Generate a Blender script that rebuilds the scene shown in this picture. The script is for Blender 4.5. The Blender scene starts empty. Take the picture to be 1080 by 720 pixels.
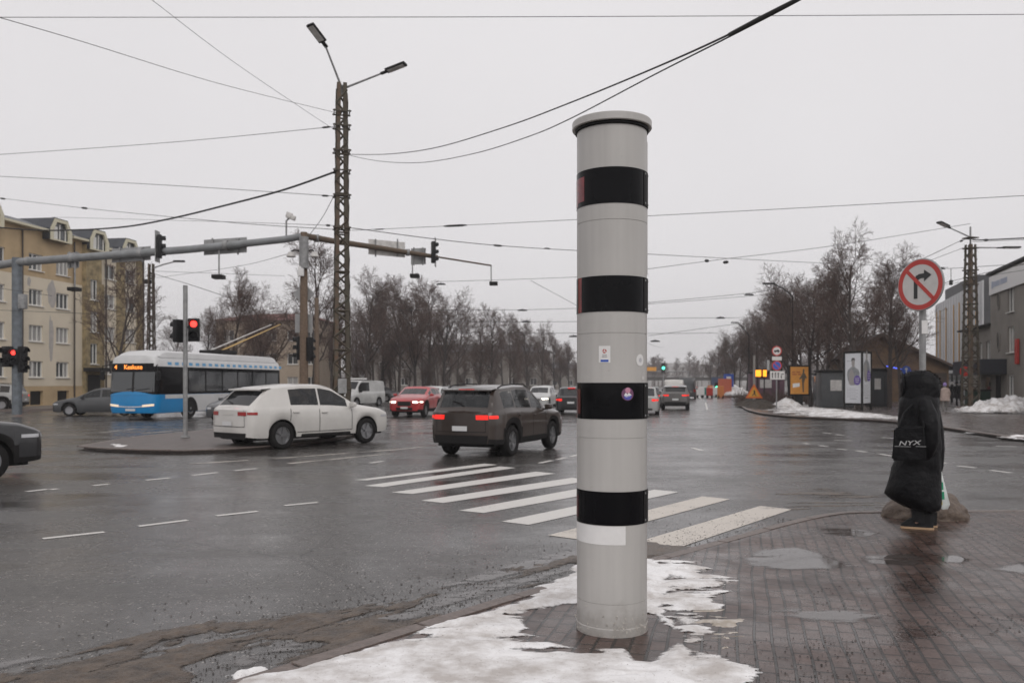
import bpy, bmesh, math, random
import numpy as np
from mathutils import Vector, Matrix
R = math.radians
random.seed(7)
S = bpy.context.scene
COL = S.collection
# ------------------------------------------------------------------ camera, sky, sun, exposure
F = 880.0; HZ = 404.0; EYE = 1.7          # focal length in photo pixels, horizon row, eye height above the road
cam = bpy.data.cameras.new('camera'); camo = bpy.data.objects.new('camera', cam); COL.objects.link(camo)
camo.location = (0, 0, EYE); camo.rotation_euler = (R(90), 0, 0)
cam.sensor_width = 36; cam.lens = 36*F/1080; cam.shift_y = (HZ-360)/1080
cam.clip_start = .1; cam.clip_end = 4000
cam.dof.use_dof = True; cam.dof.focus_distance = 5.6; cam.dof.aperture_fstop = 3.5
S.camera = camo
w = bpy.data.worlds.new('World'); S.world = w; w.use_nodes = True
nt = w.node_tree; bg = nt.nodes['Background']
sky = nt.nodes.new('ShaderNodeTexSky'); sky.sky_type = 'NISHITA'; sky.sun_disc = False
sky.sun_elevation = R(38); sky.sun_rotation = R(200)
hs = nt.nodes.new('ShaderNodeHueSaturation'); hs.inputs['Saturation'].default_value = .25; hs.inputs['Value'].default_value = .5
mx = nt.nodes.new('ShaderNodeMix'); mx.data_type = 'RGBA'; mx.inputs[0].default_value = .88
nt.links.new(sky.outputs[0], hs.inputs['Color']); nt.links.new(hs.outputs[0], mx.inputs[6])
# cloud deck: even grey, very soft large patches
tc = nt.nodes.new('ShaderNodeTexCoord'); nz = nt.nodes.new('ShaderNodeTexNoise'); nz.inputs['Scale'].default_value = 1.6; nz.inputs['Detail'].default_value = 3
cr = nt.nodes.new('ShaderNodeValToRGB'); cr.color_ramp.elements[0].position = .3; cr.color_ramp.elements[1].position = .75
cr.color_ramp.elements[0].color = (6.3, 6.1, 6.22, 1); cr.color_ramp.elements[1].color = (6.9, 6.72, 6.82, 1)
nt.links.new(tc.outputs['Generated'], nz.inputs['Vector']); nt.links.new(nz.outputs[0], cr.inputs[0]); nt.links.new(cr.outputs[0], mx.inputs[7])
nt.links.new(mx.outputs[2], bg.inputs[0]); bg.inputs[1].default_value = .133
sl = bpy.data.lights.new('sun', 'SUN'); sl.energy = .9; sl.angle = R(40); sl.color = (1, .97, .93)
so = bpy.data.objects.new('sun', sl); COL.objects.link(so); so.rotation_euler = (R(52), 0, R(200-180+0))
S.view_settings.view_transform = 'Standard'; S.view_settings.look = 'None'; S.view_settings.gamma = 1; S.view_settings.exposure = 0
# ------------------------------------------------------------------ helpers
def gp(px, py, z=0.):
    Y = F*(EYE-z)/(py-HZ); return Vector(((px-540)/F*Y, Y, z))
def at(px, py, Y): return Vector(((px-540)/F*Y, Y, EYE+(HZ-py)/F*Y))
def hashn(ix, iy, s):
    n = (ix*374761393 + iy*668265263 + s*1274126177) & 0x7fffffff
    n = ((n ^ (n >> 13))*1274126177) & 0x7fffffff
    return ((n ^ (n >> 16)) & 0xffff)/65535.
def vnoise(x, y, s=0):
    x = np.asarray(x, float); y = np.asarray(y, float)
    ix = np.floor(x).astype(np.int64); iy = np.floor(y).astype(np.int64); fx = x-ix; fy = y-iy
    fx = fx*fx*(3-2*fx); fy = fy*fy*(3-2*fy)
    a = hashn(ix, iy, s); b = hashn(ix+1, iy, s); c = hashn(ix, iy+1, s); d = hashn(ix+1, iy+1, s)
    return (a+(b-a)*fx)*(1-fy)+(c+(d-c)*fx)*fy
def fbm(x, y, o=4, s=0):
    r = 0; a = .5; t = 0
    for k in range(o): r = r+a*vnoise(x*2**k, y*2**k, s+k*17); t += a; a *= .5
    return r/t*2-1
def sdist(poly, x, y):
    d = np.full(x.shape, 1e9); ins = np.zeros(x.shape, bool); n = len(poly)
    for i in range(n):
        x0, y0 = poly[i][:2]; x1, y1 = poly[(i+1) % n][:2]
        ex, ey = x1-x0, y1-y0; L = ex*ex+ey*ey+1e-12
        t = np.clip(((x-x0)*ex+(y-y0)*ey)/L, 0, 1)
        d = np.minimum(d, np.hypot(x-x0-t*ex, y-y0-t*ey))
        c = ((y0 > y) != (y1 > y)); ins ^= c & (x < ex*(y-y0)/(ey if abs(ey) > 1e-12 else 1e-12)+x0)
    return np.where(ins, d, -d)

def node(nt, t, **k):
    n = nt.nodes.new(t)
    for a, b in k.items():
        if a in n.inputs: n.inputs[a].default_value = b
        else: setattr(n, a, b)
    return n
def rgb(c): return (c[0], c[1], c[2], 1)
def mat(name, col, rough=.6, metal=0, spec=.5, vary=None, bump=None, col2=None, emit=None, coat=0, rvar=0):
    """procedural principled; vary=(scale, amount) brightness noise, col2 mixes by noise, bump=(scale, strength)"""
    m = bpy.data.materials.new(name); m.use_nodes = True; nt = m.node_tree; b = nt.nodes['Principled BSDF']
    b.inputs['Base Color'].default_value = rgb(col); b.inputs['Roughness'].default_value = rough; b.inputs['Metallic'].default_value = metal
    b.inputs['Specular IOR Level'].default_value = spec; b.inputs['Coat Weight'].default_value = coat; b.inputs['Coat Roughness'].default_value = .08
    if emit: b.inputs['Emission Color'].default_value = rgb(col); b.inputs['Emission Strength'].default_value = emit
    tc = node(nt, 'ShaderNodeTexCoord')
    if vary:
        n = node(nt, 'ShaderNodeTexNoise', Scale=vary[0], Detail=6., Roughness=.65); nt.links.new(tc.outputs['Object'], n.inputs['Vector'])
        r = node(nt, 'ShaderNodeMapRange'); r.inputs[1].default_value = .3; r.inputs[2].default_value = .7
        nt.links.new(n.outputs[0], r.inputs[0])
        mxn = node(nt, 'ShaderNodeMix', data_type='RGBA')
        c2 = col2 or tuple(c*(1-vary[1]) for c in col)
        mxn.inputs[6].default_value = rgb(col if col2 else tuple(min(1, c*(1+vary[1]*.5)) for c in col)); mxn.inputs[7].default_value = rgb(c2)
        nt.links.new(r.outputs[0], mxn.inputs[0]); nt.links.new(mxn.outputs[2], b.inputs['Base Color'])
        if rvar:
            q = node(nt, 'ShaderNodeMapRange'); q.inputs[3].default_value = max(.02, rough-rvar); q.inputs[4].default_value = min(1, rough+rvar)
            nt.links.new(n.outputs[0], q.inputs[0]); nt.links.new(q.outputs[0], b.inputs['Roughness'])
    if bump:
        n2 = node(nt, 'ShaderNodeTexNoise', Scale=bump[0], Detail=5.); nt.links.new(tc.outputs['Object'], n2.inputs['Vector'])
        bp = node(nt, 'ShaderNodeBump', Strength=bump[1], Distance=.02); nt.links.new(n2.outputs[0], bp.inputs['Height']); nt.links.new(bp.outputs[0], b.inputs['Normal'])
    return m
class MB:
    def __init__(s): s.v = []; s.f = []
    def add(s, vs, fs):
        o = len(s.v); s.v += [tuple(v) for v in vs]; s.f += [tuple(i+o for i in f) for f in fs]; return s
    def quad(s, a, b, c, d): return s.add([a, b, c, d], [(0, 1, 2, 3)])
    def box(s, c, d, M=None):
        vs = [Vector((c[0]+sx*d[0]/2, c[1]+sy*d[1]/2, c[2]+sz*d[2]/2)) for sx in (-1, 1) for sy in (-1, 1) for sz in (-1, 1)]
        if M is not None: vs = [M @ v for v in vs]
        return s.add(vs, [(0, 1, 3, 2), (4, 6, 7, 5), (0, 4, 5, 1), (2, 3, 7, 6), (0, 2, 6, 4), (1, 5, 7, 3)])
    def bbox(s, c, d, r=.02, M=None):           # box with bevelled edges
        bm = bmesh.new(); bmesh.ops.create_cube(bm, size=1)
        for v in bm.verts: v.co = Vector((v.co.x*d[0], v.co.y*d[1], v.co.z*d[2]))
        bmesh.ops.bevel(bm, geom=bm.edges[:], offset=min(r, min(d)*.45), segments=2, affect='EDGES', profile=.6)
        vs = [v.co+Vector(c) for v in bm.verts]
        if M is not None: vs = [M @ v for v in vs]
        s.add(vs, [tuple(v.index for v in f.verts) for f in bm.faces]); bm.free(); return s
    def tube(s, pts, r, n=8, cap=True, flat=None):
        pts = [Vector(p) for p in pts]; m = len(pts); rs = r if isinstance(r, (list, tuple)) else [r]*m
        vs = []; prev = None
        for i, p in enumerate(pts):
            t = (pts[min(i+1, m-1)]-pts[max(i-1, 0)]).normalized()
            if prev is None:
                a = Vector((0, 0, 1)) if abs(t.z) < .9 else Vector((1, 0, 0)); u = t.cross(a).normalized()
            else: u = (prev-t*prev.dot(t)).normalized()
            prev = u; v = t.cross(u)
            for k in range(n):
                a = 2*math.pi*k/n; vs.append(p+(u*math.cos(a)+v*math.sin(a))*rs[i])
        fs = [(i*n+k, i*n+(k+1) % n, (i+1)*n+(k+1) % n, (i+1)*n+k) for i in range(m-1) for k in range(n)]
        if cap: fs += [tuple(range(n))[::-1], tuple((m-1)*n+k for k in range(n))]
        return s.add(vs, fs)
    def lathe(s, prof, c=(0, 0, 0), n=32, axis='z', cap=True):
        vs = []
        for (r, h) in prof:
            for k in range(n):
                a = 2*math.pi*k/n; x, y = r*math.cos(a), r*math.sin(a)
                p = (x, y, h) if axis == 'z' else ((x, h, y) if axis == 'y' else (h, x, y))
                vs.append((p[0]+c[0], p[1]+c[1], p[2]+c[2]))
        m = len(prof); fs = [(i*n+k, i*n+(k+1) % n, (i+1)*n+(k+1) % n, (i+1)*n+k) for i in range(m-1) for k in range(n)]
        if cap: fs += [tuple(range(n))[::-1], tuple((m-1)*n+k for k in range(n))]
        return s.add(vs, fs)
    def prism(s, poly, h0, h1, M=None):         # polygon in local xy extruded along z
        n = len(poly); vs = [Vector((p[0], p[1], h0)) for p in poly]+[Vector((p[0], p[1], h1)) for p in poly]
        if M is not None: vs = [M @ v for v in vs]
        return s.add(vs, [tuple(range(n))[::-1], tuple(range(n, 2*n))]+[(i, (i+1) % n, n+(i+1) % n, n+i) for i in range(n)])
    def grid(s, P, close=False):
        m, n = len(P), len(P[0]); vs = [q for row in P for q in row]
        fs = [(i*n+k, i*n+k+1, (i+1)*n+k+1, (i+1)*n+k) for i in range(m-1) for k in range(n-1)]
        if close: fs += [(i*n+n-1, i*n, (i+1)*n, (i+1)*n+n-1) for i in range(m-1)]
        return s.add(vs, fs)
    def build(s, name, m, parent=None, smooth=False, recalc=True, angle=40):
        me = bpy.data.meshes.new(name); me.from_pydata(s.v, [], s.f)
        if recalc:
            bm = bmesh.new(); bm.from_mesh(me); bmesh.ops.recalc_face_normals(bm, faces=bm.faces[:])
            if smooth:
                for e in bm.edges:
                    if len(e.link_faces) == 2 and e.calc_face_angle(0) > R(angle): e.smooth = False
            bm.to_mesh(me); bm.free()
        if smooth: me.polygons.foreach_set('use_smooth', [True]*len(me.polygons))
        me.materials.append(m)
        o = bpy.data.objects.new(name, me); COL.objects.link(o)
        if parent: o.parent = parent
        return o
def tag(o, label, cat, group=None, kind=None):
    if label: o['label'] = label
    if cat: o['category'] = cat
    if group: o['group'] = group
    if kind: o['kind'] = kind
    return o
def thing(name, label, cat, loc=(0, 0, 0), rz=0., group=None, scale=1.):
    o = bpy.data.objects.new(name, None); COL.objects.link(o); o.location = loc; o.rotation_euler = (0, 0, rz); o.scale = (scale,)*3
    o.empty_display_size = .1
    return tag(o, label, cat, group)
def copy_tree(o, parent=None, kids=None):
    if kids is None:
        kids = {}
        for x in bpy.data.objects:
            if x.parent: kids.setdefault(x.parent.name, []).append(x)
    c = o.copy(); COL.objects.link(c)
    if parent: c.parent = parent
    for ch in kids.get(o.name, []): copy_tree(ch, c, kids)
    return c
def struct(o): o['kind'] = 'structure'; return o
def text_mb(txt, size, bold=0., shear=0.):
    cu = bpy.data.curves.new('t', 'FONT'); cu.body = txt; cu.size = size; cu.align_x = 'CENTER'; cu.align_y = 'CENTER'; cu.offset = bold; cu.shear = shear
    cu.extrude = .0008; o = bpy.data.objects.new('t', cu); COL.objects.link(o)
    dg = bpy.context.evaluated_depsgraph_get(); me = bpy.data.meshes.new_from_object(o.evaluated_get(dg))
    mb = MB(); mb.add([v.co.copy() for v in me.vertices], [tuple(p.vertices) for p in me.polygons])
    bpy.data.objects.remove(o); bpy.data.curves.remove(cu); bpy.data.meshes.remove(me); return mb
def xf(mb, M): mb.v = [tuple(M @ Vector(v)) for v in mb.v]; return mb
def frame(o, n, up=(0, 0, 1)):                  # matrix: local x right, y up, z = n (towards viewer)
    n = Vector(n).normalized(); up = Vector(up); x = up.cross(n).normalized(); y = n.cross(x)
    return Matrix(((x.x, y.x, n.x, o[0]), (x.y, y.y, n.y, o[1]), (x.z, y.z, n.z, o[2]), (0, 0, 0, 1)))
def skin(name, chains, m, parent, sub=2):       # one continuous surface grown on joints; chains share points by position
    vs = []; rs = []; es = []; idx = {}
    def vid(p, r):
        k = tuple(round(c, 4) for c in p)
        if k not in idx: idx[k] = len(vs); vs.append(p); rs.append(r)
        return idx[k]
    for ch in chains:
        last = None
        for p, r in ch:
            i = vid(p, r)
            if last is not None and last != i: es.append((last, i))
            last = i
    me = bpy.data.meshes.new(name); me.from_pydata(vs, es, []); o = bpy.data.objects.new(name, me); COL.objects.link(o)
    sm = o.modifiers.new('s', 'SKIN')
    if not me.skin_vertices:
        bm = bmesh.new(); bm.from_mesh(me); bm.verts.layers.skin.verify(); bm.to_mesh(me); bm.free()
    for i, sv in enumerate(me.skin_vertices[0].data):
        r = rs[i]; sv.radius = (r, r) if not isinstance(r, tuple) else r
    me.skin_vertices[0].data[0].use_root = True
    o.modifiers.new('u', 'SUBSURF').levels = sub; o.modifiers['u'].render_levels = sub
    dg = bpy.context.evaluated_depsgraph_get(); me2 = bpy.data.meshes.new_from_object(o.evaluated_get(dg)); me2.name = name
    bpy.data.objects.remove(o); me2.materials.clear(); me2.materials.append(m)
    me2.polygons.foreach_set('use_smooth', [True]*len(me2.polygons))
    o = bpy.data.objects.new(name, me2); COL.objects.link(o); o.parent = parent; return o
AV = R(90-12.6)      # heading of the avenue away from us (angle from +x)
NR = R(90-40)        # heading of the near road
# ------------------------------------------------------------------ materials
def road_mat():
    m = bpy.data.materials.new('wet_asphalt'); m.use_nodes = True; nt = m.node_tree; b = nt.nodes['Principled BSDF']; L = nt.links.new
    tc = node(nt, 'ShaderNodeTexCoord'); mp = node(nt, 'ShaderNodeMapping'); mp.inputs['Rotation'].default_value = (0, 0, -R(55)); mp.inputs['Scale'].default_value = (.25, 1.3, 1)
    L(tc.outputs['Object'], mp.inputs[0])
    big = node(nt, 'ShaderNodeTexNoise', Scale=.55, Detail=5., Roughness=.6); L(mp.outputs[0], big.inputs['Vector'])
    iso = node(nt, 'ShaderNodeTexNoise', Scale=.9, Detail=6., Roughness=.65); L(tc.outputs['Object'], iso.inputs['Vector'])
    fine = node(nt, 'ShaderNodeTexNoise', Scale=90., Detail=2.); L(tc.outputs['Object'], fine.inputs['Vector'])
    vor = node(nt, 'ShaderNodeTexVoronoi', Scale=55.); L(tc.outputs['Object'], vor.inputs['Vector'])
    med = node(nt, 'ShaderNodeTexNoise', Scale=9., Detail=6., Roughness=.7); L(tc.outputs['Object'], med.inputs['Vector'])
    cr = node(nt, 'ShaderNodeValToRGB'); e = cr.color_ramp.elements; e[0].position = .36; e[0].color = (.028, .026, .025, 1); e[1].position = .7; e[1].color = (.105, .097, .092, 1)
    add = node(nt, 'ShaderNodeMath', operation='MULTIPLY_ADD'); add.inputs[1].default_value = .45; L(fine.outputs[0], add.inputs[0])
    a2 = node(nt, 'ShaderNodeMath', operation='MULTIPLY'); a2.inputs[1].default_value = .55; L(med.outputs[0], a2.inputs[0]); L(a2.outputs[0], add.inputs[2])
    L(add.outputs[0], cr.inputs[0])
    # pale stones in the surface
    st = node(nt, 'ShaderNodeTexVoronoi', Scale=34.); L(tc.outputs['Object'], st.inputs['Vector'])
    sx = node(nt, 'ShaderNodeSeparateColor'); L(st.outputs['Color'], sx.inputs[0])
    g1 = node(nt, 'ShaderNodeMath', operation='GREATER_THAN'); g1.inputs[1].default_value = .80; L(sx.outputs[0], g1.inputs[0])
    g2 = node(nt, 'ShaderNodeMath', operation='LESS_THAN'); g2.inputs[1].default_value = .3; L(st.outputs['Distance'], g2.inputs[0])
    g3 = node(nt, 'ShaderNodeMath', operation='MULTIPLY'); L(g1.outputs[0], g3.inputs[0]); L(g2.outputs[0], g3.inputs[1])
    mxs = node(nt, 'ShaderNodeMix', data_type='RGBA'); mxs.inputs[7].default_value = (.26, .24, .22, 1); L(g3.outputs[0], mxs.inputs[0]); L(cr.outputs[0], mxs.inputs[6])
    # repair seams and cracks
    ck = node(nt, 'ShaderNodeTexVoronoi', feature='DISTANCE_TO_EDGE', Scale=.22); 
    dm = node(nt, 'ShaderNodeMix', data_type='RGBA'); dm.inputs[0].default_value = .25; L(tc.outputs['Object'], dm.inputs[6]); L(iso.outputs['Color'], dm.inputs[7]); L(dm.outputs[2], ck.inputs['Vector'])
    cl = node(nt, 'ShaderNodeMath', operation='LESS_THAN'); cl.inputs[1].default_value = .0014; L(ck.outputs[0], cl.inputs[0])
    mxc = node(nt, 'ShaderNodeMix', data_type='RGBA'); mxc.inputs[7].default_value = (.012, .011, .011, 1); L(cl.outputs[0], mxc.inputs[0]); L(mxs.outputs[2], mxc.inputs[6])
    L(mxc.outputs[2], b.inputs['Base Color'])
    wet = node(nt, 'ShaderNodeMath', operation='MULTIPLY_ADD'); wet.inputs[1].default_value = .6; L(big.outputs[0], wet.inputs[0])
    w2 = node(nt, 'ShaderNodeMath', operation='MULTIPLY'); w2.inputs[1].default_value = .4; L(iso.outputs[0], w2.inputs[0]); L(w2.outputs[0], wet.inputs[2])
    rr = node(nt, 'ShaderNodeMapRange'); rr.inputs[1].default_value = .36; rr.inputs[2].default_value = .6; rr.inputs[3].default_value = .09; rr.inputs[4].default_value = .34
    L(wet.outputs[0], rr.inputs[0]); L(rr.outputs[0], b.inputs['Roughness'])
    b.inputs['Specular IOR Level'].default_value = .5
    bs = node(nt, 'ShaderNodeMapRange'); bs.inputs[1].default_value = .38; bs.inputs[2].default_value = .6; bs.inputs[3].default_value = .03; bs.inputs[4].default_value = .35; L(wet.outputs[0], bs.inputs[0])
    bp = node(nt, 'ShaderNodeBump', Distance=.008); L(bs.outputs[0], bp.inputs['Strength']); L(vor.outputs[0], bp.inputs['Height'])
    bp2 = node(nt, 'ShaderNodeBump', Distance=.02, Strength=.14); L(med.outputs[0], bp2.inputs['Height']); L(bp.outputs[0], bp2.inputs['Normal']); L(bp2.outputs[0], b.inputs['Normal'])
    return m
def paver_mat(name='wet_pavers', rot=15.5, c1=(.058, .036, .030), c2=(.094, .060, .050), bw=.2, rh=.105):
    m = bpy.data.materials.new(name); m.use_nodes = True; nt = m.node_tree; b = nt.nodes['Principled BSDF']; L = nt.links.new
    tc = node(nt, 'ShaderNodeTexCoord'); mp = node(nt, 'ShaderNodeMapping'); mp.inputs['Rotation'].default_value = (0, 0, R(90+rot)-math.pi)
    wn = node(nt, 'ShaderNodeTexNoise', Scale=.8, Detail=1.); L(tc.outputs['Object'], wn.inputs['Vector'])
    wm = node(nt, 'ShaderNodeVectorMath', operation='MULTIPLY_ADD'); wm.inputs[1].default_value = (.10, .10, 0); L(wn.outputs['Color'], wm.inputs[0]); L(tc.outputs['Object'], wm.inputs[2])
    L(wm.outputs[0], mp.inputs[0])
    br = node(nt, 'ShaderNodeTexBrick', Scale=1.); br.inputs['Brick Width'].default_value = bw; br.inputs['Row Height'].default_value = rh; br.inputs['Mortar Size'].default_value = .0095
    br.inputs['Mortar Smooth'].default_value = .2; br.inputs['Color1'].default_value = rgb(c1); br.inputs['Color2'].default_value = rgb(c2); br.inputs['Mortar'].default_value = (.018, .014, .012, 1)
    br.offset = .5; L(mp.outputs[0], br.inputs['Vector'])
    n1 = node(nt, 'ShaderNodeTexNoise', Scale=1.3, Detail=6., Roughness=.7); L(tc.outputs['Object'], n1.inputs['Vector'])
    n2 = node(nt, 'ShaderNodeTexNoise', Scale=45., Detail=4.); L(tc.outputs['Object'], n2.inputs['Vector'])
    r1 = node(nt, 'ShaderNodeMapRange'); r1.inputs[1].default_value = .3; r1.inputs[2].default_value = .7; r1.inputs[3].default_value = .55; r1.inputs[4].default_value = 1.35; L(n1.outputs[0], r1.inputs[0])
    r2 = node(nt, 'ShaderNodeMapRange'); r2.inputs[1].default_value = .3; r2.inputs[2].default_value = .7; r2.inputs[3].default_value = .75; r2.inputs[4].default_value = 1.25; L(n2.outputs[0], r2.inputs[0])
    mm = node(nt, 'ShaderNodeMath', operation='MULTIPLY'); L(r1.outputs[0], mm.inputs[0]); L(r2.outputs[0], mm.inputs[1])
    vm = node(nt, 'ShaderNodeVectorMath', operation='SCALE'); L(br.outputs['Color'], vm.inputs[0]); L(mm.outputs[0], vm.inputs['Scale']); L(vm.outputs[0], b.inputs['Base Color'])
    n3 = node(nt, 'ShaderNodeTexNoise', Scale=2.2, Detail=5., Roughness=.6); L(tc.outputs['Object'], n3.inputs['Vector'])
    rr = node(nt, 'ShaderNodeMapRange'); rr.inputs[1].default_value = .35; rr.inputs[2].default_value = .65; rr.inputs[3].default_value = .14; rr.inputs[4].default_value = .42; L(n3.outputs[0], rr.inputs[0]); L(rr.outputs[0], b.inputs['Roughness'])
    b1 = node(nt, 'ShaderNodeBump', Strength=1., Distance=.008, invert=True); L(br.outputs['Fac'], b1.inputs['Height'])
    b2 = node(nt, 'ShaderNodeBump', Strength=.35, Distance=.004); L(n2.outputs[0], b2.inputs['Height']); L(b1.outputs[0], b2.inputs['Normal']); L(b2.outputs[0], b.inputs['Normal'])
    return m
def paint_road_mat(name, col, wear=.5):
    m = bpy.data.materials.new(name); m.use_nodes = True; nt = m.node_tree; b = nt.nodes['Principled BSDF']; L = nt.links.new
    tc = node(nt, 'ShaderNodeTexCoord'); n = node(nt, 'ShaderNodeTexNoise', Scale=28., Detail=8., Roughness=.75); L(tc.outputs['Object'], n.inputs['Vector'])
    n2 = node(nt, 'ShaderNodeTexNoise', Scale=1.7, Detail=4.); L(tc.outputs['Object'], n2.inputs['Vector'])
    a = node(nt, 'ShaderNodeMath', operation='MULTIPLY_ADD'); a.inputs[1].default_value = .6; L(n2.outputs[0], a.inputs[0]); L(n.outputs[0], a.inputs[2])
    r = node(nt, 'ShaderNodeMapRange'); r.inputs[1].default_value = wear; r.inputs[2].default_value = wear+.14; L(a.outputs[0], r.inputs[0])
    mxn = node(nt, 'ShaderNodeMix', data_type='RGBA'); mxn.inputs[6].default_value = (.07, .064, .06, 1); mxn.inputs[7].default_value = rgb(col); L(r.outputs[0], mxn.inputs[0]); L(mxn.outputs[2], b.inputs['Base Color'])
    b.inputs['Roughness'].default_value = .45
    bp = node(nt, 'ShaderNodeBump', Strength=.3, Distance=.006); L(n.outputs[0], bp.inputs['Height']); L(bp.outputs[0], b.inputs['Normal'])
    return m
def snow_mat():
    m = bpy.data.materials.new('old_snow'); m.use_nodes = True; nt = m.node_tree; b = nt.nodes['Principled BSDF']; L = nt.links.new
    tc = node(nt, 'ShaderNodeTexCoord')
    n = node(nt, 'ShaderNodeTexNoise', Scale=3.2, Detail=7., Roughness=.65); L(tc.outputs['Object'], n.inputs['Vector'])
    cr = node(nt, 'ShaderNodeValToRGB'); e = cr.color_ramp.elements; e[0].position = .36; e[0].color = (.50, .465, .44, 1); e[1].position = .58; e[1].color = (.86, .85, .85, 1); L(n.outputs[0], cr.inputs[0])
    g = node(nt, 'ShaderNodeTexNoise', Scale=70., Detail=3., Roughness=.6); L(tc.outputs['Object'], g.inputs['Vector'])
    gr = node(nt, 'ShaderNodeMapRange'); gr.inputs[1].default_value = .64; gr.inputs[2].default_value = .72; L(g.outputs[0], gr.inputs[0])
    mxn = node(nt, 'ShaderNodeMix', data_type='RGBA'); mxn.inputs[7].default_value = (.18, .14, .11, 1); L(gr.outputs[0], mxn.inputs[0]); L(cr.outputs[0], mxn.inputs[6]); L(mxn.outputs[2], b.inputs['Base Color'])
    b.inputs['Roughness'].default_value = .55; b.inputs['Specular IOR Level'].default_value = .3
    b.inputs['Subsurface Weight'].default_value = .0
    bp = node(nt, 'ShaderNodeBump', Strength=.5, Distance=.02); L(n.outputs[0], bp.inputs['Height'])
    bp2 = node(nt, 'ShaderNodeBump', Strength=.4, Distance=.006); L(g.outputs[0], bp2.inputs['Height']); L(bp.outputs[0], bp2.inputs['Normal']); L(bp2.outputs[0], b.inputs['Normal'])
    return m
def edge_alpha(m, gain=1.8, namt=1.3, scale=9., amax=1., off=-.15):
    # thin margins let what lies below show through; 'edge' is the film thickness stored on the mesh
    nt = m.node_tree; b = nt.nodes['Principled BSDF']; L = nt.links.new
    at_ = node(nt, 'ShaderNodeAttribute', attribute_name='edge'); tc = node(nt, 'ShaderNodeTexCoord'); n = node(nt, 'ShaderNodeTexNoise', Scale=scale, Detail=6., Roughness=.7); L(tc.outputs['Object'], n.inputs['Vector'])
    a = node(nt, 'ShaderNodeMath', operation='MULTIPLY_ADD'); a.inputs[1].default_value = gain; a.inputs[2].default_value = off-namt*.5; L(at_.outputs['Fac'], a.inputs[0])
    c = node(nt, 'ShaderNodeMath', operation='MULTIPLY_ADD'); c.inputs[1].default_value = namt; L(n.outputs[0], c.inputs[0]); L(a.outputs[0], c.inputs[2])
    r = node(nt, 'ShaderNodeMapRange'); r.inputs[1].default_value = 0; r.inputs[2].default_value = .5; r.inputs[4].default_value = amax; L(c.outputs[0], r.inputs[0]); L(r.outputs[0], b.inputs['Alpha']); return m
M = {}
M['road'] = road_mat(); M['paver'] = paver_mat(); M['paver_far'] = paver_mat('far_pavers', 10, (.06, .045, .04), (.09, .07, .062), .6, .3)
M['line'] = paint_road_mat('road_paint', (.62, .60, .57), .5); M['line_worn'] = paint_road_mat('worn_road_paint', (.55, .5, .45), .72)
M['snow'] = snow_mat()
M['mud'] = mat('gutter_mud', (.042, .031, .024), .38, vary=(7, .5), col2=(.15, .113, .085), bump=(45, 1.), rvar=.25)
M['water'] = mat('puddle_water', (.10, .086, .08), .03, spec=.9, vary=(2, .3), bump=(3, .01))
edge_alpha(M['snow'], 2.6, 2.1, 17.); edge_alpha(M['mud'], 2.1, 1.5, 8., 1., -.05); edge_alpha(M['water'], 1.2, .5, 5., .8, .05)
M['kerb'] = mat('kerb_concrete', (.17, .135, .12), .45, vary=(20, .35), bump=(50, .4))
M['earth'] = mat('winter_earth', (.09, .075, .055), .9, vary=(.25, .4), col2=(.2, .18, .16), bump=(1.2, .6))
M['stone'] = mat('boulder_granite', (.16, .12, .09), .6, vary=(16, .5), col2=(.075, .055, .045), bump=(25, .9))
M['grey_paint'] = mat('grey_coated_steel', (.46, .44, .42), .42, vary=(1.2, .07), bump=(160, .04), rvar=.08)
M['grey_light'] = mat('light_grey_rim', (.5, .48, .46), .45, vary=(9, .1))
M['black_glass'] = mat('black_lens_glass', (.004, .004, .005), .08, spec=.14, vary=(3, .3))
M['red_lens'] = mat('dark_red_panel', (.20, .018, .024), .2, vary=(9, .5))
M['red_dim'] = mat('dim_red_panel', (.09, .008, .01), .2)
M['white'] = mat('white_plastic', (.74, .73, .72), .4, vary=(8, .08))
M['white_dirty'] = mat('dirty_white', (.62, .6, .58), .5, vary=(4, .3))
M['galv'] = mat('galvanised_steel', (.30, .30, .30), .5, metal=.35, vary=(6, .35), bump=(40, .1))
M['rust'] = mat('rusty_steel', (.13, .075, .048), .8, vary=(5, .5), col2=(.085, .08, .06), bump=(40, .3))
M['mast'] = mat('old_painted_lattice_steel', (.07, .068, .048), .75, vary=(2.2, .5), col2=(.065, .042, .03), bump=(40, .3))
M['wood'] = mat('weathered_wood_pole', (.17, .12, .085), .85, vary=(12, .4), bump=(30, .5))
M['black'] = mat('black_plastic', (.012, .012, .013), .45, spec=.2, vary=(10, .3))
M['cable'] = mat('cable_rubber', (.02, .02, .02), .7)
M['wire'] = mat('contact_wire', (.06, .055, .055), .6, metal=.3)
M['signback'] = mat('aluminium_sign_back', (.34, .34, .34), .5, metal=.3, vary=(3, .2))
M['red_lamp'] = mat('red_signal_lit', (1, .04, .03), .4, emit=3.)
M['green_lamp'] = mat('green_signal_lit', (.1, 1, .6), .4, emit=2.5)
M['amber_lamp'] = mat('amber_lamp_lit', (1, .32, .02), .4, emit=2.)
M['tail_lit'] = mat('tail_lamp_lit', (.9, .02, .012), .3, emit=.75)
M['tail'] = mat('tail_lamp_red', (.30, .012, .012), .2, emit=None)
M['head_lit'] = mat('head_lamp_lit', (1, .93, .8), .2, emit=3.)
M['head'] = mat('head_lamp_glass', (.5, .5, .52), .1, spec=.8)
M['glass'] = mat('car_window_glass', (.012, .014, .016), .04, spec=.6); M['glass'].node_tree.nodes['Principled BSDF'].inputs['Alpha'].default_value = .74
M['plate'] = mat('number_plate', (.62, .62, .62), .4)
M['tyre'] = mat('tyre_rubber', (.018, .017, .017), .8, spec=.15, bump=(60, .2))
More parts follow.
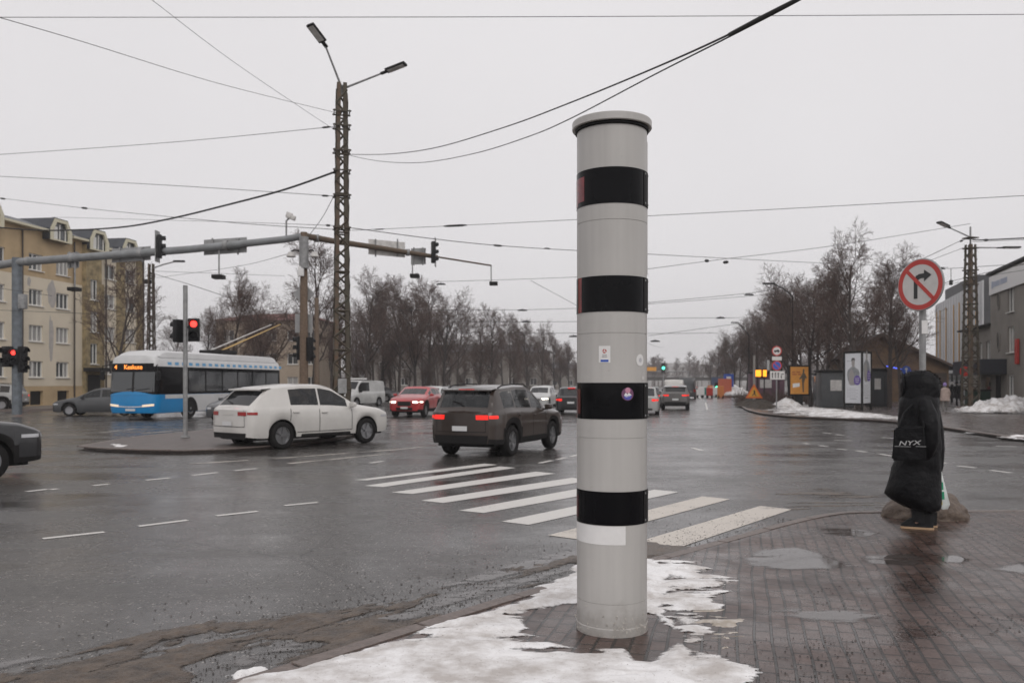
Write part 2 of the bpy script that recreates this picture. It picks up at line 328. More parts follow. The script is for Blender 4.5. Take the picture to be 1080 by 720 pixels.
M['rim'] = mat('alloy_rim', (.3, .3, .31), .35, metal=.7)
M['trim'] = mat('black_car_trim', (.016, .015, .015), .6, spec=.2)
M['bark'] = mat('winter_bark', (.066, .052, .046), .9, vary=(3, .4), bump=(14, .8))
M['twig'] = mat('bare_twigs', (.10, .066, .055), .9, vary=(1, .3))
M['bark2'] = mat('dark_bark', (.04, .032, .03), .9, vary=(3, .4), bump=(14, .8))
M['pane'] = mat('building_window_glass', (.05, .055, .06), .06, spec=.8, vary=(.6, .5))
M['frame'] = mat('white_window_frame', (.7, .69, .66), .5)
M['red'] = mat('sign_red', (.50, .045, .035), .35, vary=(6, .12))
M['signwhite'] = mat('sign_white', (.60, .58, .56), .35, vary=(7, .1))
M['signblack'] = mat('sign_black', (.02, .02, .02), .35)
M['blue'] = mat('sign_blue', (.03, .09, .42), .4)
# ------------------------------------------------------------------ ground
g = MB(); g.quad((-640, -60, -.03), (640, -60, -.03), (640, 820, -.03), (-640, 820, -.03)); struct(g.build('ground', M['earth'], recalc=False))
avd = Vector((math.cos(AV), math.sin(AV), 0)); avr = Vector((avd.y, -avd.x, 0))
def av(s, t, z=0): p = avd*s+avr*t; return (p.x, p.y, z)       # metres along the avenue, metres right of the line through the camera
# one asphalt sheet: near road, junction and avenue
g = MB(); g.add([(-70, -40, 0), (60, -40, 0), (75, 50, 0), av(75, 12), av(420, 12), av(420, -24), av(75, -34), (-60, 66, 0), (-90, 50, 0)], [tuple(range(9))])
struct(g.build('road', M['road'], recalc=False))
PZ = .10
def sub(poly, n):
    out = []
    for i in range(len(poly)-1):
        a, b = Vector(poly[i]), Vector(poly[i+1])
        for k in range(n): out.append(a.lerp(b, k/n))
    return out+[Vector(poly[-1])]
def smooth(pts, it=2):
    for _ in range(it):
        q = [pts[0]]
        for a, b in zip(pts[:-1], pts[1:]): q += [a*.75+b*.25, a*.25+b*.75]
        pts = q+[pts[-1]]
    return pts
def slab(name, top, kerb_path, m, wdt=.13, z=PZ, kz=.006, kname='kerb'):
    """top: polygon of the paved sheet; kerb_path: open line on its road side"""
    g = MB(); g.add([(p[0], p[1], z) for p in top], [tuple(range(len(top)))]); struct(g.build(name, m, recalc=False))
    raw = [Vector((p[0], p[1], 0)) for p in kerb_path]; cum = [0.]
    for a, b in zip(raw[:-1], raw[1:]): cum.append(cum[-1]+(b-a).length)
    ss = []; k = 0.
    while k < min(cum[-1], 60): ss += [k-.012, k-.006, k+.006, k+.012, k+.35, k+.7]; k += 1.
    ss = sorted(set([x for x in ss if 0 < x < cum[-1]]+[c for c in cum if c > 60 or True]))
    pts = []; dip = []
    for x in ss:
        j = max(0, min(len(cum)-2, int(np.searchsorted(cum, x))-1)); t_ = (x-cum[j])/max(1e-6, cum[j+1]-cum[j]); pts.append(raw[j].lerp(raw[j+1], min(1, max(0, t_)))); dip.append(-.02 if abs(x-round(x)) < .008 and x < 60 else 0.)
    g = MB(); rows = []
    for i, p in enumerate(pts):
        t = (pts[min(i+3, len(pts)-1)]-pts[max(i-3, 0)]).normalized(); nl = Vector((t.y, -t.x, 0))
        a = p-nl*.0; b = p+nl*wdt
        j = .004*math.sin(round(ss[i]-.5)*7.3)+dip[i]
        rows.append([(a.x+nl.x*-.01, a.y+nl.y*-.01, -.02), (a.x, a.y, z+kz-.02+j), (a.x+nl.x*.02, a.y+nl.y*.02, z+kz+j), (b.x, b.y, z+kz+j), (b.x, b.y, z-.02)])
    g.grid(rows); struct(g.build(kname, M['kerb'], smooth=False))
# near pavement: the kerb runs from bottom left up to the corner, then to the right
kp = smooth([Vector(p) for p in [(-9.5, -5.3, 0), (-4.3, 1.1, 0), (-1.54, 4.456, 0), (-.69, 5.5, 0), (.15, 6.52, 0), (1.62, 8.0, 0), (3.74, 10.28, 0), (4.6, 10.5, 0), (8.5, 10.6, 0), (16, 10.2, 0)]], 2)
slab('pavement', [*kp, Vector((16, -8, 0)), Vector((-9, -8, 0))], kp, M['paver'])
# traffic island
isl = [gp(88, 470, PZ), gp(130, 473, PZ), gp(215, 474.5, PZ), gp(300, 468, PZ), gp(372, 458, PZ), gp(400, 446, PZ), gp(396, 439, PZ), gp(330, 441, PZ), gp(230, 452, PZ), gp(140, 461, PZ)]
ip = smooth(isl+[isl[0]], 1); slab('traffic_island', ip[:-1], ip, mat('wet_brick_island', (.12, .098, .09), .5, vary=(3, .4), bump=(30, .5)), wdt=.16, z=.10)
# far right pavement
rk = smooth([Vector(p) for p in [av(330, 12), av(84, 7.5), gp(782, 427, PZ), gp(795, 434, PZ), gp(830, 438.5, PZ), gp(880, 440.5, PZ), gp(940, 443, PZ), gp(1000, 450, PZ), gp(1040, 456, PZ), gp(1090, 463, PZ), (17, 17, 0), (40, 12, 0)]], 2)
slab('far_pavement', [*rk, Vector((90, 12, 0)), Vector((160, 330, 0))], rk, M['paver_far'], wdt=.2)
# far left pavement along the apartment house
lk = smooth([Vector(p) for p in [(-75, 43, 0), (-45, 46.5, 0), (-31, 48.5, 0), (-27.5, 56, 0), av(82, -34), av(330, -34)]], 2)
slab('left_pavement', [*lk[::-1], Vector((-110, 46, 0)), Vector((-110, 300, 0))], lk[::-1], mat('concrete_slabs', (.16, .14, .13), .5, vary=(1, .4)), wdt=.2)
# planted park strip between the carriageways, with thin snow
pk = [gp(366, 421), gp(610, 416.2), av(330, -14), av(330, -40), av(100, -70)]
g = MB(); g.add([(p[0], p[1], .04) for p in pk], [tuple(range(5))])
struct(g.build('park_ground', mat('grass_and_snow', (.62, .61, .6), .9, vary=(.35, .5), col2=(.075, .06, .045), bump=(3, .5)), recalc=False))

# markings (slightly raised sheets of paint)
def marks(name, quads, m, z=.004):
    g = MB()
    for q in quads: g.quad(*[gp(x, y, z) for x, y in q])
    return struct(g.build(name, m, recalc=False))
zeb = [[(374, 506), (387, 506.2), (525, 489.8), (510, 488.6)], [(384, 512), (404, 513.2), (544, 493), (528, 491.6)], [(412.5, 519), (435, 520.5), (586, 499), (565, 497)],
       [(444, 527.5), (467.5, 530), (627, 506), (603, 503.5)], [(484, 538), (510, 540.5), (669, 512.5), (640, 509.5)], [(529, 549.5), (557.5, 553), (716, 518.5), (690, 516)]]
marks('zebra_crossing', zeb, M['line'])
marks('worn_zebra_crossing', [[(578, 564), (612, 568.5), (770, 526), (741, 523)], [(655, 576), (700, 582.5), (835, 536.8), (802, 533)]], paint_road_mat('sandy_worn_paint', (.58, .53, .47), .6))
def dash(x0, y0, x1, y1, wd=.11, z=.004):
    a, b = gp(x0, y0, z), gp(x1, y1, z); t = (b-a).normalized(); n = Vector((-t.y, t.x, 0))*wd/2
    return (a-n, b-n, b+n, a+n)
def dashes(name, L, wd, m):
    g = MB()
    for d in L: g.quad(*dash(*d, wd=wd))
    return struct(g.build(name, m, recalc=False))
dashes('lane_markings', [(45, 567.5, 110, 560.5), (146, 554.5, 198, 548), (228, 543.5, 272, 538.7), (300, 532.7, 335, 529.3)], .10, M['line'])
dashes('worn_lane_markings', [(28, 518, 50, 515.5), (53, 516, 61, 515), (98, 511.7, 115, 510), (154, 506, 179, 503.6), (203, 501, 229, 498), (247, 496, 271, 493.6), (569, 488, 582, 485.3), (588, 484.2, 597, 482.3), (602, 481.3, 609, 479.5), (390, 488, 404, 486),
    (868, 456, 877, 457), (881, 458, 890, 459), (848, 467, 853, 468), (864, 469.5, 873, 470.7), (883, 473, 893, 474), (903, 475, 914, 476.5), (928, 478.5, 941, 480.5), (991, 487, 997, 488.3), (1010, 491, 1029, 493), (1044, 495.5, 1067, 498.3), (880, 464, 899, 464.5), (1050, 470, 1072, 471), (930, 461, 944, 462), (730, 472, 741, 475), (744, 424, 746, 432), (736, 417, 740, 421)], .12, M['line'])
dashes('edge_lines', [(289, 483.3, 419, 473.8), (419, 473.8, 447, 471), (304, 488.5, 413, 478), (200, 489, 262, 485), (10, 451.4, 73, 450), (105, 456, 142, 452), (150, 457, 195, 453), (215, 460, 262, 455), (110, 445, 150, 444), (20, 459, 90, 458)], .16, M['line_worn'])
# manhole / asphalt patches beside the corner
def field(name, poly, z0, h, res, ns, amp, m, holes=(), an=(1, 1), rot=0, edge=.08, rough=.4, seed=0, kind='stuff', base=-.012, streak=0, hole=None):
    """old snow or mud as a height field with a ragged outline"""
    P = np.array([[p[0], p[1]] for p in poly]); x0, y0 = P.min(0)-.1; x1, y1 = P.max(0)+.1
    nx, ny = int((x1-x0)/res)+2, int((y1-y0)/res)+2; X, Y = np.meshgrid(np.linspace(x0, x1, nx), np.linspace(y0, y1, ny))
    f = sdist(poly, X, Y)
    for hl in holes: f = np.minimum(f, -sdist(hl, X, Y))
    c, s = math.cos(rot), math.sin(rot); U = (X*c+Y*s)/an[0]; V = (-X*s+Y*c)/an[1]
    f = f+amp*fbm(U*ns, V*ns, 5, seed)+amp*.35*fbm(U*ns*7, V*ns*7, 3, seed+5)-streak*np.clip(fbm(U*ns*1.5+9, V*ns*1.5, 4, seed+3), 0, 1)
    if hole: f = np.minimum(f, (hole[0]+f*hole[1]-fbm(U*ns*hole[2], V*ns*hole[2], 6, seed+31))*.25)
    H = np.clip(f/edge, 0, 1)**1.1*h*(1-rough+rough*2*(fbm(X*(4 if h < .3 else 1.8), Y*(4 if h < .3 else 1.8), 4, seed+9)*.5+.5))+.25*min(h, .06)*rough*fbm(X*22, Y*22, 3, seed+4)*(f > 0)
    Z = np.where(f > 0, z0+np.maximum(H, .002), z0+base)
    idx = -np.ones(X.shape, int); keep = (f[:-1, :-1] > 0) | (f[1:, :-1] > 0) | (f[:-1, 1:] > 0) | (f[1:, 1:] > 0)
    js, is_ = np.nonzero(keep); used = np.zeros(X.shape, bool)
    for dj in (0, 1):
        for di in (0, 1): used[js+dj, is_+di] = True
    idx[used] = np.arange(used.sum()); g = MB()
    g.v = list(zip(X[used].tolist(), Y[used].tolist(), Z[used].tolist()))
    g.f = list(zip(idx[js, is_].tolist(), idx[js, is_+1].tolist(), idx[js+1, is_+1].tolist(), idx[js+1, is_].tolist()))
    o = g.build(name, m, smooth=True, recalc=False, angle=180); o['kind'] = kind
    at_ = o.data.attributes.new('edge', 'FLOAT', 'POINT'); at_.data.foreach_set('value', np.clip(f[used]/edge, 0, 1).astype(np.float32)); return o
G = lambda L, z=0: [gp(x, y, z) for x, y in L]
ring = G([(545, 656), (556, 646), (600, 638), (650, 640), (690, 648), (700, 652), (712, 662), (716, 672), (700, 688), (692, 700), (668, 697), (666, 688), (656, 683), (610, 684), (575, 676), (552, 667)], PZ)
snowA = G([(215, 727), (310, 706.5), (380, 686), (430, 669), (500, 648), (548, 631), (590, 608), (612, 597), (650, 588), (684, 590), (700, 610), (694, 640), (716, 672), (735, 700), (750, 730), (760, 770), (200, 800)], PZ)
snowR = G([(672, 588), (700, 585), (732, 590), (756, 601), (778, 610), (772, 623), (750, 630), (764, 641), (744, 653), (756, 668), (742, 682), (776, 690), (800, 708), (812, 760), (735, 760), (722, 700), (708, 672), (690, 640), (680, 610)], PZ)
tag(field('snow_patch', snowA, PZ, .028, .014, 1.3, .13, M['snow'], holes=[ring], an=(2.6, .8), edge=.16, seed=3, streak=-.13, hole=(.44, 1.3, 3.2)), 'slushy white snow patch on the pavement around the speed camera column', None)
tag(field('snow_patch', snowR, PZ+.001, .022, .012, 2.2, .13, M['snow'], holes=[ring], an=(3.2, .7), edge=.13, seed=83, streak=.25, hole=(.10, .9, 2.2)), 'thin streaky snow breaking up over the pavers right of the speed camera column', None)
tag(field('kerb_snow', G([(215, 712), (330, 698), (418, 664), (455, 648), (458, 652), (425, 668), (340, 696), (250, 722)]), 0, .05, .02, 2.2, .12, M['snow'], an=(1.5, 1), rot=NR, edge=.1, seed=13, streak=.25, hole=(-.05, .8, 2.)), 'thin dirty snow remnants in the gutter beside the kerb', None)
mudp = G([(-40, 728), (0, 713), (33, 707), (100, 683), (167, 667), (222, 655), (290, 646), (355, 643), (400, 632), (440, 620), (500, 612), (540, 598), (580, 586), (608, 583), (640, 588), (612, 600), (575, 614), (500, 640), (430, 664), (330, 696), (240, 723), (150, 760), (-60, 760)])
mh = [G([(395, 652), (440, 642), (470, 628), (535, 612), (575, 603), (600, 601), (575, 612), (520, 625), (470, 642), (410, 658)]), G([(230, 700), (270, 688), (310, 676), (330, 678), (300, 692), (255, 708)])]
tag(field('gutter_mud', mudp, .0, .026, .016, 1.9, .2, M['mud'], holes=mh, an=(1.8, .7), rot=NR, edge=.2, rough=.9, seed=21, streak=.2, hole=(.24, .3, 2.4)), 'brown grit and mud lying along the near kerb', None)
tag(field('corner_mud', G([(822, 540), (818, 521), (870, 516), (925, 522), (960, 534), (935, 543)]), .0, .02, .03, 1.6, .2, M['mud'], an=(3.5, .5), edge=.2, rough=.8, seed=41, streak=.6, hole=(-.02, .3, 2.)), 'dark wet grit on the road at the pavement corner', None)
tag(field('brown_slush', G([(715, 645), (745, 640), (790, 648), (812, 662), (800, 676), (765, 682), (735, 668)], PZ), PZ, .012, .018, 3.5, .16, mat('brown_slush', (.30, .24, .17), .5, vary=(12, .5), col2=(.62, .58, .54), bump=(30, .6)), an=(2, .8), edge=.1, seed=55, streak=.3, hole=(-.05, .6, 1.2)), 'brown slush remnants on the wet pavers', None)
tag(field('brown_slush', G([(640, 560), (700, 574), (760, 580), (742, 590), (690, 590), (640, 592)], 0), .0, .02, .02, 3.5, .12, M['mud'], an=(2, .8), rot=NR, edge=.1, seed=59, streak=.2), 'muddy grit at the end of the crossing beside the kerb', None)
# puddles: level water sheets
def puddle(name, poly, z, seed, amp=.08, ns=2., label=None):
    o = field(name, poly, z, 0, .03, ns, amp, M['water'], an=(2.6, .7), edge=.14, rough=0, hole=(.22, .9, 3.), seed=seed, kind='structure', base=.0015); return o
puddle('puddle', G([(782, 588), (800, 580), (838, 577), (866, 583), (888, 592), (906, 597), (880, 600), (835, 601), (795, 599)], PZ), PZ+.001, 3, .05)
puddle('puddle', G([(808, 645), (850, 640), (905, 640), (930, 648), (900, 656), (845, 654)], PZ), PZ+.001, 7, .08)
puddle('puddle', G([(985, 588), (1005, 585), (1024, 590), (1016, 594), (995, 593)], PZ), PZ+.001, 8, .05)
puddle('puddle', G([(1042, 600), (1080, 592), (1110, 600), (1080, 606)], PZ), PZ+.001, 9, .05)
puddle('puddle', G([(860, 556), (900, 557), (930, 562), (915, 567), (870, 563)], PZ), PZ+.001, 10, .05)
puddle('puddle', G([(900, 586), (960, 583), (985, 590), (960, 596), (915, 594)], PZ), PZ+.001, 12, .06)
for q, sd in zip(mh, (14, 15)): puddle('puddle', q, .003, sd, .1)
puddle('puddle', G([(700, 582), (640, 586), (600, 578), (520, 600), (470, 618), (520, 612), (600, 592)]), .003, 19, .08)
puddle('puddle', G([(-30, 712), (60, 692), (120, 676), (60, 688), (-20, 702)]), .003, 16, .05)
# loose grit
rng = np.random.default_rng(5); g = MB()
def pebble(p, r, sq=.5):
    a = rng.random()*6.28; c, s = math.cos(a)*r, math.sin(a)*r; k = .5+rng.random()*.5
    vs = [(p[0]+c, p[1]+s, p[2]), (p[0]-s*k, p[1]+c*k, p[2]), (p[0]-c, p[1]-s, p[2]), (p[0]+s*k, p[1]-c*k, p[2]), (p[0]+c*.2, p[1]+s*.2, p[2]+r*sq)]
    g.add(vs, [(0, 1, 4), (1, 2, 4), (2, 3, 4), (3, 0, 4)])
kl = [Vector(p) for p in kp]
for _ in range(4200):
    i = rng.integers(6, len(kl)-14); t = rng.random(); p = kl[i].lerp(kl[i+1], t); d = (kl[i+1]-kl[i]).normalized(); n = Vector((-d.y, d.x, 0))
    q = p+n*(rng.gamma(2., .33)); pebble((q.x, q.y, .004), .004+.009*rng.random()**2)
for _ in range(3000):
    x = 640+rng.random()*480; y = 560+rng.random()**.8*165; q = gp(x, y, PZ)
    if vnoise(q.x*1.6, q.y*1.6, 77) < .5: continue
    pebble((q.x, q.y, PZ+.004), .003+.007*rng.random()**2)
tag(g.build('loose_grit', mat('dark_grit', (.045, .035, .03), .6, vary=(3, .4)), recalc=False), 'loose dark grit scattered on the wet pavers and the gutter', None, kind='stuff')
# far snow: strips and heaps
sn = M['snow']
tag(field('snow_strip', G([(806, 429), (818, 424), (850, 427), (880, 431), (940, 437), (968, 442), (940, 443.4), (880, 440.5), (835, 438), (812, 435)], PZ), PZ, .13, .10, .8, .5, sn, an=(2.5, 1), edge=.5, rough=.8, seed=61, streak=.6, hole=(.12, .3, 2.5)), 'white snow strip along the far kerb below the advertising pillars', None)
tag(field('snow_strip', G([(1012, 454), (1040, 455), (1100, 460), (1180, 468), (1100, 465.5), (1040, 459)], PZ), PZ-.03, .12, .08, .9, .3, sn, an=(3, 1), edge=.4, rough=.8, seed=62, hole=(.1, .4, 3)), 'narrow snow strip on the kerb right of the hooded person', None)
tag(field('snow_strip', G([(104, 472.5), (125, 471), (148, 472.8), (143, 476.5), (112, 475.5)]), 0, .1, .06, .9, .12, sn, edge=.3, seed=63), 'small snow remnant at the tip of the traffic island', None)
tag(field('snow_heap', [at(x, 435, Y) for x, Y in ((1004, 45), (1030, 43.5), (1075, 43.5), (1130, 44), (1130, 48), (1080, 49), (1030, 49), (1008, 47.5))], PZ, .8, .09, .6, 1.0, sn, edge=2.4, rough=.8, seed=64), 'knee high heap of cleared snow around the foot of the right lattice mast', None)
tag(field('snow_heap', [at(x, 425, Y) for x, Y in ((805, 58), (822, 54), (850, 54), (858, 58), (840, 63), (815, 63))], PZ, .6, .10, .6, .9, sn, edge=1.8, rough=.9, seed=65), 'low heap of cleared snow in front of the orange poster', None)
tag(field('snow_heap', [at(x, 418, Y) for x, Y in ((752, 108), (765, 100), (790, 100), (792, 116), (760, 122))], PZ, 1.7, .3, .25, .9, sn, edge=3, rough=.6, seed=66), 'distant snow heap behind the roadwork barriers', None)
tag(field('brush_bed', [at(x, 425, Y) for x, Y in ((776, 60), (795, 52), (812, 51), (822, 58), (800, 68), (780, 72))], PZ, .35, .15, .8, .5, mat('dead_ground_cover', (.05, .038, .028), .9, vary=(3, .5)), edge=.8, rough=.9, seed=67), 'dark dead ground cover by the avenue kerb', None)
# far hills
def hill(name, x0, x1, y, h, dep, m, seed):
    g = MB(); rows = []
    for j in range(9):
        v = j/8; rows.append([(x0+(x1-x0)*i/40, y+dep*v, -1+(h*math.sin(math.pi*min(1, v*.9))+1)*(.75+.5*float(vnoise(i*.27, v*2, seed)))) for i in range(41)])
    g.grid(rows); return struct(g.build(name, m, smooth=True, angle=180))
hill('hill', -120, 420, 520, 15, 260, mat('wooded_hill', (.10, .085, .075), .9, vary=(.03, .5), col2=(.42, .41, .4)), 5)
# ------------------------------------------------------------------ buildings
def wall(g, L, H, ops, z0=0, rev=.18, y=0, x0=0):
    """facade in the local plane y (outside towards -y) with real openings (x0,x1,z0,z1)"""
    xs = sorted({x0, L}|{v for o in ops for v in o[:2]}); zs = sorted({z0, H}|{v for o in ops for v in o[2:4]})
    for i in range(len(xs)-1):
        for k in range(len(zs)-1):
            cx, cz = (xs[i]+xs[i+1])/2, (zs[k]+zs[k+1])/2
            if any(o[0] < cx < o[1] and o[2] < cz < o[3] for o in ops): continue
            g.quad((xs[i], y, zs[k]), (xs[i+1], y, zs[k]), (xs[i+1], y, zs[k+1]), (xs[i], y, zs[k+1]))
    for a, b, c, d in [o[:4] for o in ops]:
        g.quad((a, y, c), (b, y, c), (b, y+rev, c), (a, y+rev, c)); g.quad((a, y, d), (a, y+rev, d), (b, y+rev, d), (b, y, d))
        g.quad((a, y, c), (a, y+rev, c), (a, y+rev, d), (a, y, d)); g.quad((b, y, c), (b, y, d), (b, y+rev, d), (b, y+rev, c))
def window(root, a, b, c, d, y=0, rev=.18, mull=2, fm=None, bars=()):
    f = MB(); t = .07; ym = y+rev-.05
    for q in ((a, a+t, c, d), (b-t, b, c, d), (a+t, b-t, c, c+t), (a+t, b-t, d-t, d)): f.box(((q[0]+q[1])/2, ym, (q[2]+q[3])/2), (q[1]-q[0], .08, q[3]-q[2]))
    for k in range(1, mull): x = a+(b-a)*k/mull; f.box((x, ym-.004, (c+d)/2), (.06, .08, d-c-2*t))
    o = f.build('window', fm or M['frame'], root)
    p = MB(); p.quad((a, y+rev, c), (b, y+rev, c), (b, y+rev, d), (a, y+rev, d)); p.build('pane', M['pane'], o, recalc=False)
    s = MB(); s.box(((a+b)/2, y-.03, c-.03), (b-a+.16, .16, .05)); s.build('sill', fm or M['frame'], o)
    if random.random() < .6:
        q = MB(); wq = (b-a)*random.choice((.3, .5, .9)); 
        x = a+.08 if random.random() < .5 else b-.08-wq
        q.quad((x, y+rev-.012, c+.08), (x+wq, y+rev-.012, c+.08), (x+wq, y+rev-.012, d-.08), (x, y+rev-.012, d-.08)); q.build('curtain', M['curtain'], o, recalc=False)
M['curtain'] = mat('net_curtain', (.35, .34, .33), .9, vary=(6, .3))
M['wall_pale'] = mat('pale_beige_render', (.70, .62, .49), .85, vary=(.5, .16), col2=(.60, .53, .42), bump=(30, .2))
M['wall_ochre'] = mat('ochre_render', (.50, .37, .22), .85, vary=(.6, .22), bump=(30, .2))
M['wall_stone'] = mat('rough_stone_render', (.32, .25, .14), .9, vary=(2.2, .6), bump=(8, .8))
M['roof'] = mat('dark_standing_seam_roof', (.05, .055, .065), .45, vary=(1, .3))
M['cream'] = mat('cream_fascia', (.62, .58, .44), .7)
B0 = thing('apartment_house', 'four storey beige and ochre apartment house with dark mansard roof and dormers', 'building', (-34.4, 56, 0), math.atan2(.99, .143))
ops = []
for zc in (2.7, 5.25, 7.8, 10.3):
    for s in (-11, -8.1, -4.6, -.2, 3.46, 6.27): ops.append((s-.7, s+.7, zc-.58, zc+.58))
base_ops = [(s-.65, s+.65, .15, 1.15) for s in (-8.1, -4.6, -.2, 3.46, 6.27)]
g = MB(); wall(g, 8.5, 9.25, [o for o in ops if o[3] < 9]+[], z0=1.5, x0=-14); g.box((-2.75, 5.6, 6), (22.4, 10.8, 12)); g.build('wall', M['wall_pale'], B0)
g = MB(); wall(g, 8.5, 12.6, [o for o in ops if o[3] > 9], z0=9.25, x0=-14); g.build('upper_wall', M['wall_ochre'], B0)
g = MB(); wall(g, 8.5, 1.5, base_ops, z0=0, x0=-14, y=-.06, rev=.25); g.build('plinth', M['wall_ochre'], B0)
for o in base_ops:
    q = MB(); q.quad((o[0], .17, o[2]), (o[1], .17, o[2]), (o[1], .17, o[3]), (o[0], .17, o[3])); q.build('cellar_door', M['trim'], B0, recalc=False)
for o in ops: window(B0, *o, mull=3)
# stair block, then the far wing
so_ = [(9.0, 9.9, z-.9, z+.7) for z in (4.1, 6.6, 9.1)]
g = MB(); wall(g, 10.4, 12.4, so_, z0=0, x0=8.5, y=-.35); g.quad((8.5, -.35, 0), (8.5, 0, 0), (8.5, 0, 12.4), (8.5, -.35, 12.4)); g.quad((10.4, -.35, 0), (10.4, -.35, 12.4), (10.4, 3, 12.4), (10.4, 3, 0)); g.box((9.5, 3, 6.2), (1.86, 5, 12.3)); g.build('stair_tower', M['wall_stone'], B0)
for o in so_: window(B0, *o, y=-.35, mull=2)
g = MB(); g.bbox((9.4, -1.0, 2.75), (2.4, 1.4, .3), .03); g.build('porch_roof', M['trim'], B0)
g = MB(); g.box((9.4, -.37, 1.2), (1.5, .06, 2.3)); g.build('entrance_door', M['trim'], B0)
fo = [(s-.7, s+.7, z-.58, z+.58) for z in (3.0, 5.7, 8.3, 10.7) for s in (12.0, 14.8)]
g = MB(); wall(g, 16.6, 12.4, fo, z0=0, x0=10.4, y=.02); g.box((13.5, 5.4, 6.1), (6.1, 10.2, 12.2)); g.build('far_wall', M['wall_pale'], B0)
g = MB(); g.prism([(10.4, -.02), (11.2, -.02), (11.2, .0), (10.4, .0)], .2, 9.6); g.prism([(12.8, -.02), (14.0, -.02), (14.0, .0), (12.8, .0)], 4, 12.2); g.prism([(15.6, -.02), (16.6, -.02), (16.6, .0), (15.6, .0)], .2, 12.3)
g.build('stone_panels', M['wall_stone'], B0)
for o in fo: window(B0, *o, y=.02, mull=2)
# grey repair patches on the render
g = MB()
for (a, b, c, d, sd) in ((4.6, 5.6, 7.2, 9.15, 1), (2.55, 2.95, 8.5, 9.2, 2), (4.75, 5.3, 3.4, 6.6, 3), (-2.8, -2.2, 4, 6, 4)):
    n = 16; cx, cz = (a+b)/2, (c+d)/2
    pts = [(cx+(b-a)/2*math.cos(k/n*6.28)*(.75+.4*random.random()), cz+(d-c)/2*math.sin(k/n*6.28)*(.8+.35*random.random())) for k in range(n)]
    g.add([(p[0], -.006, p[1]) for p in pts], [tuple(range(n))])
g.build('render_repair', mat('grey_cement_patch', (.44, .41, .385), .9, vary=(3, .2)), B0, recalc=False)
g = MB()
for s in (7.45, 2.0, 11.3, 16.5): g.tube([(s, -.12, .3), (s, -.12, 12.4)], .06, 8)
g.build('downpipe', mat('dark_downpipe', (.06, .045, .035), .6), B0)
g = MB(); e_ = [-14.2, -9.15, -6.85, -2.65, -.35, 4.15, 6.75, 8.55]
g.box(((8.6+10.85)/2-1.1, -.25, 12.55), (.1, .7, .16))
for a, b in zip(e_[::2], e_[1::2]): g.box(((a+b)/2, -.22, 12.68), (b-a, .7, .16))
for a, b in ((10.95, 12.75), (15.05, 16.8)): g.box(((a+b)/2, -.22, 12.48), (b-a, .7, .16))
g.build('eaves', M['cream'], B0)
g = MB()
for (a, b, z) in ((-14, 8.5, 12.78), (8.5, 16.8, 12.6)):
    rows = [[(s, -.5, z), (s, 1.5, z+.7), (s, 5.4, z+1.0), (s, 9.5, z+.7), (s, 11.2, z)] for s in (a, b)]; g.grid(rows)
    g.add([rows[1][k] for k in range(5)], [(0, 1, 2, 3, 4)]); g.add([rows[0][k] for k in range(5)], [(0, 1, 2, 3, 4)])
ro = g.build('roof', M['roof'], B0)
g = MB(); g.box((4.2, 4, 14.0), (.9, .6, 1.3)); g.build('chimney', M['kerb'], ro)
for s in (-8, -1.5, 5.3, 9.75, 13.9):
    # dormer: short barrel of roof with a cream arched gable and a window
    z = 12.05; pf = [(-1.05, 0), (-1.05, .75), (-.62, 1.5), (.62, 1.5), (1.05, .75), (1.05, 0)]
    d = MB(); d.grid([[(s+x*1.14, y, z+h*1.09+.02) for x, h in pf] for y in (-.62, 3.0)]); dr = d.build('dormer', M['roof'], B0)
    c = MB(); pi = [(x*.8, .1+h*.84) for x, h in pf]
    n = len(pf)
    c.add([(s+x*1.1, -.66, z+h*1.06) for x, h in pf]+[(s+x, -.66, z+h) for x, h in pi]+[(s+x*1.1, -.5, z+h*1.06) for x, h in pf]+[(s+x, -.5, z+h) for x, h in pi],
          [(i, (i+1) % n, n+(i+1) % n, n+i) for i in range(n)]+[(i, 2*n+i, 2*n+(i+1) % n, (i+1) % n) for i in range(n)]+[(n+i, n+(i+1) % n, 3*n+(i+1) % n, 3*n+i) for i in range(n)])
    c.build('gable_frame', M['cream'], dr)
    p = MB(); p.add([(s+x, -.45, z+h) for x, h in pi], [tuple(range(n))]); p.build('pane', M['pane'], dr, recalc=False)
    f = MB(); f.box((s, -.48, z+.7), (.08, .06, 1.1)); f.box((s-.5, -.48, z+.6), (.5, .05, .9)); f.box((s+.62, -.48, z+.55), (.1, .05, .9)); f.build('casement', M['frame'], dr)
# beige block behind the bare trees
def block(name, label, loc, rz, L, D, H, wm, rm, wz, ws, ww=1.3, wh=1.3, roof=1.6):
    b = thing(name, label, 'building', loc, rz); op = [(s-ww/2, s+ww/2, z-wh/2, z+wh/2) for z in wz for s in ws]
    g = MB(); wall(g, L, H, op); g.quad((0, 0, 0), (0, 0, H), (0, D, H), (0, D, 0)); g.quad((L, 0, 0), (L, D, 0), (L, D, H), (L, 0, H)); g.quad((0, D, 0), (0, D, H), (L, D, H), (L, D, 0)); g.quad((0, 0, H-.01), (L, 0, H-.01), (L, D, H-.01), (0, D, H-.01)); g.box((L/2, D/2+.4, H/2), (L-.6, D-.8, H-.3)); g.build('wall', wm, b)
    for o in op: window(b, *o)
    g = MB(); r = .5
    g.add([(-r, -r, H), (L+r, -r, H), (L+r, D+r, H), (-r, D+r, H), (D*.3, D/2, H+roof), (L-D*.3, D/2, H+roof)], [(0, 1, 5, 4), (1, 2, 5), (2, 3, 4, 5), (3, 0, 4), (0, 3, 2, 1)])
    g.build('roof', rm, b); return b
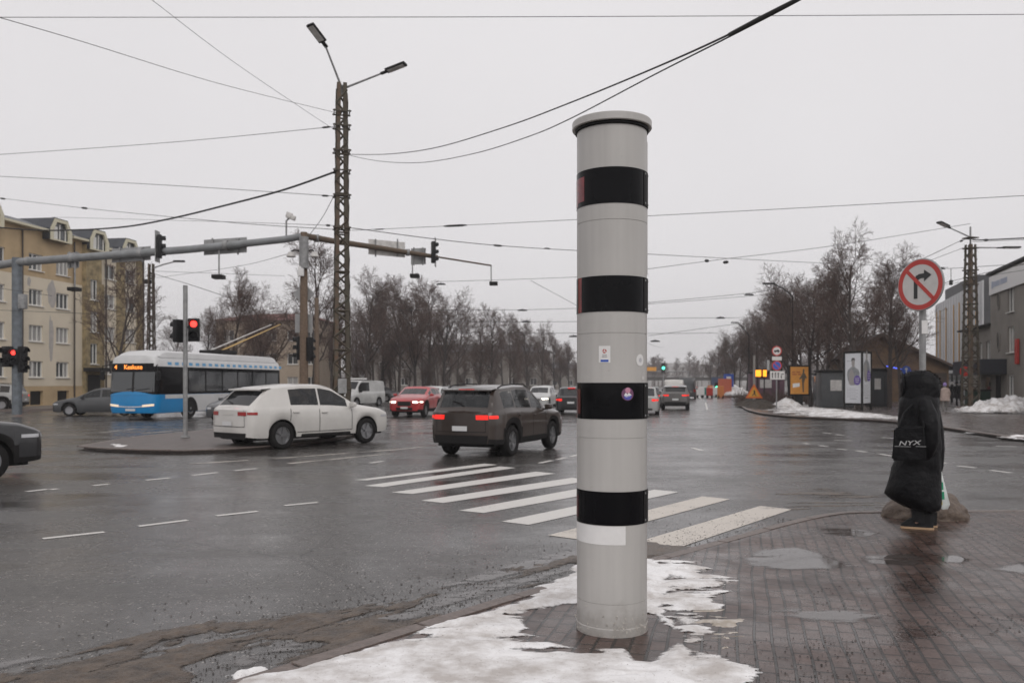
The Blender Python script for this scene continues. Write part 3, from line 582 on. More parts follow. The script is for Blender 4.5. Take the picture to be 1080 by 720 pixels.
redroof = mat('dull_red_roof', (.16, .06, .05), .8, vary=(1, .3)); tan = mat('tan_render_far', (.38, .31, .24), .85, vary=(.5, .15)); white_r = mat('pale_render_far', (.24, .22, .20), .85, vary=(.5, .15)); brick = mat('orange_brick_far', (.30, .16, .10), .85, vary=(1, .3))
block('tan_house', 'tan house with a dull red roof behind bare trees beside the lattice mast', (-35.5, 100, 0), R(-4), 12.5, 10, 9.2, tan, redroof, (1.8, 4.6, 7.4), (1.6, 4.2, 6.8, 9.4, 11.6), roof=1.2)
block('pale_house', 'long pale low house glimpsed between trunks behind the red car', (-27, 155, 0), R(0), 34, 10, 7.5, white_r, M['roof'], (2, 5), (3, 7, 11, 15, 19, 23, 27, 31))
block('brick_house', 'orange brick house glimpsed between trunks above the brown car', (-17, 190, 0), R(0), 13, 10, 6.5, brick, redroof, (2, 4.8), (2, 5, 8, 11))
block('pale_house', 'pale low house with dark roof far behind the trees right of the trunks', (4, 215, 0), R(0), 24, 10, 5.5, white_r, M['roof'], (1.8, 4.2), (3, 7, 11, 15, 19))
# --- right side
gw = mat('grey_brown_render', (.24, .22, .195), .85, vary=(.6, .2), bump=(30, .2))
t1 = math.atan2(-6, -1.7)   # running along the facade towards the camera: x local from far (left in view) to near
BG = thing('grey_shop_building', 'grey brown building with a white fascia board and oval windows at the right edge', 'building', (34.6, 64, 0), t1)
# local +x runs nearer, facade faces local -y (towards the avenue)
def sl_(px):  # distance along the facade seen at pixel column px
    k = (px-540)/F; c, s = math.cos(t1), math.sin(t1); return (k*64-34.6)/(c-k*s)
s0 = sl_(1049); lo = [(sl_(a), sl_(b), z0, z1) for a, b, z0, z1 in ((1033, 1036, 3.1, 4.6), (1040, 1045, 3.1, 4.6), (1048.3, 1050.5, 3.1, 4.6))]
hi = [(sl_(1067.5), sl_(1074.5), z-1.0, z+.6) for z in (7.1, 4.6)]+[(sl_(1067.5), sl_(1074), .9, 2.2)]+[(sl_(1096), sl_(1105), z-1.0, z+.6) for z in (7.1, 4.6, 1.9)]
sN = sl_(1049); Lb = sl_(1150)
g = MB(); wall(g, sN, 5.6, [o for o in lo if o[1] < sN], x0=0); wall(g, Lb, 8.9, hi, x0=sN, y=-.25); g.quad((sN, -.25, 0), (sN, 0, 0), (sN, 0, 5.6), (sN, -.25, 5.6)); g.box((sN/2, 4.5, 2.78), (sN-.1, 8.2, 5.5)); g.box(((sN+Lb)/2, 4.3, 4.42), (Lb-sN-.02, 8.6, 8.84)); g.build('wall', gw, BG)
for o in lo:
    if o[1] < sN: window(BG, *o, mull=1)
for o in hi: window(BG, *o, y=-.25, mull=2)
for z in (7.1, 4.4):
    g = MB(); c = sl_(1058); pts = [(c+.28*math.cos(a), -.27, z+.62*math.sin(a)) for a in np.linspace(0, 2*math.pi, 25)[:-1]]; g.add(pts, [tuple(range(24))]); o = g.build('oval_window', M['pane'], BG, recalc=False)
    g = MB(); g.tube([(p[0], -.28, p[2]) for p in pts]+[(pts[0][0], -.28, pts[0][2])], .05, 6); g.build('frame', gw, o)
g = MB(); g.box(((sl_(1050)+Lb)/2, -.34, 8.15), (Lb-sl_(1050), .1, 1.2)); fb = g.build('fascia_board', M['white'], BG)
g = MB(); x = sl_(1053)
for k, wl in enumerate((.35, .16, .2, .16, .2, .22, 0, .2, .2, .16, .24, .18)):
    if wl: g.box((x+wl/2, -.4, 8.15), (wl, .02, .34 if k else .45))
    x += wl+.1
g.build('fascia_lettering', mat('faded_blue_letters', (.38, .42, .52), .6), fb)
g = MB(); g.box(((sN+Lb)/2, 4.2, 8.98), (Lb-sN+.3, 9.4, .14)); g.box((sN/2, 4, 5.66), (sN+.2, 8.8, .12)); g.build('roof', M['trim'], BG)
g = MB(); g.bbox((sl_(1049), -.95, 2.75), (sl_(1066)-sl_(1033), 1.6, .95), .04); g.build('entrance_canopy', mat('dark_blue_canopy', (.02, .023, .032), .5), BG)
g = MB(); g.box((sl_(1058), -.26, 1.1), (.9, .1, 2.2)); g.build('door', M['trim'], BG)
g = MB(); g.box((sl_(1044), -.06, 1.2), (1.2, .08, 1.8)); g.build('shop_window', M['pane'], BG)
g = MB(); g.box((sl_(1079.5), -.35, 3.6), (.5, .12, 1.5)); g.build('red_banner', M['red'], BG)
# striped hall
BS = thing('striped_hall', 'white hall with orange vertical stripes under a dark grey roof, behind the right lattice mast', 'building', (46.8, 92, 0), math.atan2(-22, -6.6))
LS = 20.5; white_p = mat('white_metal_cladding', (.52, .52, .53), .5, vary=(.5, .1)); org = mat('orange_cladding', (.55, .30, .07), .5)
g = MB(); n = 34
for i in range(n):
    a, b = i*LS/n, (i+1)*LS/n-.03; h = 10.3+.35*i/n; g.box(((a+b)/2, -.05+(.02 if i % 2 else 0), (2.7+h)/2), (b-a, .1, h-2.7))
g.build('cladding', white_p, BS)
g = MB()
for i in (1, 4, 9, 15, 19, 25, 30): a = i*LS/n; g.box((a+.2, -.13, 6.1), (.22, .06, 6.8))
g.build('orange_stripes', org, BS)
g = MB(); g.box((LS/2, 6, 5.3), (LS-.1, 11.9, 10.2)); g.box((6, 6, 10.9), (13.5, 10, 2.2)); g.build('dark_core', mat('dark_grey_cladding', (.06, .06, .065), .6, vary=(.5, .2)), BS)
g = MB(); g.box((LS/2, -.02, 1.35), (LS, .08, 2.5)); g.build('glazed_front', M['pane'], BS)
g = MB()
for i in range(11): g.box((i*LS/10, -.09, 1.35), (.09, .08, 2.6))
g.box((LS/2, -.09, 2.66), (LS, .08, .09))
g.build('mullions', M['trim'], BS)
# brown wooden hall
BW = thing('wooden_hall', 'brown gabled hall with a tan timber gable behind the hooded person', 'building', (29.5, 74, 0), R(-12))
g = MB(); g.add([(0, 0, 0), (8.5, 0, 0), (8.5, 0, 3.2), (3.0, 0, 5.9), (0, 0, 4.2), (0, 9, 0), (8.5, 9, 0), (8.5, 9, 3.2), (3.0, 9, 5.9), (0, 9, 4.2)], [(0, 1, 2, 3, 4), (5, 9, 8, 7, 6), (0, 4, 9, 5), (1, 6, 7, 2)])
g.build('wall', mat('tan_timber', (.13, .078, .042), .8, vary=(1.5, .4)), BW)
g = MB(); g.grid([[(-.6, y, 3.95), (3.0, y, 6.1), (9.3, y, 3.0)] for y in (-.5, 9.5)]); g.grid([[(-.6, y, 3.8), (3.0, y, 5.95), (9.3, y, 2.85)] for y in (-.5, 9.5)]); g.build('roof', M['trim'], BW)
g = MB(); g.add([(-.6, -.52, 3.75), (3.0, -.52, 5.8), (9.3, -.52, 2.8), (9.3, -.52, 3.02), (3.0, -.52, 6.12), (-.6, -.52, 3.98)], [(0, 1, 4, 5), (1, 2, 3, 4)]); g.build('verge_board', mat('brown_board', (.07, .045, .035), .8), BW)
g = MB(); g.box((6.5, -.1, 1.3), (3.6, .1, 2.6)); g.build('dark_shopfront', mat('dark_brown_boards', (.05, .035, .028), .8, vary=(2, .4)), BW)  # shopfront in plain dark brown, set against the gable wall
g = MB(); g.tube([(3.4, -.3, 3.2), (4.6, -.5, 2.9)], .06, 6); g.tube([(5.0, -.5, 2.8), (6.4, -.6, 2.45)], .06, 6); g.build('blue_light_strip', mat('blue_led_lit', (.08, .15, 1), .4, emit=1.2), BW)
# overpass closing the avenue
OV = thing('overpass', 'low dark concrete overpass crossing the far end of the avenue', 'bridge', (55, 270, 0), R(-6))
g = MB(); g.box((0, 0, 3.1), (260, 9, 1.0)); g.build('deck', mat('dark_concrete', (.07, .065, .06), .9, vary=(.2, .3)), OV)
for i in range(-8, 9): q = MB(); q.bbox((i*14, 0, 1.3), (.9, 6, 2.6), .1); q.build('pier', M['kerb'], OV)
g = MB(); g.box((0, -4.4, 4.1), (260, .1, .12))
for i in range(-60, 61): g.box((i*2.1, -4.4, 3.85), (.08, .08, .5))
g.build('railing', M['galv'], OV)
# ------------------------------------------------------------------ trees (bare)
def tree_mesh(seed, H, spread=1., leaders=0, dens=1., lean=0., twr=.0105):
    rg = random.Random(seed); tk = MB(); cw = MB()
    def tub(g, pts, r0, r1, n):
        m = len(pts); g.tube(pts, [r0+(r1-r0)*i/(m-1) for i in range(m)], n, cap=False)
    def perp(d):
        a = Vector((rg.gauss(0, 1), rg.gauss(0, 1), rg.gauss(0, 1))); a -= d*a.dot(d); return a.normalized()
    segs = (9, 6, 5, 3, 2); cnt = (int(17*dens), int(10*dens), 7, 4, 0); wig = (.06, .16, .22, .25, .3)
    def grow(p, d, L, r, lev):
        n = segs[lev]; pts = [p]; rr = r*(.25 if lev == 0 else .35); dirs = []
        for k in range(n):
            d = (d+perp(d)*rg.random()*wig[lev]*2+Vector((0, 0, .10 if lev in (1, 2) else .03))).normalized(); dirs.append(d)
            pts.append(pts[-1]+d*L/n)
        tub(tk if lev < 2 else cw, pts, r, max(rr, twr*.7), (9, 6, 4, 3, 3)[lev])
        for c in range(cnt[lev]):
            t0 = .24 if lev == 0 else .2; t = t0+(1-t0)*(c+rg.random())/max(1, cnt[lev]); x = t*n; i = min(n-1, int(x)); q = pts[i].lerp(pts[i+1], x-i); dd = dirs[i]
            an = R(rg.uniform(28, 58) if lev else rg.uniform(32, 66)*(1-.35*t)); nd = (dd*math.cos(an)+perp(dd)*math.sin(an)).normalized()
            if lev == 0: Lc = H*(.44-.2*t)*spread*rg.uniform(.75, 1.15)
            else: Lc = L*(.62-.25*t)*rg.uniform(.7, 1.15)
            grow(q, nd, Lc, max(twr, (r+(rr-r)*t)*(.5 if lev == 0 else .52)), lev+1)
    grow(Vector((0, 0, -.2)), Vector((lean, 0, 1)).normalized(), H*.88, H*.0165, 0)
    return tk, cw
TV = []; TH = []
def make_tree(i, m_t, m_c, **k):
    t = thing('bare_tree', 'x', 'tree'); tk, cw = tree_mesh(i, **k)
    TH.append(max(v_[2] for v_ in cw.v)); tk.build('trunk', m_t, t, smooth=True, recalc=False, angle=180); cw.build('crown', m_c, t, recalc=False); return t
TV = [make_tree(11, M['bark'], M['twig'], H=13, spread=.9, twr=.0105), make_tree(12, M['bark'], M['twig'], H=14, spread=.85, dens=1., twr=.0105), make_tree(13, M['bark'], M['twig'], H=13, spread=1.05, twr=.0105),
      make_tree(14, M['bark2'], M['twig'], H=12, spread=1.1, dens=1.1, twr=.010), make_tree(15, M['bark2'], M['twig'], H=12, spread=1.15, lean=.1, twr=.010), make_tree(16, M['bark'], M['twig'], H=11, spread=1.2, dens=.75, twr=.014)]
used_t = set()
def tree(v, x, Y, top, label, group, rz=None, z=.0):
    """x, top: image column and crown top; Y: distance; the height follows"""
    X = (x-540)/F*Y; h = EYE+(HZ-top)*Y/F-z; src = TV[v]
    t = src if v not in used_t else copy_tree(src)
    used_t.add(v); t.location = (X, Y, z); t.rotation_euler = (0, 0, random.random()*6.28 if rz is None else rz); s = 1.05*h/TH[v]; t.scale = (s, s, s)
    tag(t, label, 'tree', group); return t
GL = 'bare street trees left of the lattice mast'
tree(5, 121, 52, 274, 'bare tree with crooked limbs in front of the apartment house, behind the trolleybus', GL, 1.0)
tree(2, 247, 62, 288, 'slender bare tree behind the trolleybus roof, left of the wooden gantry post', GL, .4)
tree(4, 290, 58, 300, 'bare tree with a leaning dark trunk beside the wooden gantry post', GL, 3.0)
tree(0, 331, 66, 250, 'tall thin bare tree directly behind the wooden gantry post', GL, 2.0)
tree(3, 216, 88, 318, 'low bare tree behind the pedestrian light pole', GL)
tree(2, 186, 95, 335, 'low bare tree between the apartment house and the pedestrian light pole', GL)
tree(3, 272, 85, 322, 'bushy bare tree in front of the tan house', GL)
GM = 'bare trees of the park strip in the middle'
mid = [(0, 384, 84, 286), (3, 403, 96, 300), (2, 421, 92, 292), (3, 438, 88, 296), (0, 452, 104, 293), (3, 468, 94, 305), (2, 483, 110, 325), (1, 412, 112, 303), (3, 394, 118, 318), (3, 446, 122, 305), (1, 377, 100, 330),
       (0, 518, 112, 322), (1, 538, 118, 328), (0, 507, 125, 330), (3, 556, 130, 333), (1, 572, 138, 340), (3, 585, 150, 350), (3, 600, 160, 360), (2, 546, 160, 345), (3, 564, 175, 352), (3, 590, 190, 362), (3, 530, 150, 340), (1, 462, 150, 322), (3, 612, 210, 368), (3, 628, 240, 372), (2, 350, 92, 312), (3, 360, 105, 335)]
for v, x, Y, top in mid:
    tree(v, x, Y, top, 'bare park tree in the dense brown group behind the white and red cars' if x < 495 else 'bare park tree in the row receding behind the brown car and the speed camera', GM+(' left' if x < 495 else ' right'), z=.04)
GR = 'bare trees along the right side of the avenue'
rt = [(1, 905, 52, 243), (0, 938, 55, 262), (0, 870, 60, 276), (4, 855, 56, 290), (2, 886, 66, 285), (1, 950, 68, 278), (3, 838, 70, 283), (3, 862, 76, 288), (3, 825, 82, 303), (3, 846, 90, 298), (3, 832, 98, 302), (0, 812, 94, 318), (3, 800, 104, 326), (3, 788, 118, 340), (3, 775, 132, 349), (3, 765, 150, 354), (3, 756, 172, 362), (1, 818, 112, 318), (3, 780, 150, 345), (2, 794, 128, 336), (3, 750, 200, 368), (2, 920, 80, 290)]
lab = {905: 'tallest bare tree behind the white advertising column', 938: 'bare tree just left of the round no right turn sign', 870: 'bare tree behind the grey kiosk', 855: 'bare tree with spreading dark limbs right of the orange poster'}
for v, x, Y, top in rt:
    tree(v, x, Y, top, lab.get(x, 'bare dark tree in the row receding along the right side of the avenue'), None if x in lab else GR, z=PZ)
for i, (x, Y) in enumerate(((378, 95), (392, 100), (407, 104), (418, 97), (432, 108), (447, 99), (460, 112), (475, 104), (490, 120), (505, 116), (522, 128), (540, 126), (558, 140), (575, 150), (592, 165), (606, 180))):
    tree(3, x, Y, 404-(6.0+1.8*math.sin(i*2.3)-EYE)*F/Y, 'low bare shrubby tree between the trunks of the park strip', 'low shrubby trees of the park strip', z=-.9)
# hedge-like shrubs under the trees on the right and left
g = MB(); rg = random.Random(3)
for k in range(1100):
    x0 = rg.uniform(18, 26); y0 = 66+rg.uniform(-3, 3); d = Vector((rg.gauss(0, .5), rg.gauss(0, .5), 1)).normalized(); p = Vector((x0, y0, .1)); L = rg.uniform(.5, 1.3)
    g.tube([p, p+d*L*.5, p+d*L+Vector((rg.gauss(0, .15), 0, 0))], [.02, .015, .008], 3, cap=False)
tag(g.build('shrub_hedge', M['twig'], recalc=False), 'leafless brown hedge under the right hand trees beside the orange poster', 'hedge')
# distant wood behind the overpass
g = MB(); rg = random.Random(9)
for k in range(240):
    x0 = rg.uniform(-60, 260); y0 = rg.uniform(330, 520); H = rg.uniform(9, 17); g.tube([(x0, y0, 0), (x0+rg.gauss(0, .6), y0, H)], [.22, .06], 4, cap=False)
    for j in range(46):
        z = H*rg.uniform(.25, 1.0); a = rg.random()*6.28; L = H*.33*(1.15-z/H)+.6; d = Vector((math.cos(a), math.sin(a), rg.uniform(.4, 1.3))).normalized()
        p = Vector((x0, y0, z)); q = p+d*L; g.tube([p, q], [.12, .05], 3, cap=False)
        for i in range(3):
            b = p.lerp(q, rg.uniform(.3, 1)); e = b+Vector((rg.gauss(0, 1), rg.gauss(0, 1), rg.uniform(0, 1.5))).normalized()*L*.5; g.tube([b, e], [.07, .03], 3, cap=False)
tag(g.build('distant_wood', M['twig'], recalc=False), 'hazy grey wood on the slope beyond the overpass', None, kind='stuff')
# ------------------------------------------------------------------ vehicles
def paint(name, c, rough=.3, dirt=.25):
    return mat(name, c, rough, coat=.6, vary=(1.1, dirt), spec=.5)
class Shape:
    """car surface: longitudinal stations with height dependent half width"""
    def __init__(s, L, W, H, prof, belt, wb, wx, r, sill=.24, tuck=.13, rw=.8):
        s.L, s.W, s.H, s.r, s.sill, s.rw = L, W, H, r, sill, rw
        s.px, s.pz = [p[0] for p in prof], [p[1] for p in prof]; s.bx, s.bz = [p[0] for p in belt], [p[1] for p in belt]
        s.wx = wx; s.tuck = tuck
    def zt(s, x):
        return float(np.mean([np.interp(x+d, s.px, s.pz) for d in (-.05, -.025, 0, .025, .05)]))
    def zb(s, x): return min(float(np.interp(x, s.bx, s.bz)), s.zt(x)-.035)
    def hw(s, x):
        t = abs(x)/(s.L/2); return s.W/2*(1-s.tuck*max(0, (t-.45)/.55)**2.6-.10*max(0, (t-.94)/.06)**2)
    def zl(s, x):
        z = s.sill+.04*max(0, (abs(x)/(s.L/2)-.8)/.2)**2
        for c in s.wx:
            d = abs(x-c); ra = s.r+.07
            if d < ra: z = max(z, s.r+math.sqrt(ra*ra-d*d)*.98)
        return z
    def sec(s, x):
        w = s.hw(x); zl, zb, zt = s.zl(x), s.zb(x), s.zt(x); h = zb-zl; k = min(1, max(0, (zt-zb)/(s.H*.36)))
        wr = w*(.90-(.90-s.rw)*k)
        P = [(w*.955, zl), (w*.985, zl+h*.16), (w, zl+h*.5), (w*.992, zl+h*.85), (w*.965, zb)]
        a = (w*.945, zb+min(.03, (zt-zb)*.3)); c = (wr, zt-min(.05, (zt-zb)*.35))
        for t in (0, .10, .88, 1): P.append((a[0]+(c[0]-a[0])*t-.0*t, a[1]+(c[1]-a[1])*t))
        P += [(wr*.86, zt-.015*min(1, k*2+.2)), (wr*.45, zt), (0, zt+.008)]
        return P
    def side(s, x, z, off=.004):
        P = s.sec(x); return float(np.interp(z, [p[1] for p in P[:9]], [p[0] for p in P[:9]]))+off
    def end(s, e, z, u, off=.005):       # e=+1 front, -1 rear; u in [-1,1] across
        x = e*s.L/2; w = s.side(x, z, 0); z0 = s.zl(x); k = min(1, max(0, (z-z0)/.2))
        return (x+e*(.07*(1-abs(u)**2.6)*(.55+.45*k)+off), w*u, z)
def body_mesh(s, n=110):
    ts = np.linspace(-1, 1, n); xs = s.L/2*np.sin(ts*math.pi/2)*.5+s.L/2*ts*.5
    for c in s.wx: xs = np.append(xs, [c-s.r-.071, c+s.r+.071, c-s.r-.069, c+s.r+.069])
    xs = np.unique(np.round(xs, 4)); return xs, [s.sec(x) for x in xs]
def make_vehicle(spec, name, label, cat):
    s = Shape(**spec['shape']); root = thing(name, label, cat); det = spec.get('det', 2); pm = spec['paint']; low = spec.get('clad', pm)
    xs, secs = body_mesh(s, 110 if det > 1 else 60); b = MB(); gl = MB(); cl = MB(); ns = len(secs[0])
    wi, ws, rg = spec['win'], spec['ws'], spec['rg']
    for j in range(len(xs)-1):
        xm = (xs[j]+xs[j+1])/2; A, B = secs[j], secs[j+1]; hgt = s.zt(xm)-s.zb(xm)
        for i in range(ns-1):
            t = b
            if i == 6 and hgt > .13 and any(a < xm < c for a, c in wi): t = gl
            if i >= 9 and (ws[0] < xm < ws[1] or rg[0] < xm < rg[1]): t = gl
            if i == 8 and False: t = gl
            if i < 1 and low is not pm: t = cl
            if low is not pm and i == 1 and any(abs(xm-c) < s.r+.15 for c in s.wx): t = cl
            for sg in (1, -1):
                t.quad((xs[j], sg*A[i][0], A[i][1]), (xs[j+1], sg*B[i][0], B[i][1]), (xs[j+1], sg*B[i+1][0], B[i+1][1]), (xs[j], sg*A[i+1][0], A[i+1][1]))
    for e in (1, -1):                     # front and rear skins
        x = e*s.L/2; z0, z1 = s.zl(x), s.sec(x)[5][1]; zs = np.linspace(z0, z1, 9); us = np.linspace(-1, 1, 15)
        b.grid([[s.end(e, z, u, 0) if abs(u) < .999 else (x, s.side(x, z, 0)*u, z) for u in us] for z in zs])
        top = [s.end(e, z1, u, 0) if abs(u) < .999 else (x, s.side(x, z1, 0)*u, z1) for u in us]; P = s.sec(x)
        crown = [(x, y, float(np.interp(-abs(y), [-p[0] for p in P[5:]], [p[1] for p in P[5:]]))) for y in [t[1] for t in top]]
        b.grid([top, crown])
    bm_ = MB(); bm_.v, bm_.f = b.v, b.f; bo = weld(bm_, 'body', pm, root); 
    if gl.f: weld(gl, 'window', M['glass'], root)
    if cl.f: weld(cl, 'wheel_arch_cladding', M['trim'], root)
    u = MB(); hwd = s.W/2-.26; u.box((0, 0, .47), (s.L-.5, hwd*2, .46)); 
    for a, c in ((-s.L/2+.08, s.wx[0]-s.r-.1), (s.wx[0]+s.r+.1, s.wx[1]-s.r-.1), (s.wx[1]+s.r+.1, s.L/2-.08)): u.box(((a+c)/2, 0, .5), (max(.05, c-a-.3), (s.W-.36), .5))
    u.build('underbody', M['trim'], root)
    def patch(mb, e, z0, z1, u0, u1, off=.006, n=8, shrink=0.):
        mb.grid([[s.end(e, z, u0+(u1-u0)*k/n, off) for k in range(n+1)] for z in np.linspace(z0, z1, 5)])
    def spatch(mb, sg, x0, x1, z0, z1, off=.004, n=8, top=None):
        rows = []
        for x in np.linspace(x0, x1, n+1):
            zz1 = z1 if top is None else top(x); za = max(z0, s.zl(x)+.01) if z0 < s.zb(x) else z0
            rows.append([(x, sg*s.side(x, z, off), z) for z in np.linspace(za, zz1, 7)])
        mb.grid(rows)
    hx = s.L/2
    for part, e, z0, z1, u0, m_, wrap in spec['lights']:
        for sg in (1, -1):
            g = MB(); patch(g, e, z0, z1, sg*u0, sg*.985, .008); 
            if wrap:
                a, c = (hx-wrap, hx) if e > 0 else (-hx, -hx+wrap); spatch(g, sg, a, c, z0+.02, z1-.01, .008, 4)
            g.build(part, m_, root, smooth=True)
    for part, e, z0, z1, u0, m_ in spec['panels']:
        g = MB(); patch(g, e, z0, z1, -u0, u0, .01 if part != 'number_plate' else .02); g.build(part, m_, root, smooth=True)
    if spec.get('brake'):
        g = MB(); zt_ = s.zt(rg[0])+.0; g.box((rg[1]-.02 if det else rg[1], 0, s.zt(rg[1])+.02), (.12, .4, .03)); g.build('high_brake_light', M['tail_lit'], root)
    # wheels: tyre mesh with the rim as sub-part
    if True:
        prof_t = [(s.r*.64, -.10), (s.r*.9, -.115), (s.r*.985, -.09), (s.r, -.05), (s.r, .05), (s.r*.985, .09), (s.r*.9, .115), (s.r*.64, .10)]
        for wxx in s.wx:
            for sg in (1, -1):
                c = (wxx, sg*(s.W/2-.135), s.r); t = MB(); t.lathe(prof_t, c, 28 if det > 1 else 16, 'y', cap=False); wo = t.build('wheel', M['tyre'], root, smooth=True, angle=60)
                q = MB(); ro = sg*.085; q.lathe([(s.r*.66, -.02), (s.r*.66, ro), (s.r*.60, ro*.98), (s.r*.58, ro*.5), (.001, ro*.45)] if sg > 0 else [(s.r*.66, .02), (s.r*.66, ro), (s.r*.60, ro*.98), (s.r*.58, ro*.5), (.001, ro*.45)], c, 24 if det > 1 else 14, 'y', cap=False)
                if det > 1:
                    for k in range(5):
                        for d_ in (-.12, .12):
                            a = k*2*math.pi/5+d_; M2 = Matrix.Translation((c[0], c[1]+ro*.8, c[2])) @ Matrix.Rotation(a, 4, 'Y'); q.box((s.r*.33, 0, 0), (s.r*.58, .02, .03), M2)
                    q.lathe([(.04, ro*.5), (.04, ro*.95), (.001, ro)], c, 12, 'y', cap=False)
                q.build('rim', M['rim'], wo, smooth=True)
                if det > 1:
                    q = MB(); q.lathe([(.001, ro*.42), (s.r*.57, ro*.42)], c, 16, 'y', cap=False); q.build('brake_disc', M['trim'], wo)
    if det > 0:
        for sg in (1, -1):
            g = MB(); x = spec['mirror']; z = s.zb(x)+.11; g.bbox((x, sg*(s.W/2+.09), z), (.13, .19, .13), .04); g.bbox((x+.02, sg*(s.W/2-.01), z-.06), (.06, .14, .04), .01); g.build('mirror', spec.get('mirrorm', pm), root, smooth=True)
    if det > 1:
        for sg in (1, -1):
            for (a, c) in spec['doors']:
                g = MB(); zz = s.sill+.12
                for (p0, p1) in (((a, zz), (a, None)), ((c, zz), (c, None))):
                    x = p0[0]; rows = [[(x+dx, sg*s.side(x+dx, z, .0035), z) for dx in (-.009, .009)] for z in np.linspace(max(zz, s.zl(x)+.02), s.zb(x)-.01, 8)]; g.grid(rows)
                rows = [[(x, sg*s.side(x, zz+dz, .0035), zz+dz) for dz in (-.009, .009)] for x in np.linspace(max(a, s.wx[0]+s.r+.08), min(c, s.wx[1]-s.r-.08), 8)]; g.grid(rows)
                d = g.build('door', M['trim'], root)
                h = MB(); x = a+.16; z = s.zb(x)-.10; h.bbox((x, sg*(s.side(x, z)+.015), z), (.2, .035, .035), .01); h.build('handle', pm, d, smooth=True)
    if det > 1:
        g = MB(); z0, z1 = s.zl(-hx)+.26, s.sec(-hx)[5][1]
        patch(g, -1, z0-.007, z0+.007, -.9, .9, .007)
        for sg in (-1, 1): patch(g, -1, z0, z1, sg*.885, sg*.90, .007)
        g.build('tailgate_seam', M['trim'], root)
        g = MB(); patch(g, -1, z1-.13, z1-.09, -.32, .32, .009); g.build('tailgate_trim', pm, root)
        for x in (-hx+1.55, .25):
            for sg in (-1, 1): g = MB(); g.bbox((x-.25, sg*.38, s.H*.5), (.16, .46, .62), .06); g.bbox((x-.30, sg*.38, s.H*.5+.40), (.1, .26, .18), .04); g.build('seat', M['trim'], root, smooth=True)
    if spec.get('rails'):
        a, c = spec['rails']
        for sg in (1, -1):
            g = MB(); pts = [(x, sg*(s.sec(x)[8][0]-.04), s.zt(x)+(.02 if 0 < i < 9 else -.02)) for i, x in enumerate(np.linspace(a, c, 10))]; g.tube(pts, .016, 6); g.build('roof_rail', M['trim'], root, smooth=True)
    if spec.get('spoiler'):
        a, c = spec['spoiler']; g = MB(); z = s.zt(c)-.035
        w_ = s.sec(c)[8][0]-.02; g.grid([[(x, y, zz) for y in np.linspace(-w_, w_, 9)] for x, zz in ((c, z+.012), (a, z-.02), (a, z-.05), (c-.05, z-.04))]); g.build('spoiler', pm, root, smooth=True)
    if spec.get('rearwiper'):
        g = MB(); x = rg[0]+.03; g.tube([(x-.05, 0, s.zt(x)+.02), (x+.03, .32, s.zt(x+.03)+.05)], .012, 5); g.build('rear_wiper', M['trim'], root)
    return root
def weld(mb, name, m, parent):
    me = bpy.data.meshes.new(name); me.from_pydata(mb.v, [], mb.f); bm = bmesh.new(); bm.from_mesh(me); bmesh.ops.remove_doubles(bm, verts=bm.verts[:], dist=.0006)
    bmesh.ops.dissolve_degenerate(bm, edges=bm.edges[:], dist=.0004); bmesh.ops.recalc_face_normals(bm, faces=bm.faces[:])
    for e in bm.edges:
        if len(e.link_faces) == 2 and e.calc_face_angle(0) > R(38): e.smooth = False
    for f in bm.faces: f.smooth = True
    bm.to_mesh(me); bm.free(); me.materials.append(m); o = bpy.data.objects.new(name, me); COL.objects.link(o); o.parent = parent; return o
def suv(p, bumpz=(.33, .52), low_back=0., L=4.6, W=1.86, H=1.68, lit=True, front_lit=False, clad=True, det=2, plate_rear=(.62, .73), rails=True, **k):
    h = L/2; r = .355
    sh = dict(L=L, W=W, H=H, wb=0, r=r, wx=(-h+.95, h-.92), sill=.3, tuck=.12, rw=.76,
        prof=[(-h-.05, 1.03), (-h+.03, 1.06), (-h+.10, 1.12), (-h+.36+low_back, H-.09-low_back*.25), (-h+.55+low_back, H-.05-low_back*.1), (-h+1.4+low_back, H+.0), (-.1, H), (h-2.1, H-.07), (h-1.28, 1.14), (h-1.0, 1.09), (h-.35, 1.0), (h-.08, .9), (h+.05, .82)],
        belt=[(-h, 1.03), (-h+.9, 1.06), (0, 1.02), (h-1.2, .99), (h-.4, .93), (h, .8)])
    d = dict(shape=sh, paint=p, det=det, clad=M['trim'] if clad else p, win=[(-h+.55, -h+1.12), (-h+1.2, -h+2.08), (-h+2.16, h-1.62)], ws=(h-2.0, h-1.3), rg=(-h+.115, -h+.34),
        lights=[('tail_light', -1, .88, .98, .58, M['tail_lit'] if lit else M['tail'], .22), ('head_light', 1, .72, .81, .64, M['head_lit'] if front_lit else M['head'], .38)],
        panels=[('grille', 1, .58, .80, .5, M['trim']), ('lower_intake', 1, .36, .5, .62, M['trim']), ('rear_bumper_trim', -1, bumpz[0], bumpz[1], .97, M['trim']), ('number_plate', -1, *plate_rear, .27, M['plate']), ('number_plate', 1, .44, .54, .27, M['plate'])],
        mirror=h-1.55, mirrorm=p, doors=[(-h+1.18, -h+2.12), (-h+2.12, h-1.5)], rails=(-h+.6, h-2.2) if rails else None, spoiler=(-h+.24, -h+.55), rearwiper=det > 1, brake=lit)
    d.update(k); return d
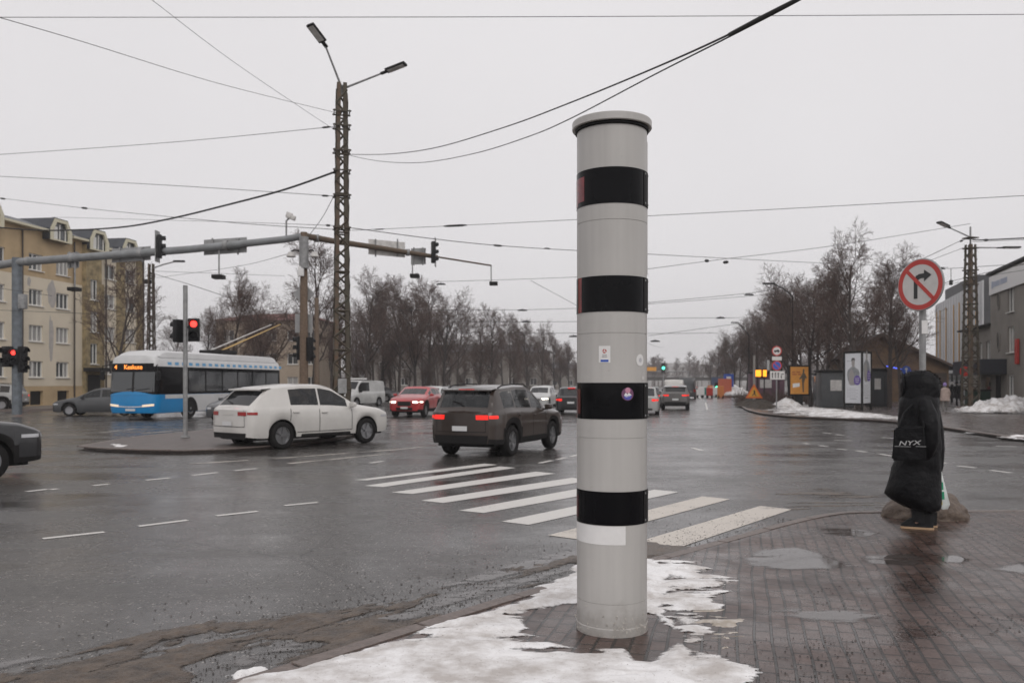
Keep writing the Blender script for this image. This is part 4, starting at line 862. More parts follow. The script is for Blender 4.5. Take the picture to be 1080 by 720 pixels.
def estate(p, L=4.5, W=1.78, H=1.46, lit=True, front_lit=False, det=1, hatch=False, **k):
    h = L/2; r = .315; rw_ = .12 if not hatch else .3
    sh = dict(L=L, W=W, H=H, wb=0, r=r, wx=(-h+.85, h-.85), sill=.2, tuck=.13, rw=.74,
        prof=[(-h-.05, .93), (-h+.03, .97), (-h+.12, 1.02), (-h+.5+rw_, H-.08), (-h+.85, H-.01), (-.1, H+.01), (h-2.0, H-.06), (h-1.15, .99), (h-.8, .93), (h-.2, .8), (h-.04, .72), (h+.05, .66)],
        belt=[(-h, .93), (-h+.8, .95), (0, .9), (h-1.1, .86), (h-.3, .76), (h, .64)])
    d = dict(shape=sh, paint=p, det=det, win=[(-h+.62, -h+1.1), (-h+1.18, -h+2.0), (-h+2.08, h-1.5)], ws=(h-1.92, h-1.2), rg=(-h+.14, -h+.5+rw_),
        lights=[('tail_light', -1, .74, .86, .7, M['tail_lit'] if lit else M['tail'], .2), ('head_light', 1, .57, .66, .66, M['head_lit'] if front_lit else M['head'], .3)],
        panels=[('grille', 1, .48, .62, .45, M['trim']), ('lower_intake', 1, .27, .36, .6, M['trim']), ('number_plate', -1, .6, .7, .28, M['plate']), ('number_plate', 1, .37, .46, .27, M['plate']), ('rear_bumper_trim', -1, .27, .36, .75, M['trim'])],
        mirror=h-1.5, doors=[(-h+1.14, -h+2.04), (-h+2.04, h-1.4)], brake=lit)
    d.update(k); return d
def van(p, L=4.5, W=1.85, H=1.9, det=1, **k):
    h = L/2; r = .32
    sh = dict(L=L, W=W, H=H, wb=0, r=r, wx=(-h+.9, h-.85), sill=.25, tuck=.08, rw=.86,
        prof=[(-h-.05, H-.75), (-h+.02, H-.4), (-h+.08, H-.1), (-h+.2, H), (h-1.6, H), (h-1.35, H-.06), (h-.85, 1.2), (h-.6, 1.08), (h-.1, .92), (h+.05, .8)], belt=[(-h, 1.05), (h-1, 1.0), (h, .78)])
    d = dict(shape=sh, paint=p, det=det, win=[(h-2.35, h-1.35), (h-1.3, h-1.05)], ws=(h-1.33, h-.88), rg=(9, 9.1),
        lights=[('tail_light', -1, .75, 1.05, .84, M['tail'], .1), ('head_light', 1, .62, .8, .6, M['head'], .25)],
        panels=[('grille', 1, .5, .66, .45, M['trim']), ('number_plate', 1, .38, .47, .27, M['plate']), ('number_plate', -1, .6, .7, .2, M['plate'])], mirror=h-1.15, mirrorm=M['trim'], doors=[])
    d.update(k); return d
def place(o, X, Y, head, label=None, z=0):
    o.location = (X, Y, z); o.rotation_euler = (0, 0, R(90-head))   # head: degrees right of the view axis
    if label: o['label'] = label
    return o
white_c = paint('white_car_paint', (.62, .60, .57), dirt=.12); brown_c = paint('dark_brown_car_paint', (.035, .022, .016)); red_c = paint('red_car_paint', (.42, .022, .025)); blk_c = paint('black_car_paint', (.012, .012, .014))
silver_c = paint('silver_car_paint', (.36, .36, .35)); grey_c = paint('grey_car_paint', (.13, .125, .12)); pale_c = paint('pale_grey_car_paint', (.5, .5, .49)); dkg_c = paint('dark_grey_car_paint', (.05, .052, .055))
v = make_vehicle(suv(white_c, L=4.75, W=1.9, H=1.68, clad=False, lit=False, rails=False, bumpz=(.3, .44), low_back=.22, rg=(-4.75/2+.115, -4.75/2+.56), spoiler=(-4.75/2+.42, -4.75/2+.75), win=[(-4.75/2+1.22, -4.75/2+2.14), (-4.75/2+2.2, 4.75/2-1.62)]), 'white_crossover', 'white crossover car passing the traffic island, seen from its right rear side', 'car'); place(v, -5.75, 23.2, 38)
g = MB(); g.bbox((0, 0, .33), (1.7, 1.86, .12), .04); g.build('sill_trim', M['trim'], v)
v = make_vehicle(suv(brown_c, L=4.45, W=1.8, H=1.66), 'brown_crossover', 'dark brown crossover car driving towards the zebra crossing with red tail lights lit', 'car'); place(v, -.25, 21.0, 24)
v = make_vehicle(suv(blk_c, L=4.5, W=1.85, H=1.6, front_lit=False), 'dark_car', 'nearly black car cut off by the left edge of the picture', 'car'); place(v, -10.55, 13.9, 42)
v = make_vehicle(suv(red_c, L=4.28, W=1.77, H=1.53, lit=False, front_lit=True, rails=False), 'red_crossover', 'bright red crossover coming towards the camera with headlights on', 'car'); place(v, -4.95, 43.4, 190)
v = make_vehicle(estate(dkg_c, lit=False), 'dark_estate_car', 'dark estate car beside the front wheel of the trolleybus, half hidden by the white crossover', 'car'); place(v, -12.1, 38.4, 194)
v = make_vehicle(estate(dkg_c, L=4.4, lit=False), 'dark_hatchback', 'dark hatchback crossing behind the trolleybus front', 'car'); place(v, -21.6, 44.0, 262)
v = make_vehicle(suv(silver_c, det=1), 'grey_parked_car', 'silver car at the apartment house on the far left edge with a red tail light', 'car'); place(v, -33.2, 52.6, 262)
v = make_vehicle(van(pale_c), 'white_van', 'small white panel van with a roof bar behind the lattice mast', 'van'); place(v, -11.3, 61.5, 206)
g = MB(); g.bbox((.2, 0, 2.02), (.4, 1.5, .12), .03); g.build('roof_bar', M['white'], v)
v = make_vehicle(estate(dkg_c, lit=False), 'dark_parked_car', 'dark grey car standing between the white van and the red crossover', 'car'); place(v, -12.3, 78, 120)
v = make_vehicle(estate(pale_c, lit=False, H=1.5), 'pale_estate_car', 'pale grey estate car right behind the red crossover', 'car'); place(v, -5.2, 54.5, 190)
v = make_vehicle(estate(dkg_c, lit=False, front_lit=True), 'dark_saloon_car', 'dark car with a headlight on, between the pale estate and the brown crossover', 'car'); place(v, -5.0, 66, 192)
v = make_vehicle(estate(pale_c, lit=False, front_lit=True, H=1.5), 'white_saloon_car', 'white car coming towards the camera just above the rear of the brown crossover', 'car'); place(v, 2.1, 60, 192)
blk = make_vehicle(estate(blk_c, H=1.5, det=1), 'black_estate_car', 'black estate car with red tail lights left of the speed camera column', 'car'); place(blk, 3.5, 47.5, 8)
v = make_vehicle(estate(silver_c, H=1.47, hatch=True, det=1), 'silver_hatchback', 'silver hatchback with orange red tail light right behind the speed camera column', 'car'); place(v, 7.35, 46.6, 10)
v = make_vehicle(suv(grey_c, L=4.4, W=1.84, H=1.58, det=1, rails=False), 'grey_crossover', 'grey crossover seen from behind with three red lights in the right lane', 'car'); place(v, 10.8, 55.2, 11)
v = make_vehicle(van(white_c, H=2.0, L=4.6), 'white_delivery_van', 'white van roof showing above the grey crossover', 'van'); place(v, 14.0, 72, 12)
v = make_vehicle(estate(dkg_c), 'dark_hatchback', 'dark car between the silver hatchback and the grey crossover', 'car'); place(v, 10.2, 62, 10)
v = make_vehicle(estate(pale_c), 'white_hatchback', 'white car roof above the silver hatchback far down the avenue', 'car'); place(v, 9.9, 78, 11)
v = make_vehicle(van(dkg_c, H=2.3, L=5.2, W=2.0), 'dark_van', 'dark tall van ahead of the white van far down the avenue', 'van'); place(v, 19.3, 92, 12)
far = [(11.5, 98, 11, 'red tail lit car far down the avenue behind the white car roof', pale_c), (14.2, 118, 12, 'small car far down the avenue in the left lane', grey_c), (24.5, 128, 12, 'small pale car beside the roadwork barriers', silver_c), (3.5, 88, 192, 'grey oncoming car just left of the speed camera column', silver_c), (-.5, 104, 192, 'distant pale car behind the brown crossover roof', pale_c)]
for X, Y, hd, lb, p in far: place(make_vehicle(estate(p, det=0, lit=hd < 90, front_lit=hd > 90), 'distant_car', lb, 'car'), X, Y, hd)
# ------------------------------------------------------------------ trolleybus
def bus():
    L, W = 12.0, 2.55; h = L/2; w_ = W/2
    root = thing('trolleybus', 'blue and white trolleybus with a black window band facing the camera', 'bus')
    bw = mat('bus_white_paint', (.60, .60, .60), .35, coat=.4, vary=(1, .12)); bb = mat('bus_blue_paint', (.0, .225, .53), .35, coat=.4, vary=(1, .12)); bk = M['black_glass']
    def hx(x):     # half width in plan: rounded front and rear corners
        t = max(0, abs(x)-(h-.42))/.42; return w_-.42*(1-math.sqrt(max(0, 1-t*t)))*.9
    def ring_(z, ins=0., fr=0.):
        P = []
        for a in np.linspace(-h, h, 81):
            a = h*math.sin(a/h*math.pi/2)*.6+a*.4; P.append((a, hx(a)-ins))
        q = [(x+(fr if x > h-.6 else 0)*((x-(h-.6))/.6), y) for x, y in P]
        return [(x, y, z) for x, y in q]+[(x, -y, z) for x, y in q[::-1]]
    def band(name, m, zs, off=0.):
        g = MB(); g.grid([ring_(z, i-off, f) for z, i, f in zs], close=False)
        R0 = [ring_(z, i-off, f) for z, i, f in zs]; n = len(R0[0])
        for k in range(len(R0)-1): g.quad(R0[k][n-1], R0[k][0], R0[k+1][0], R0[k+1][n-1])
        return weld(g, name, m, root)
    front = lambda z: -.0-.16*max(0, (z-1.0)/2.0)**1.3
    body = band('body', bb, [(.32, .04, -.05), (.5, .01, 0), (.8, 0, 0), (1.18, 0, front(1.18))])
    band('window_band', bk, [(1.18, 0, front(1.18)), (1.8, .01, front(1.8)), (2.3, .02, front(2.3)), (2.48, .03, front(2.48))])
    band('upper_body', bw, [(2.48, .03, front(2.48)), (2.75, .06, front(2.75)), (2.9, .14, front(2.9)), (2.98, .35, front(2.98)), (3.0, 1.0, -.9)])
    g = MB(); g.box((0, 0, .6), (L-.5, W-.3, .6)); g.build('underbody', M['trim'], root)
    # rounded roof housing
    g = MB(); rows = []
    for x, s_ in ((h-.55, .2), (h-.8, .75), (h-1.1, 1), (-h+1.6, 1), (-h+.7, .95), (-h+.5, .2)):
        rows.append([(x, y, 2.9+z*s_) for y, z in ((-1.16, 0), (-1.1, .26), (-.9, .34), (0, .37), (.9, .34), (1.1, .26), (1.16, 0))])
    g.grid(rows); weld(g, 'roof_housing', bw, root)
    # side panels: white with a slanted blue edge, both sides; blue squares under the roof
    for sg in (1, -1):
        g = MB(); y = sg*(w_+.006)
        g.add([(h-.75, y, 1.17), (h-.75, y, .98), (h-2.55, y, .98), (h-3.15, y, .34), (-h+.5, y, .34), (-h+.5, y, 1.17)], [(0, 1, 2, 3, 4, 5)]); g.build('white_side_panel', bw, root)
        g = MB()
        for k in range(20): a = h-1.0-k*.56; g.quad((a, sg*(w_-.035), 2.56), (a-.3, sg*(w_-.035), 2.56), (a-.3, sg*(w_-.048), 2.70), (a, sg*(w_-.048), 2.70))
        g.build('blue_checker_trim', mat('pale_blue_trim', (.12, .36, .62), .4), root)
        for k in range(6):
            a = h-2.6-k*1.5; q = MB(); q.quad((a, sg*(w_+.002), 1.3), (a-1.38, sg*(w_+.002), 1.3), (a-1.38, sg*(w_-.008), 2.3), (a, sg*(w_-.008), 2.3)); q.build('side_window', mat('bus_side_glass', (.035, .038, .042), .05, spec=.8) if k == 0 and sg == 1 else bpy.data.materials.get('bus_side_glass'), root)
        for wx in (h-2.75, -h+2.9):
            c = (wx, sg*(w_-.17), .48); t = MB(); t.lathe([(.28, -.14), (.44, -.15), (.48, -.1), (.48, .1), (.44, .15), (.28, .14)], c, 28, 'y', cap=False); wo = t.build('wheel', M['tyre'], root, smooth=True)
            q = MB(); q.lathe([(.29, .1*sg), (.26, .13*sg), (.18, .05*sg), (.1, .14*sg), (.001, .15*sg)], c, 20, 'y', cap=False); q.build('rim', M['rim'], wo, smooth=True)
            a = MB(); a.add([(wx+.6*math.cos(t_), sg*(w_+.009), .34+max(0, .70*math.sin(t_))) for t_ in np.linspace(0, math.pi, 17)], [tuple(range(17))]); a.build('wheel_arch', M['trim'], root)
            # wheel stands proud of the dark arch
            for o in (wo,): o.location.y = sg*.035
    # front: panes, display, lamps, mask line
    def fp(y, z, off=.01):   # point on the front skin
        t = abs(y)/w_; yy = max(0, abs(y)-(w_-.42*.9))
        x = h-.42*(1-math.sqrt(max(0, 1-min(1, ((abs(y)-(w_-.38))/.38))**2))) if abs(y) > w_-.38 else h
        return (x+front(z)*((x-(h-.6))/.6 if x > h-.6 else 0)+off, y, z)
    def fpatch(name, m, y0, y1, z0, z1, off=.012, top=None, par=root):
        g = MB(); ys = np.linspace(y0, y1, 13); g.grid([[fp(y, z0+(z1-z0)*k/5 if top is None else z0+(top(y)-z0)*k/5, off) for y in ys] for k in range(6)]); return weld(g, name, m, par)
    scr = fpatch('windscreen', mat('bus_windscreen', (.05, .055, .058), .05, spec=.8), -1.16, 1.16, 1.3, 2.22)
    fpatch('pillar', M['trim'], .06, .16, 1.3, 2.24, .02, par=scr)
    fpatch('blue_nose', bb, -1.2, 1.2, 1.15, 1.32, .014, top=lambda y: 1.32-.16*(abs(y)/1.2)**2)
    db = fpatch('destination_display', M['black_glass'], -1.1, 1.1, 2.27, 2.62, .016)
    am = mat('amber_led_text', (1, .30, .05), .5, emit=1.6)
    for s_, y, sz in (('4', -.74, .27), ('Keskuse', .18, .29)):
        t = xf(text_mb(s_, sz, .004), Matrix.Translation((h+front(2.44)+.03, y-.1, 2.44)) @ Matrix(((0, 0, 1, 0), (1, 0, 0, 0), (0, 1, 0, 0), (0, 0, 0, 1)))); t.build('route_text', am, db, recalc=False)
    for sg in (1, -1):
        g = MB(); g.grid([[fp(sg*y, z+.10*(y-.6), .02) for y in np.linspace(.62, 1.16, 7)] for z in (.60, .66, .70)]); weld(g, 'head_light', mat('warm_bus_lamp', (.9, .7, .5), .2, emit=.5), root)
        g = MB(); g.tube([(h-.3, sg*1.2, 2.55), (h+.1, sg*1.42, 2.5), (h+.05, sg*1.45, 2.3)], .025, 6); g.bbox((h+.03, sg*1.46, 2.05), (.12, .2, .42), .05); g.build('mirror', M['black'], root, smooth=True)
    g = MB(); g.grid([[fp(y, z+.06*(y/1.0)**2, .018) for y in np.linspace(-.62, .62, 11)] for z in (.58, .63)]); weld(g, 'chrome_strip', bw, root)
    fpatch('number_plate', M['plate'], -.26, .26, .42, .52, .03)
    g = MB(); g.tube([(h+.03, -.2, 1.42), (h-.05, .5, 1.5)], .015, 5); g.tube([(h+.03, .3, 1.38), (h-.0, 1.0, 1.46)], .015, 5); g.build('wiper', M['black'], root)
    # driver silhouette seat area behind the glass is dark; roof hardware
    g = MB(); g.bbox((-1.2, 0, 3.38), (1.6, 1.3, .22), .05); g.build('pole_base', M['trim'], root)
    for sg in (1, -1):
        g = MB(); g.tube([(-1.0, sg*.35, 3.5), (-1.5, sg*.35, 3.62), (-4.6, sg*.33, 4.5), (-7.6, sg*.3, 5.35)], [.04, .045, .035, .025], 8); p = g.build('trolley_pole', mat('yellow_trolley_pole', (.55, .36, .12), .5) if sg > 0 else M['white_dirty'], root, smooth=True)
        g = MB(); g.bbox((-7.65, sg*.3, 5.4), (.22, .06, .1), .02); g.build('contact_shoe', M['trim'], p)
    g = MB(); g.bbox((h-1.9, -w_-.03, 2.63), (.5, .06, .22), .01); g.build('side_display', M['trim'], root)
    # driver's body behind a lighter pane
    return root
B = bus(); fc = Vector((-17.6, 38.5, 0)); hd = R(-90-12.6); B.rotation_euler = (0, 0, hd); d = Vector((math.cos(hd), math.sin(hd), 0)); B.location = fc-d*6.0
# ------------------------------------------------------------------ speed camera column
PC = Vector(((645.3-540)/F*5.47, 5.47, PZ)); PR = .228
SC = thing('speed_camera_column', 'tall grey cylindrical speed camera column with four black glass bands and a flanged cap', 'speed camera', PC)
zz = lambda y: EYE+(HZ-y)/F*5.47-PZ
fa = math.atan2(-PC.y, -PC.x)         # angle that faces the viewer
def cyl(mb, r, a0, a1, z0, z1, n=24, nz=2):
    """a in degrees, positive to the viewer's right"""
    mb.grid([[(r*math.cos(fa+R(a0+(a1-a0)*k/n)), r*math.sin(fa+R(a0+(a1-a0)*k/n)), z0+(z1-z0)*j/nz) for k in range(n+1)] for j in range(nz+1)])
def cprism(mb, r0, r1, a0, a1, z0, z1, n=24):
    A = [R(a0+(a1-a0)*k/n)+fa for k in range(n+1)]; P = [(r1*math.cos(a), r1*math.sin(a)) for a in A]+[(r0*math.cos(a), r0*math.sin(a)) for a in A[::-1]]
    mb.prism(P, z0, z1)
def cpoly(mb, r, pts, zc, ac):        # flat outline wrapped on the cylinder: pts in metres (right, up)
    q = []
    for (a, b), (c, d) in zip(pts, pts[1:]+pts[:1]):
        k = max(1, int(math.hypot(c-a, d-b)/.008)); q += [(a+(c-a)*i/k, b+(d-b)*i/k) for i in range(k)]
    P = lambda u, v: (r*math.cos(fa+R(ac)+u/PR), r*math.sin(fa+R(ac)+u/PR), zc+v)
    if len(pts) in (16,): mb.add([P(*p) for p in pts], [tuple(range(len(pts)))]); return
    cx, cy = sum(p[0] for p in q)/len(q), sum(p[1] for p in q)/len(q); n = len(q)
    mb.add([P(*p) for p in q]+[P(cx, cy)], [(i, (i+1) % n, n) for i in range(n)])
bands = [(zz(221.7), zz(185)), (zz(331.3), zz(295)), (zz(440.5), zz(403.5)), (zz(548), zz(514))]
g = MB(); prof = [(.001, .0), (PR+.004, .0), (PR+.004, .05), (PR, .055)]
zs = [.055]
for s_ in (zz(628), zz(460), zz(353), zz(238)): prof += [(PR, s_-.002), (PR-.003, s_-.0015), (PR-.003, s_+.0015), (PR, s_+.002)]
prof += [(PR, zz(137)), (.001, zz(137))]; g.lathe(prof, n=96, cap=False)
col_m = mat('grey_column_coating', (.47, .455, .435), .38, vary=(.9, .08), bump=(220, .03), rvar=.08)
nt = col_m.node_tree; b = nt.nodes['Principled BSDF']; L = nt.links.new; b.inputs['Roughness'].default_value = .38     # dirt splashed on the foot and faint streaks: real staining of the coating
base = b.inputs['Base Color'].links[0].from_socket; tcn = node(nt, 'ShaderNodeTexCoord'); sep = node(nt, 'ShaderNodeSeparateXYZ'); L(tcn.outputs['Object'], sep.inputs[0])
ns_ = node(nt, 'ShaderNodeTexNoise', Scale=7., Detail=8., Roughness=.7); L(tcn.outputs['Object'], ns_.inputs['Vector'])
hh = node(nt, 'ShaderNodeMapRange'); hh.inputs[1].default_value = .34; hh.inputs[2].default_value = .0; hh.inputs[3].default_value = .0; hh.inputs[4].default_value = .5; L(sep.outputs[2], hh.inputs[0])
ad = node(nt, 'ShaderNodeMath', operation='ADD'); L(hh.outputs[0], ad.inputs[0]); L(ns_.outputs[0], ad.inputs[1])
dr = node(nt, 'ShaderNodeMapRange'); dr.inputs[1].default_value = .74; dr.inputs[2].default_value = 1.0; dr.inputs[4].default_value = .4; L(ad.outputs[0], dr.inputs[0])
mm_ = node(nt, 'ShaderNodeMix', data_type='RGBA'); mm_.inputs[7].default_value = (.20, .17, .145, 1); L(dr.outputs[0], mm_.inputs[0]); L(base, mm_.inputs[6])
sp = node(nt, 'ShaderNodeTexNoise', Scale=60., Detail=2.); L(tcn.outputs['Object'], sp.inputs['Vector'])
spr = node(nt, 'ShaderNodeMapRange'); spr.inputs[1].default_value = .73; spr.inputs[2].default_value = .76; spr.inputs[4].default_value = .35; L(sp.outputs[0], spr.inputs[0])
m3 = node(nt, 'ShaderNodeMix', data_type='RGBA'); m3.inputs[7].default_value = (.22, .2, .18, 1); L(spr.outputs[0], m3.inputs[0])
mpv = node(nt, 'ShaderNodeMapping'); mpv.inputs['Scale'].default_value = (22, 22, .7); L(tcn.outputs['Object'], mpv.inputs[0]); vs_ = node(nt, 'ShaderNodeTexNoise', Scale=1., Detail=4.); L(mpv.outputs[0], vs_.inputs['Vector'])
vr_ = node(nt, 'ShaderNodeMapRange'); vr_.inputs[1].default_value = .3; vr_.inputs[2].default_value = .75; vr_.inputs[3].default_value = 1.02; vr_.inputs[4].default_value = .93; L(vs_.outputs[0], vr_.inputs[0])
vm_ = node(nt, 'ShaderNodeVectorMath', operation='SCALE'); L(mm_.outputs[2], vm_.inputs[0]); L(vr_.outputs[0], vm_.inputs['Scale']); L(vm_.outputs[0], m3.inputs[6]); L(m3.outputs[2], b.inputs['Base Color'])
g.build('shell', col_m, SC, smooth=True, angle=12)
g = MB(); zc = zz(138); g.lathe([(PR-.01, zc), (.256, zc), (.259, zc+.004), (.259, zc+.044), (.256, zc+.049), (.15, zc+.05), (.001, zc+.05)], n=96, cap=False); g.build('cap', col_m, SC, smooth=True, angle=30)
g = MB(); g.lathe([(PR+.001, zc-.022), (PR+.012, zc-.02), (PR+.012, zc-.001), (PR, zc-.001)], n=96, cap=False); g.build('cap_gasket', M['black'], SC, smooth=True, recalc=False)
for i, (z0, z1) in enumerate(bands):
    g = MB(); cprism(g, PR-.01, PR+.003, -178, 178, z0, z1, 128); bo = g.build('lens_band', M['black_glass'], SC, smooth=True)
    g = MB(); a = ((-76, -49), (-74, -56), (-75, -60), (-78, -68))[i]; cyl(g, PR+.0045, a[0]+(6 if i < 2 else 0), a[1], z0+.03*(i != 1), z1-.04*(i != 1), 8)
    g.build('red_filter', M['red_lens'] if i < 2 else M['red_dim'], bo, smooth=True, recalc=False)
    if i == 0: g = MB(); cyl(g, PR+.0042, -84, -70, z0+.01, z1-.04, 6); g.build('pale_filter', mat('pale_pink_filter', (.25, .12, .12), .25), bo, smooth=True, recalc=False)
    g = MB(); cprism(g, PR, PR+.0065, 61, 88, z0+.002, z1-.002, 8); fr = g.build('lens_frame', M['trim'], bo)
    for a in (66, 82):
        for z in (z0+.02, z1-.02):
            g = MB(); aa = fa+R(a); Mx = Matrix.Translation((math.cos(aa)*(PR+.0065), math.sin(aa)*(PR+.0065), z)) @ Matrix.Rotation(aa, 4, 'Z'); xf(g.lathe([(.007, 0), (.006, .003), (.001, .0035)], n=8, axis='x', cap=False), Mx); g.build('screw', M['galv'], fr)
g = MB(); cyl(g, PR+.002, -88, 22, bands[3][0]-.122, bands[3][0]-.004, 30); g.build('white_label_strip', M['white'], SC, smooth=True, recalc=False)
rect = lambda w_, h_, n=1: [(-w_/2, -h_/2), (w_/2, -h_/2), (w_/2, h_/2), (-w_/2, h_/2)]
disc = lambda r, n=24, c=(0, 0): [(c[0]+r*math.cos(k/n*6.2832), c[1]+r*math.sin(k/n*6.2832)) for k in range(n)]
# stickers
s1a = math.degrees(math.asin((638-645.3)/36.7)); z1_ = zz(374.7)+.003
def sticker(name, pts, zc, ac, m, par=SC, r=.0018, keep=True): g = MB(); cpoly(g, PR+r, pts, zc, ac); return g.build(name, m, par, recalc=False)
st = sticker('square_sticker', [(-.037, -.05), (-.035, -.053), (.035, -.053), (.037, -.05), (.037, .05), (.035, .053), (-.035, .053), (-.037, .05)], zz(374.7), s1a, M['white'])
g = MB()
for k in range(3):
    a0 = R(90+k*120); pts = [(.013*math.cos(a0+t)+0, .02+.013*math.sin(a0+t)) for t in np.linspace(0, 1.7, 8)]+[(.006*math.cos(a0+t), .02+.006*math.sin(a0+t)) for t in np.linspace(1.5, .2, 8)]; cpoly(g, PR+.0032, pts, zz(374.7), s1a)
g.build('red_emblem', M['red'], st, recalc=False)
g = MB(); cpoly(g, PR+.003, [(u, v-.041) for u, v in rect(.05, .014)], zz(374.7), s1a); g.build('blue_bar', M['blue'], st, recalc=False)
g = MB()
for w_, y in ((.03, -.006), (.034, -.016)): cpoly(g, PR+.003, [(u, v+y) for u, v in rect(w_, .004)], zz(374.7), s1a)
g.build('small_print', mat('grey_print', (.3, .3, .3), .6), st, recalc=False)
a2 = math.degrees(math.asin((674-645.3)/36.7)); so2 = sticker('round_white_sticker', disc(.038), zz(380.3), a2, M['white'])
g = MB(); cpoly(g, PR+.003, disc(.014), zz(380.3), a2); g.build('pale_print', mat('pale_grey_print', (.5, .5, .52), .6), so2, recalc=False)
sticker('small_white_tag', rect(.03, .022), zz(398.5), math.degrees(math.asin((677-645.3)/36.7)), M['white_dirty'])
a3 = math.degrees(math.asin((661-645.3)/36.7)); e1 = sticker('round_emblem_sticker', disc(.041, 32), zz(415), a3, mat('emblem_purple', (.16, .06, .13), .4), r=.0045)
em = [('emblem_pink', (.55, .25, .35), disc(.018, 12, (.0, .024))), ('emblem_blue', (.08, .09, .42), [(-.028, -.012), (.028, -.008), (.02, -.03), (0, -.036), (-.02, -.03)]), ('emblem_white', (.75, .75, .75), [(-.026, -.008), (-.014, .010), (-.004, -.004), (.006, .010), (.026, -.006), (.006, -.016), (-.012, -.018)])]
for n_, c_, p_ in em: g = MB(); cpoly(g, PR+.0065, p_, zz(415), a3); g.build(n_, mat(n_, c_, .5), e1, recalc=False)
g = MB(); cprism(g, PR-.002, PR+.003, 86, 90, zz(290), zz(152), 3); g.build('door_edge', col_m, SC)
# snow and grit sticking to the foot
rg = random.Random(4); g = MB()
for k in range(150):
    c_ = rg.choice((-48, 12, 18, 30, 60)); a = fa+R(c_+rg.gauss(0, 13)); z = abs(rg.gauss(0, .06))+.005; r = rg.uniform(.002, .007); p = (math.cos(a)*(PR+.004), math.sin(a)*(PR+.004), z)
    bm = [(p[0]+rg.gauss(0, r), p[1]+rg.gauss(0, r*.3), p[2]+rg.gauss(0, r)) for _ in range(5)]; g.add(bm, [(0, 1, 2), (0, 2, 3), (0, 3, 4), (1, 2, 4)])
g.build('splashed_slush', mat('splashed_slush', (.5, .47, .43), .6, vary=(20, .3)), SC, recalc=False)

# ------------------------------------------------------------------ round prohibition sign
NS = thing('no_right_turn_sign', 'round red rimmed no right turn sign on a grey post behind the hooded person', 'road sign', ((973-540)/F*10.15, 10.15, PZ))
g = MB(); g.lathe([(.038, 0), (.038, 2.72), (.001, 2.73)], n=20); g.build('post', M['galv'], NS, smooth=True)
ctr = Vector(((967-973)/F*10.15, -.08, EYE+(HZ-301)/F*10.15-PZ)); fm = frame(ctr, (-.895, -.446, 0)); fm0 = fm.copy(); rS = .305
def sgn(mb_, name, m, par, z0, z1): g = MB(); [g.prism(p, z0, z1, fm) for p in mb_]; return g.build(name, m, par)
disk = sgn([disc(rS, 64)], 'sign_plate', M['signwhite'], NS, -.012, 0)
g = MB(); n = 64
g.add([fm @ Vector((r_*math.cos(k/n*2*math.pi), r_*math.sin(k/n*2*math.pi), z_)) for r_, z_ in ((rS-.003, .002), (rS*.80, .002)) for k in range(n)], [(k, (k+1) % n, n+(k+1) % n, n+k) for k in range(n)]); g.build('red_ring', M['red'], disk, recalc=False)
g = MB(); g.tube([fm @ Vector((rS*math.cos(k/48*2*math.pi), rS*math.sin(k/48*2*math.pi), -.012)) for k in range(49)], .013, 8, cap=False); g.build('rim', M['signback'], disk, smooth=True)
# bent arrow: shaft up, then to the right
arc = [(-.085-.0+.0, -.165), (-.035, -.165), (-.035, .035), (-.02, .062), (.01, .075), (.055, .075), (.055, .035), (.155, .105), (.055, .175), (.055, .132), (-.01, .130), (-.055, .11), (-.085, .06)]
sgn([arc], 'bent_arrow', M['signblack'], disk, .001, .0035)
a = R(-45); cs = [(-.245, .022), (-.245, -.022), (.245, -.022), (.245, .022)]; cs = [(u*math.cos(a)-v*math.sin(a), u*math.sin(a)+v*math.cos(a)) for u, v in cs]; sgn([cs], 'red_slash', M['red'], disk, .001, .0065)
g = MB()
for dz in (-.12, .12): g.tube([(x*.045, y*.045, ctr.z+dz) for x, y in ((1, 0), (0, 1), (-1, 0), (0, -1), (1, 0))], .012, 6); g.box((-.03, -.04, ctr.z+dz), (.09, .06, .03))
g.build('clamp', M['signback'], NS)
g = MB(); g.box((.005, -.042, 2.28), (.07, .01, .16)); g.build('post_label', M['white'], NS)
# ------------------------------------------------------------------ boulder
bm = bmesh.new(); bmesh.ops.create_icosphere(bm, subdivisions=5, radius=1)
for v_ in bm.verts:
    p = v_.co; k = 1+.10*float(fbm(p.x*1.6+4, p.y*1.6+p.z*1.3, 4, 3))+.07*float(fbm(p.x*5, p.z*5+p.y*3, 4, 9)); q = Vector((p.x, p.y, p.z))*k
    z = q.z*.31+.02; q = Vector((q.x*.50*(1-.1*q.z), q.y*.40, z if z > -.05 else -.05)); v_.co = q
g = MB(); g.v = [tuple(v_.co) for v_ in bm.verts]; g.f = [tuple(v_.index for v_ in f.verts) for f in bm.faces]; bm.free()
bo = g.build('boulder', M['stone'], smooth=True, angle=180); bo.location = ((975-540)/F*10.05, 10.05, PZ); tag(bo, 'low brown granite boulder at the pavement corner behind the hooded person', 'boulder')
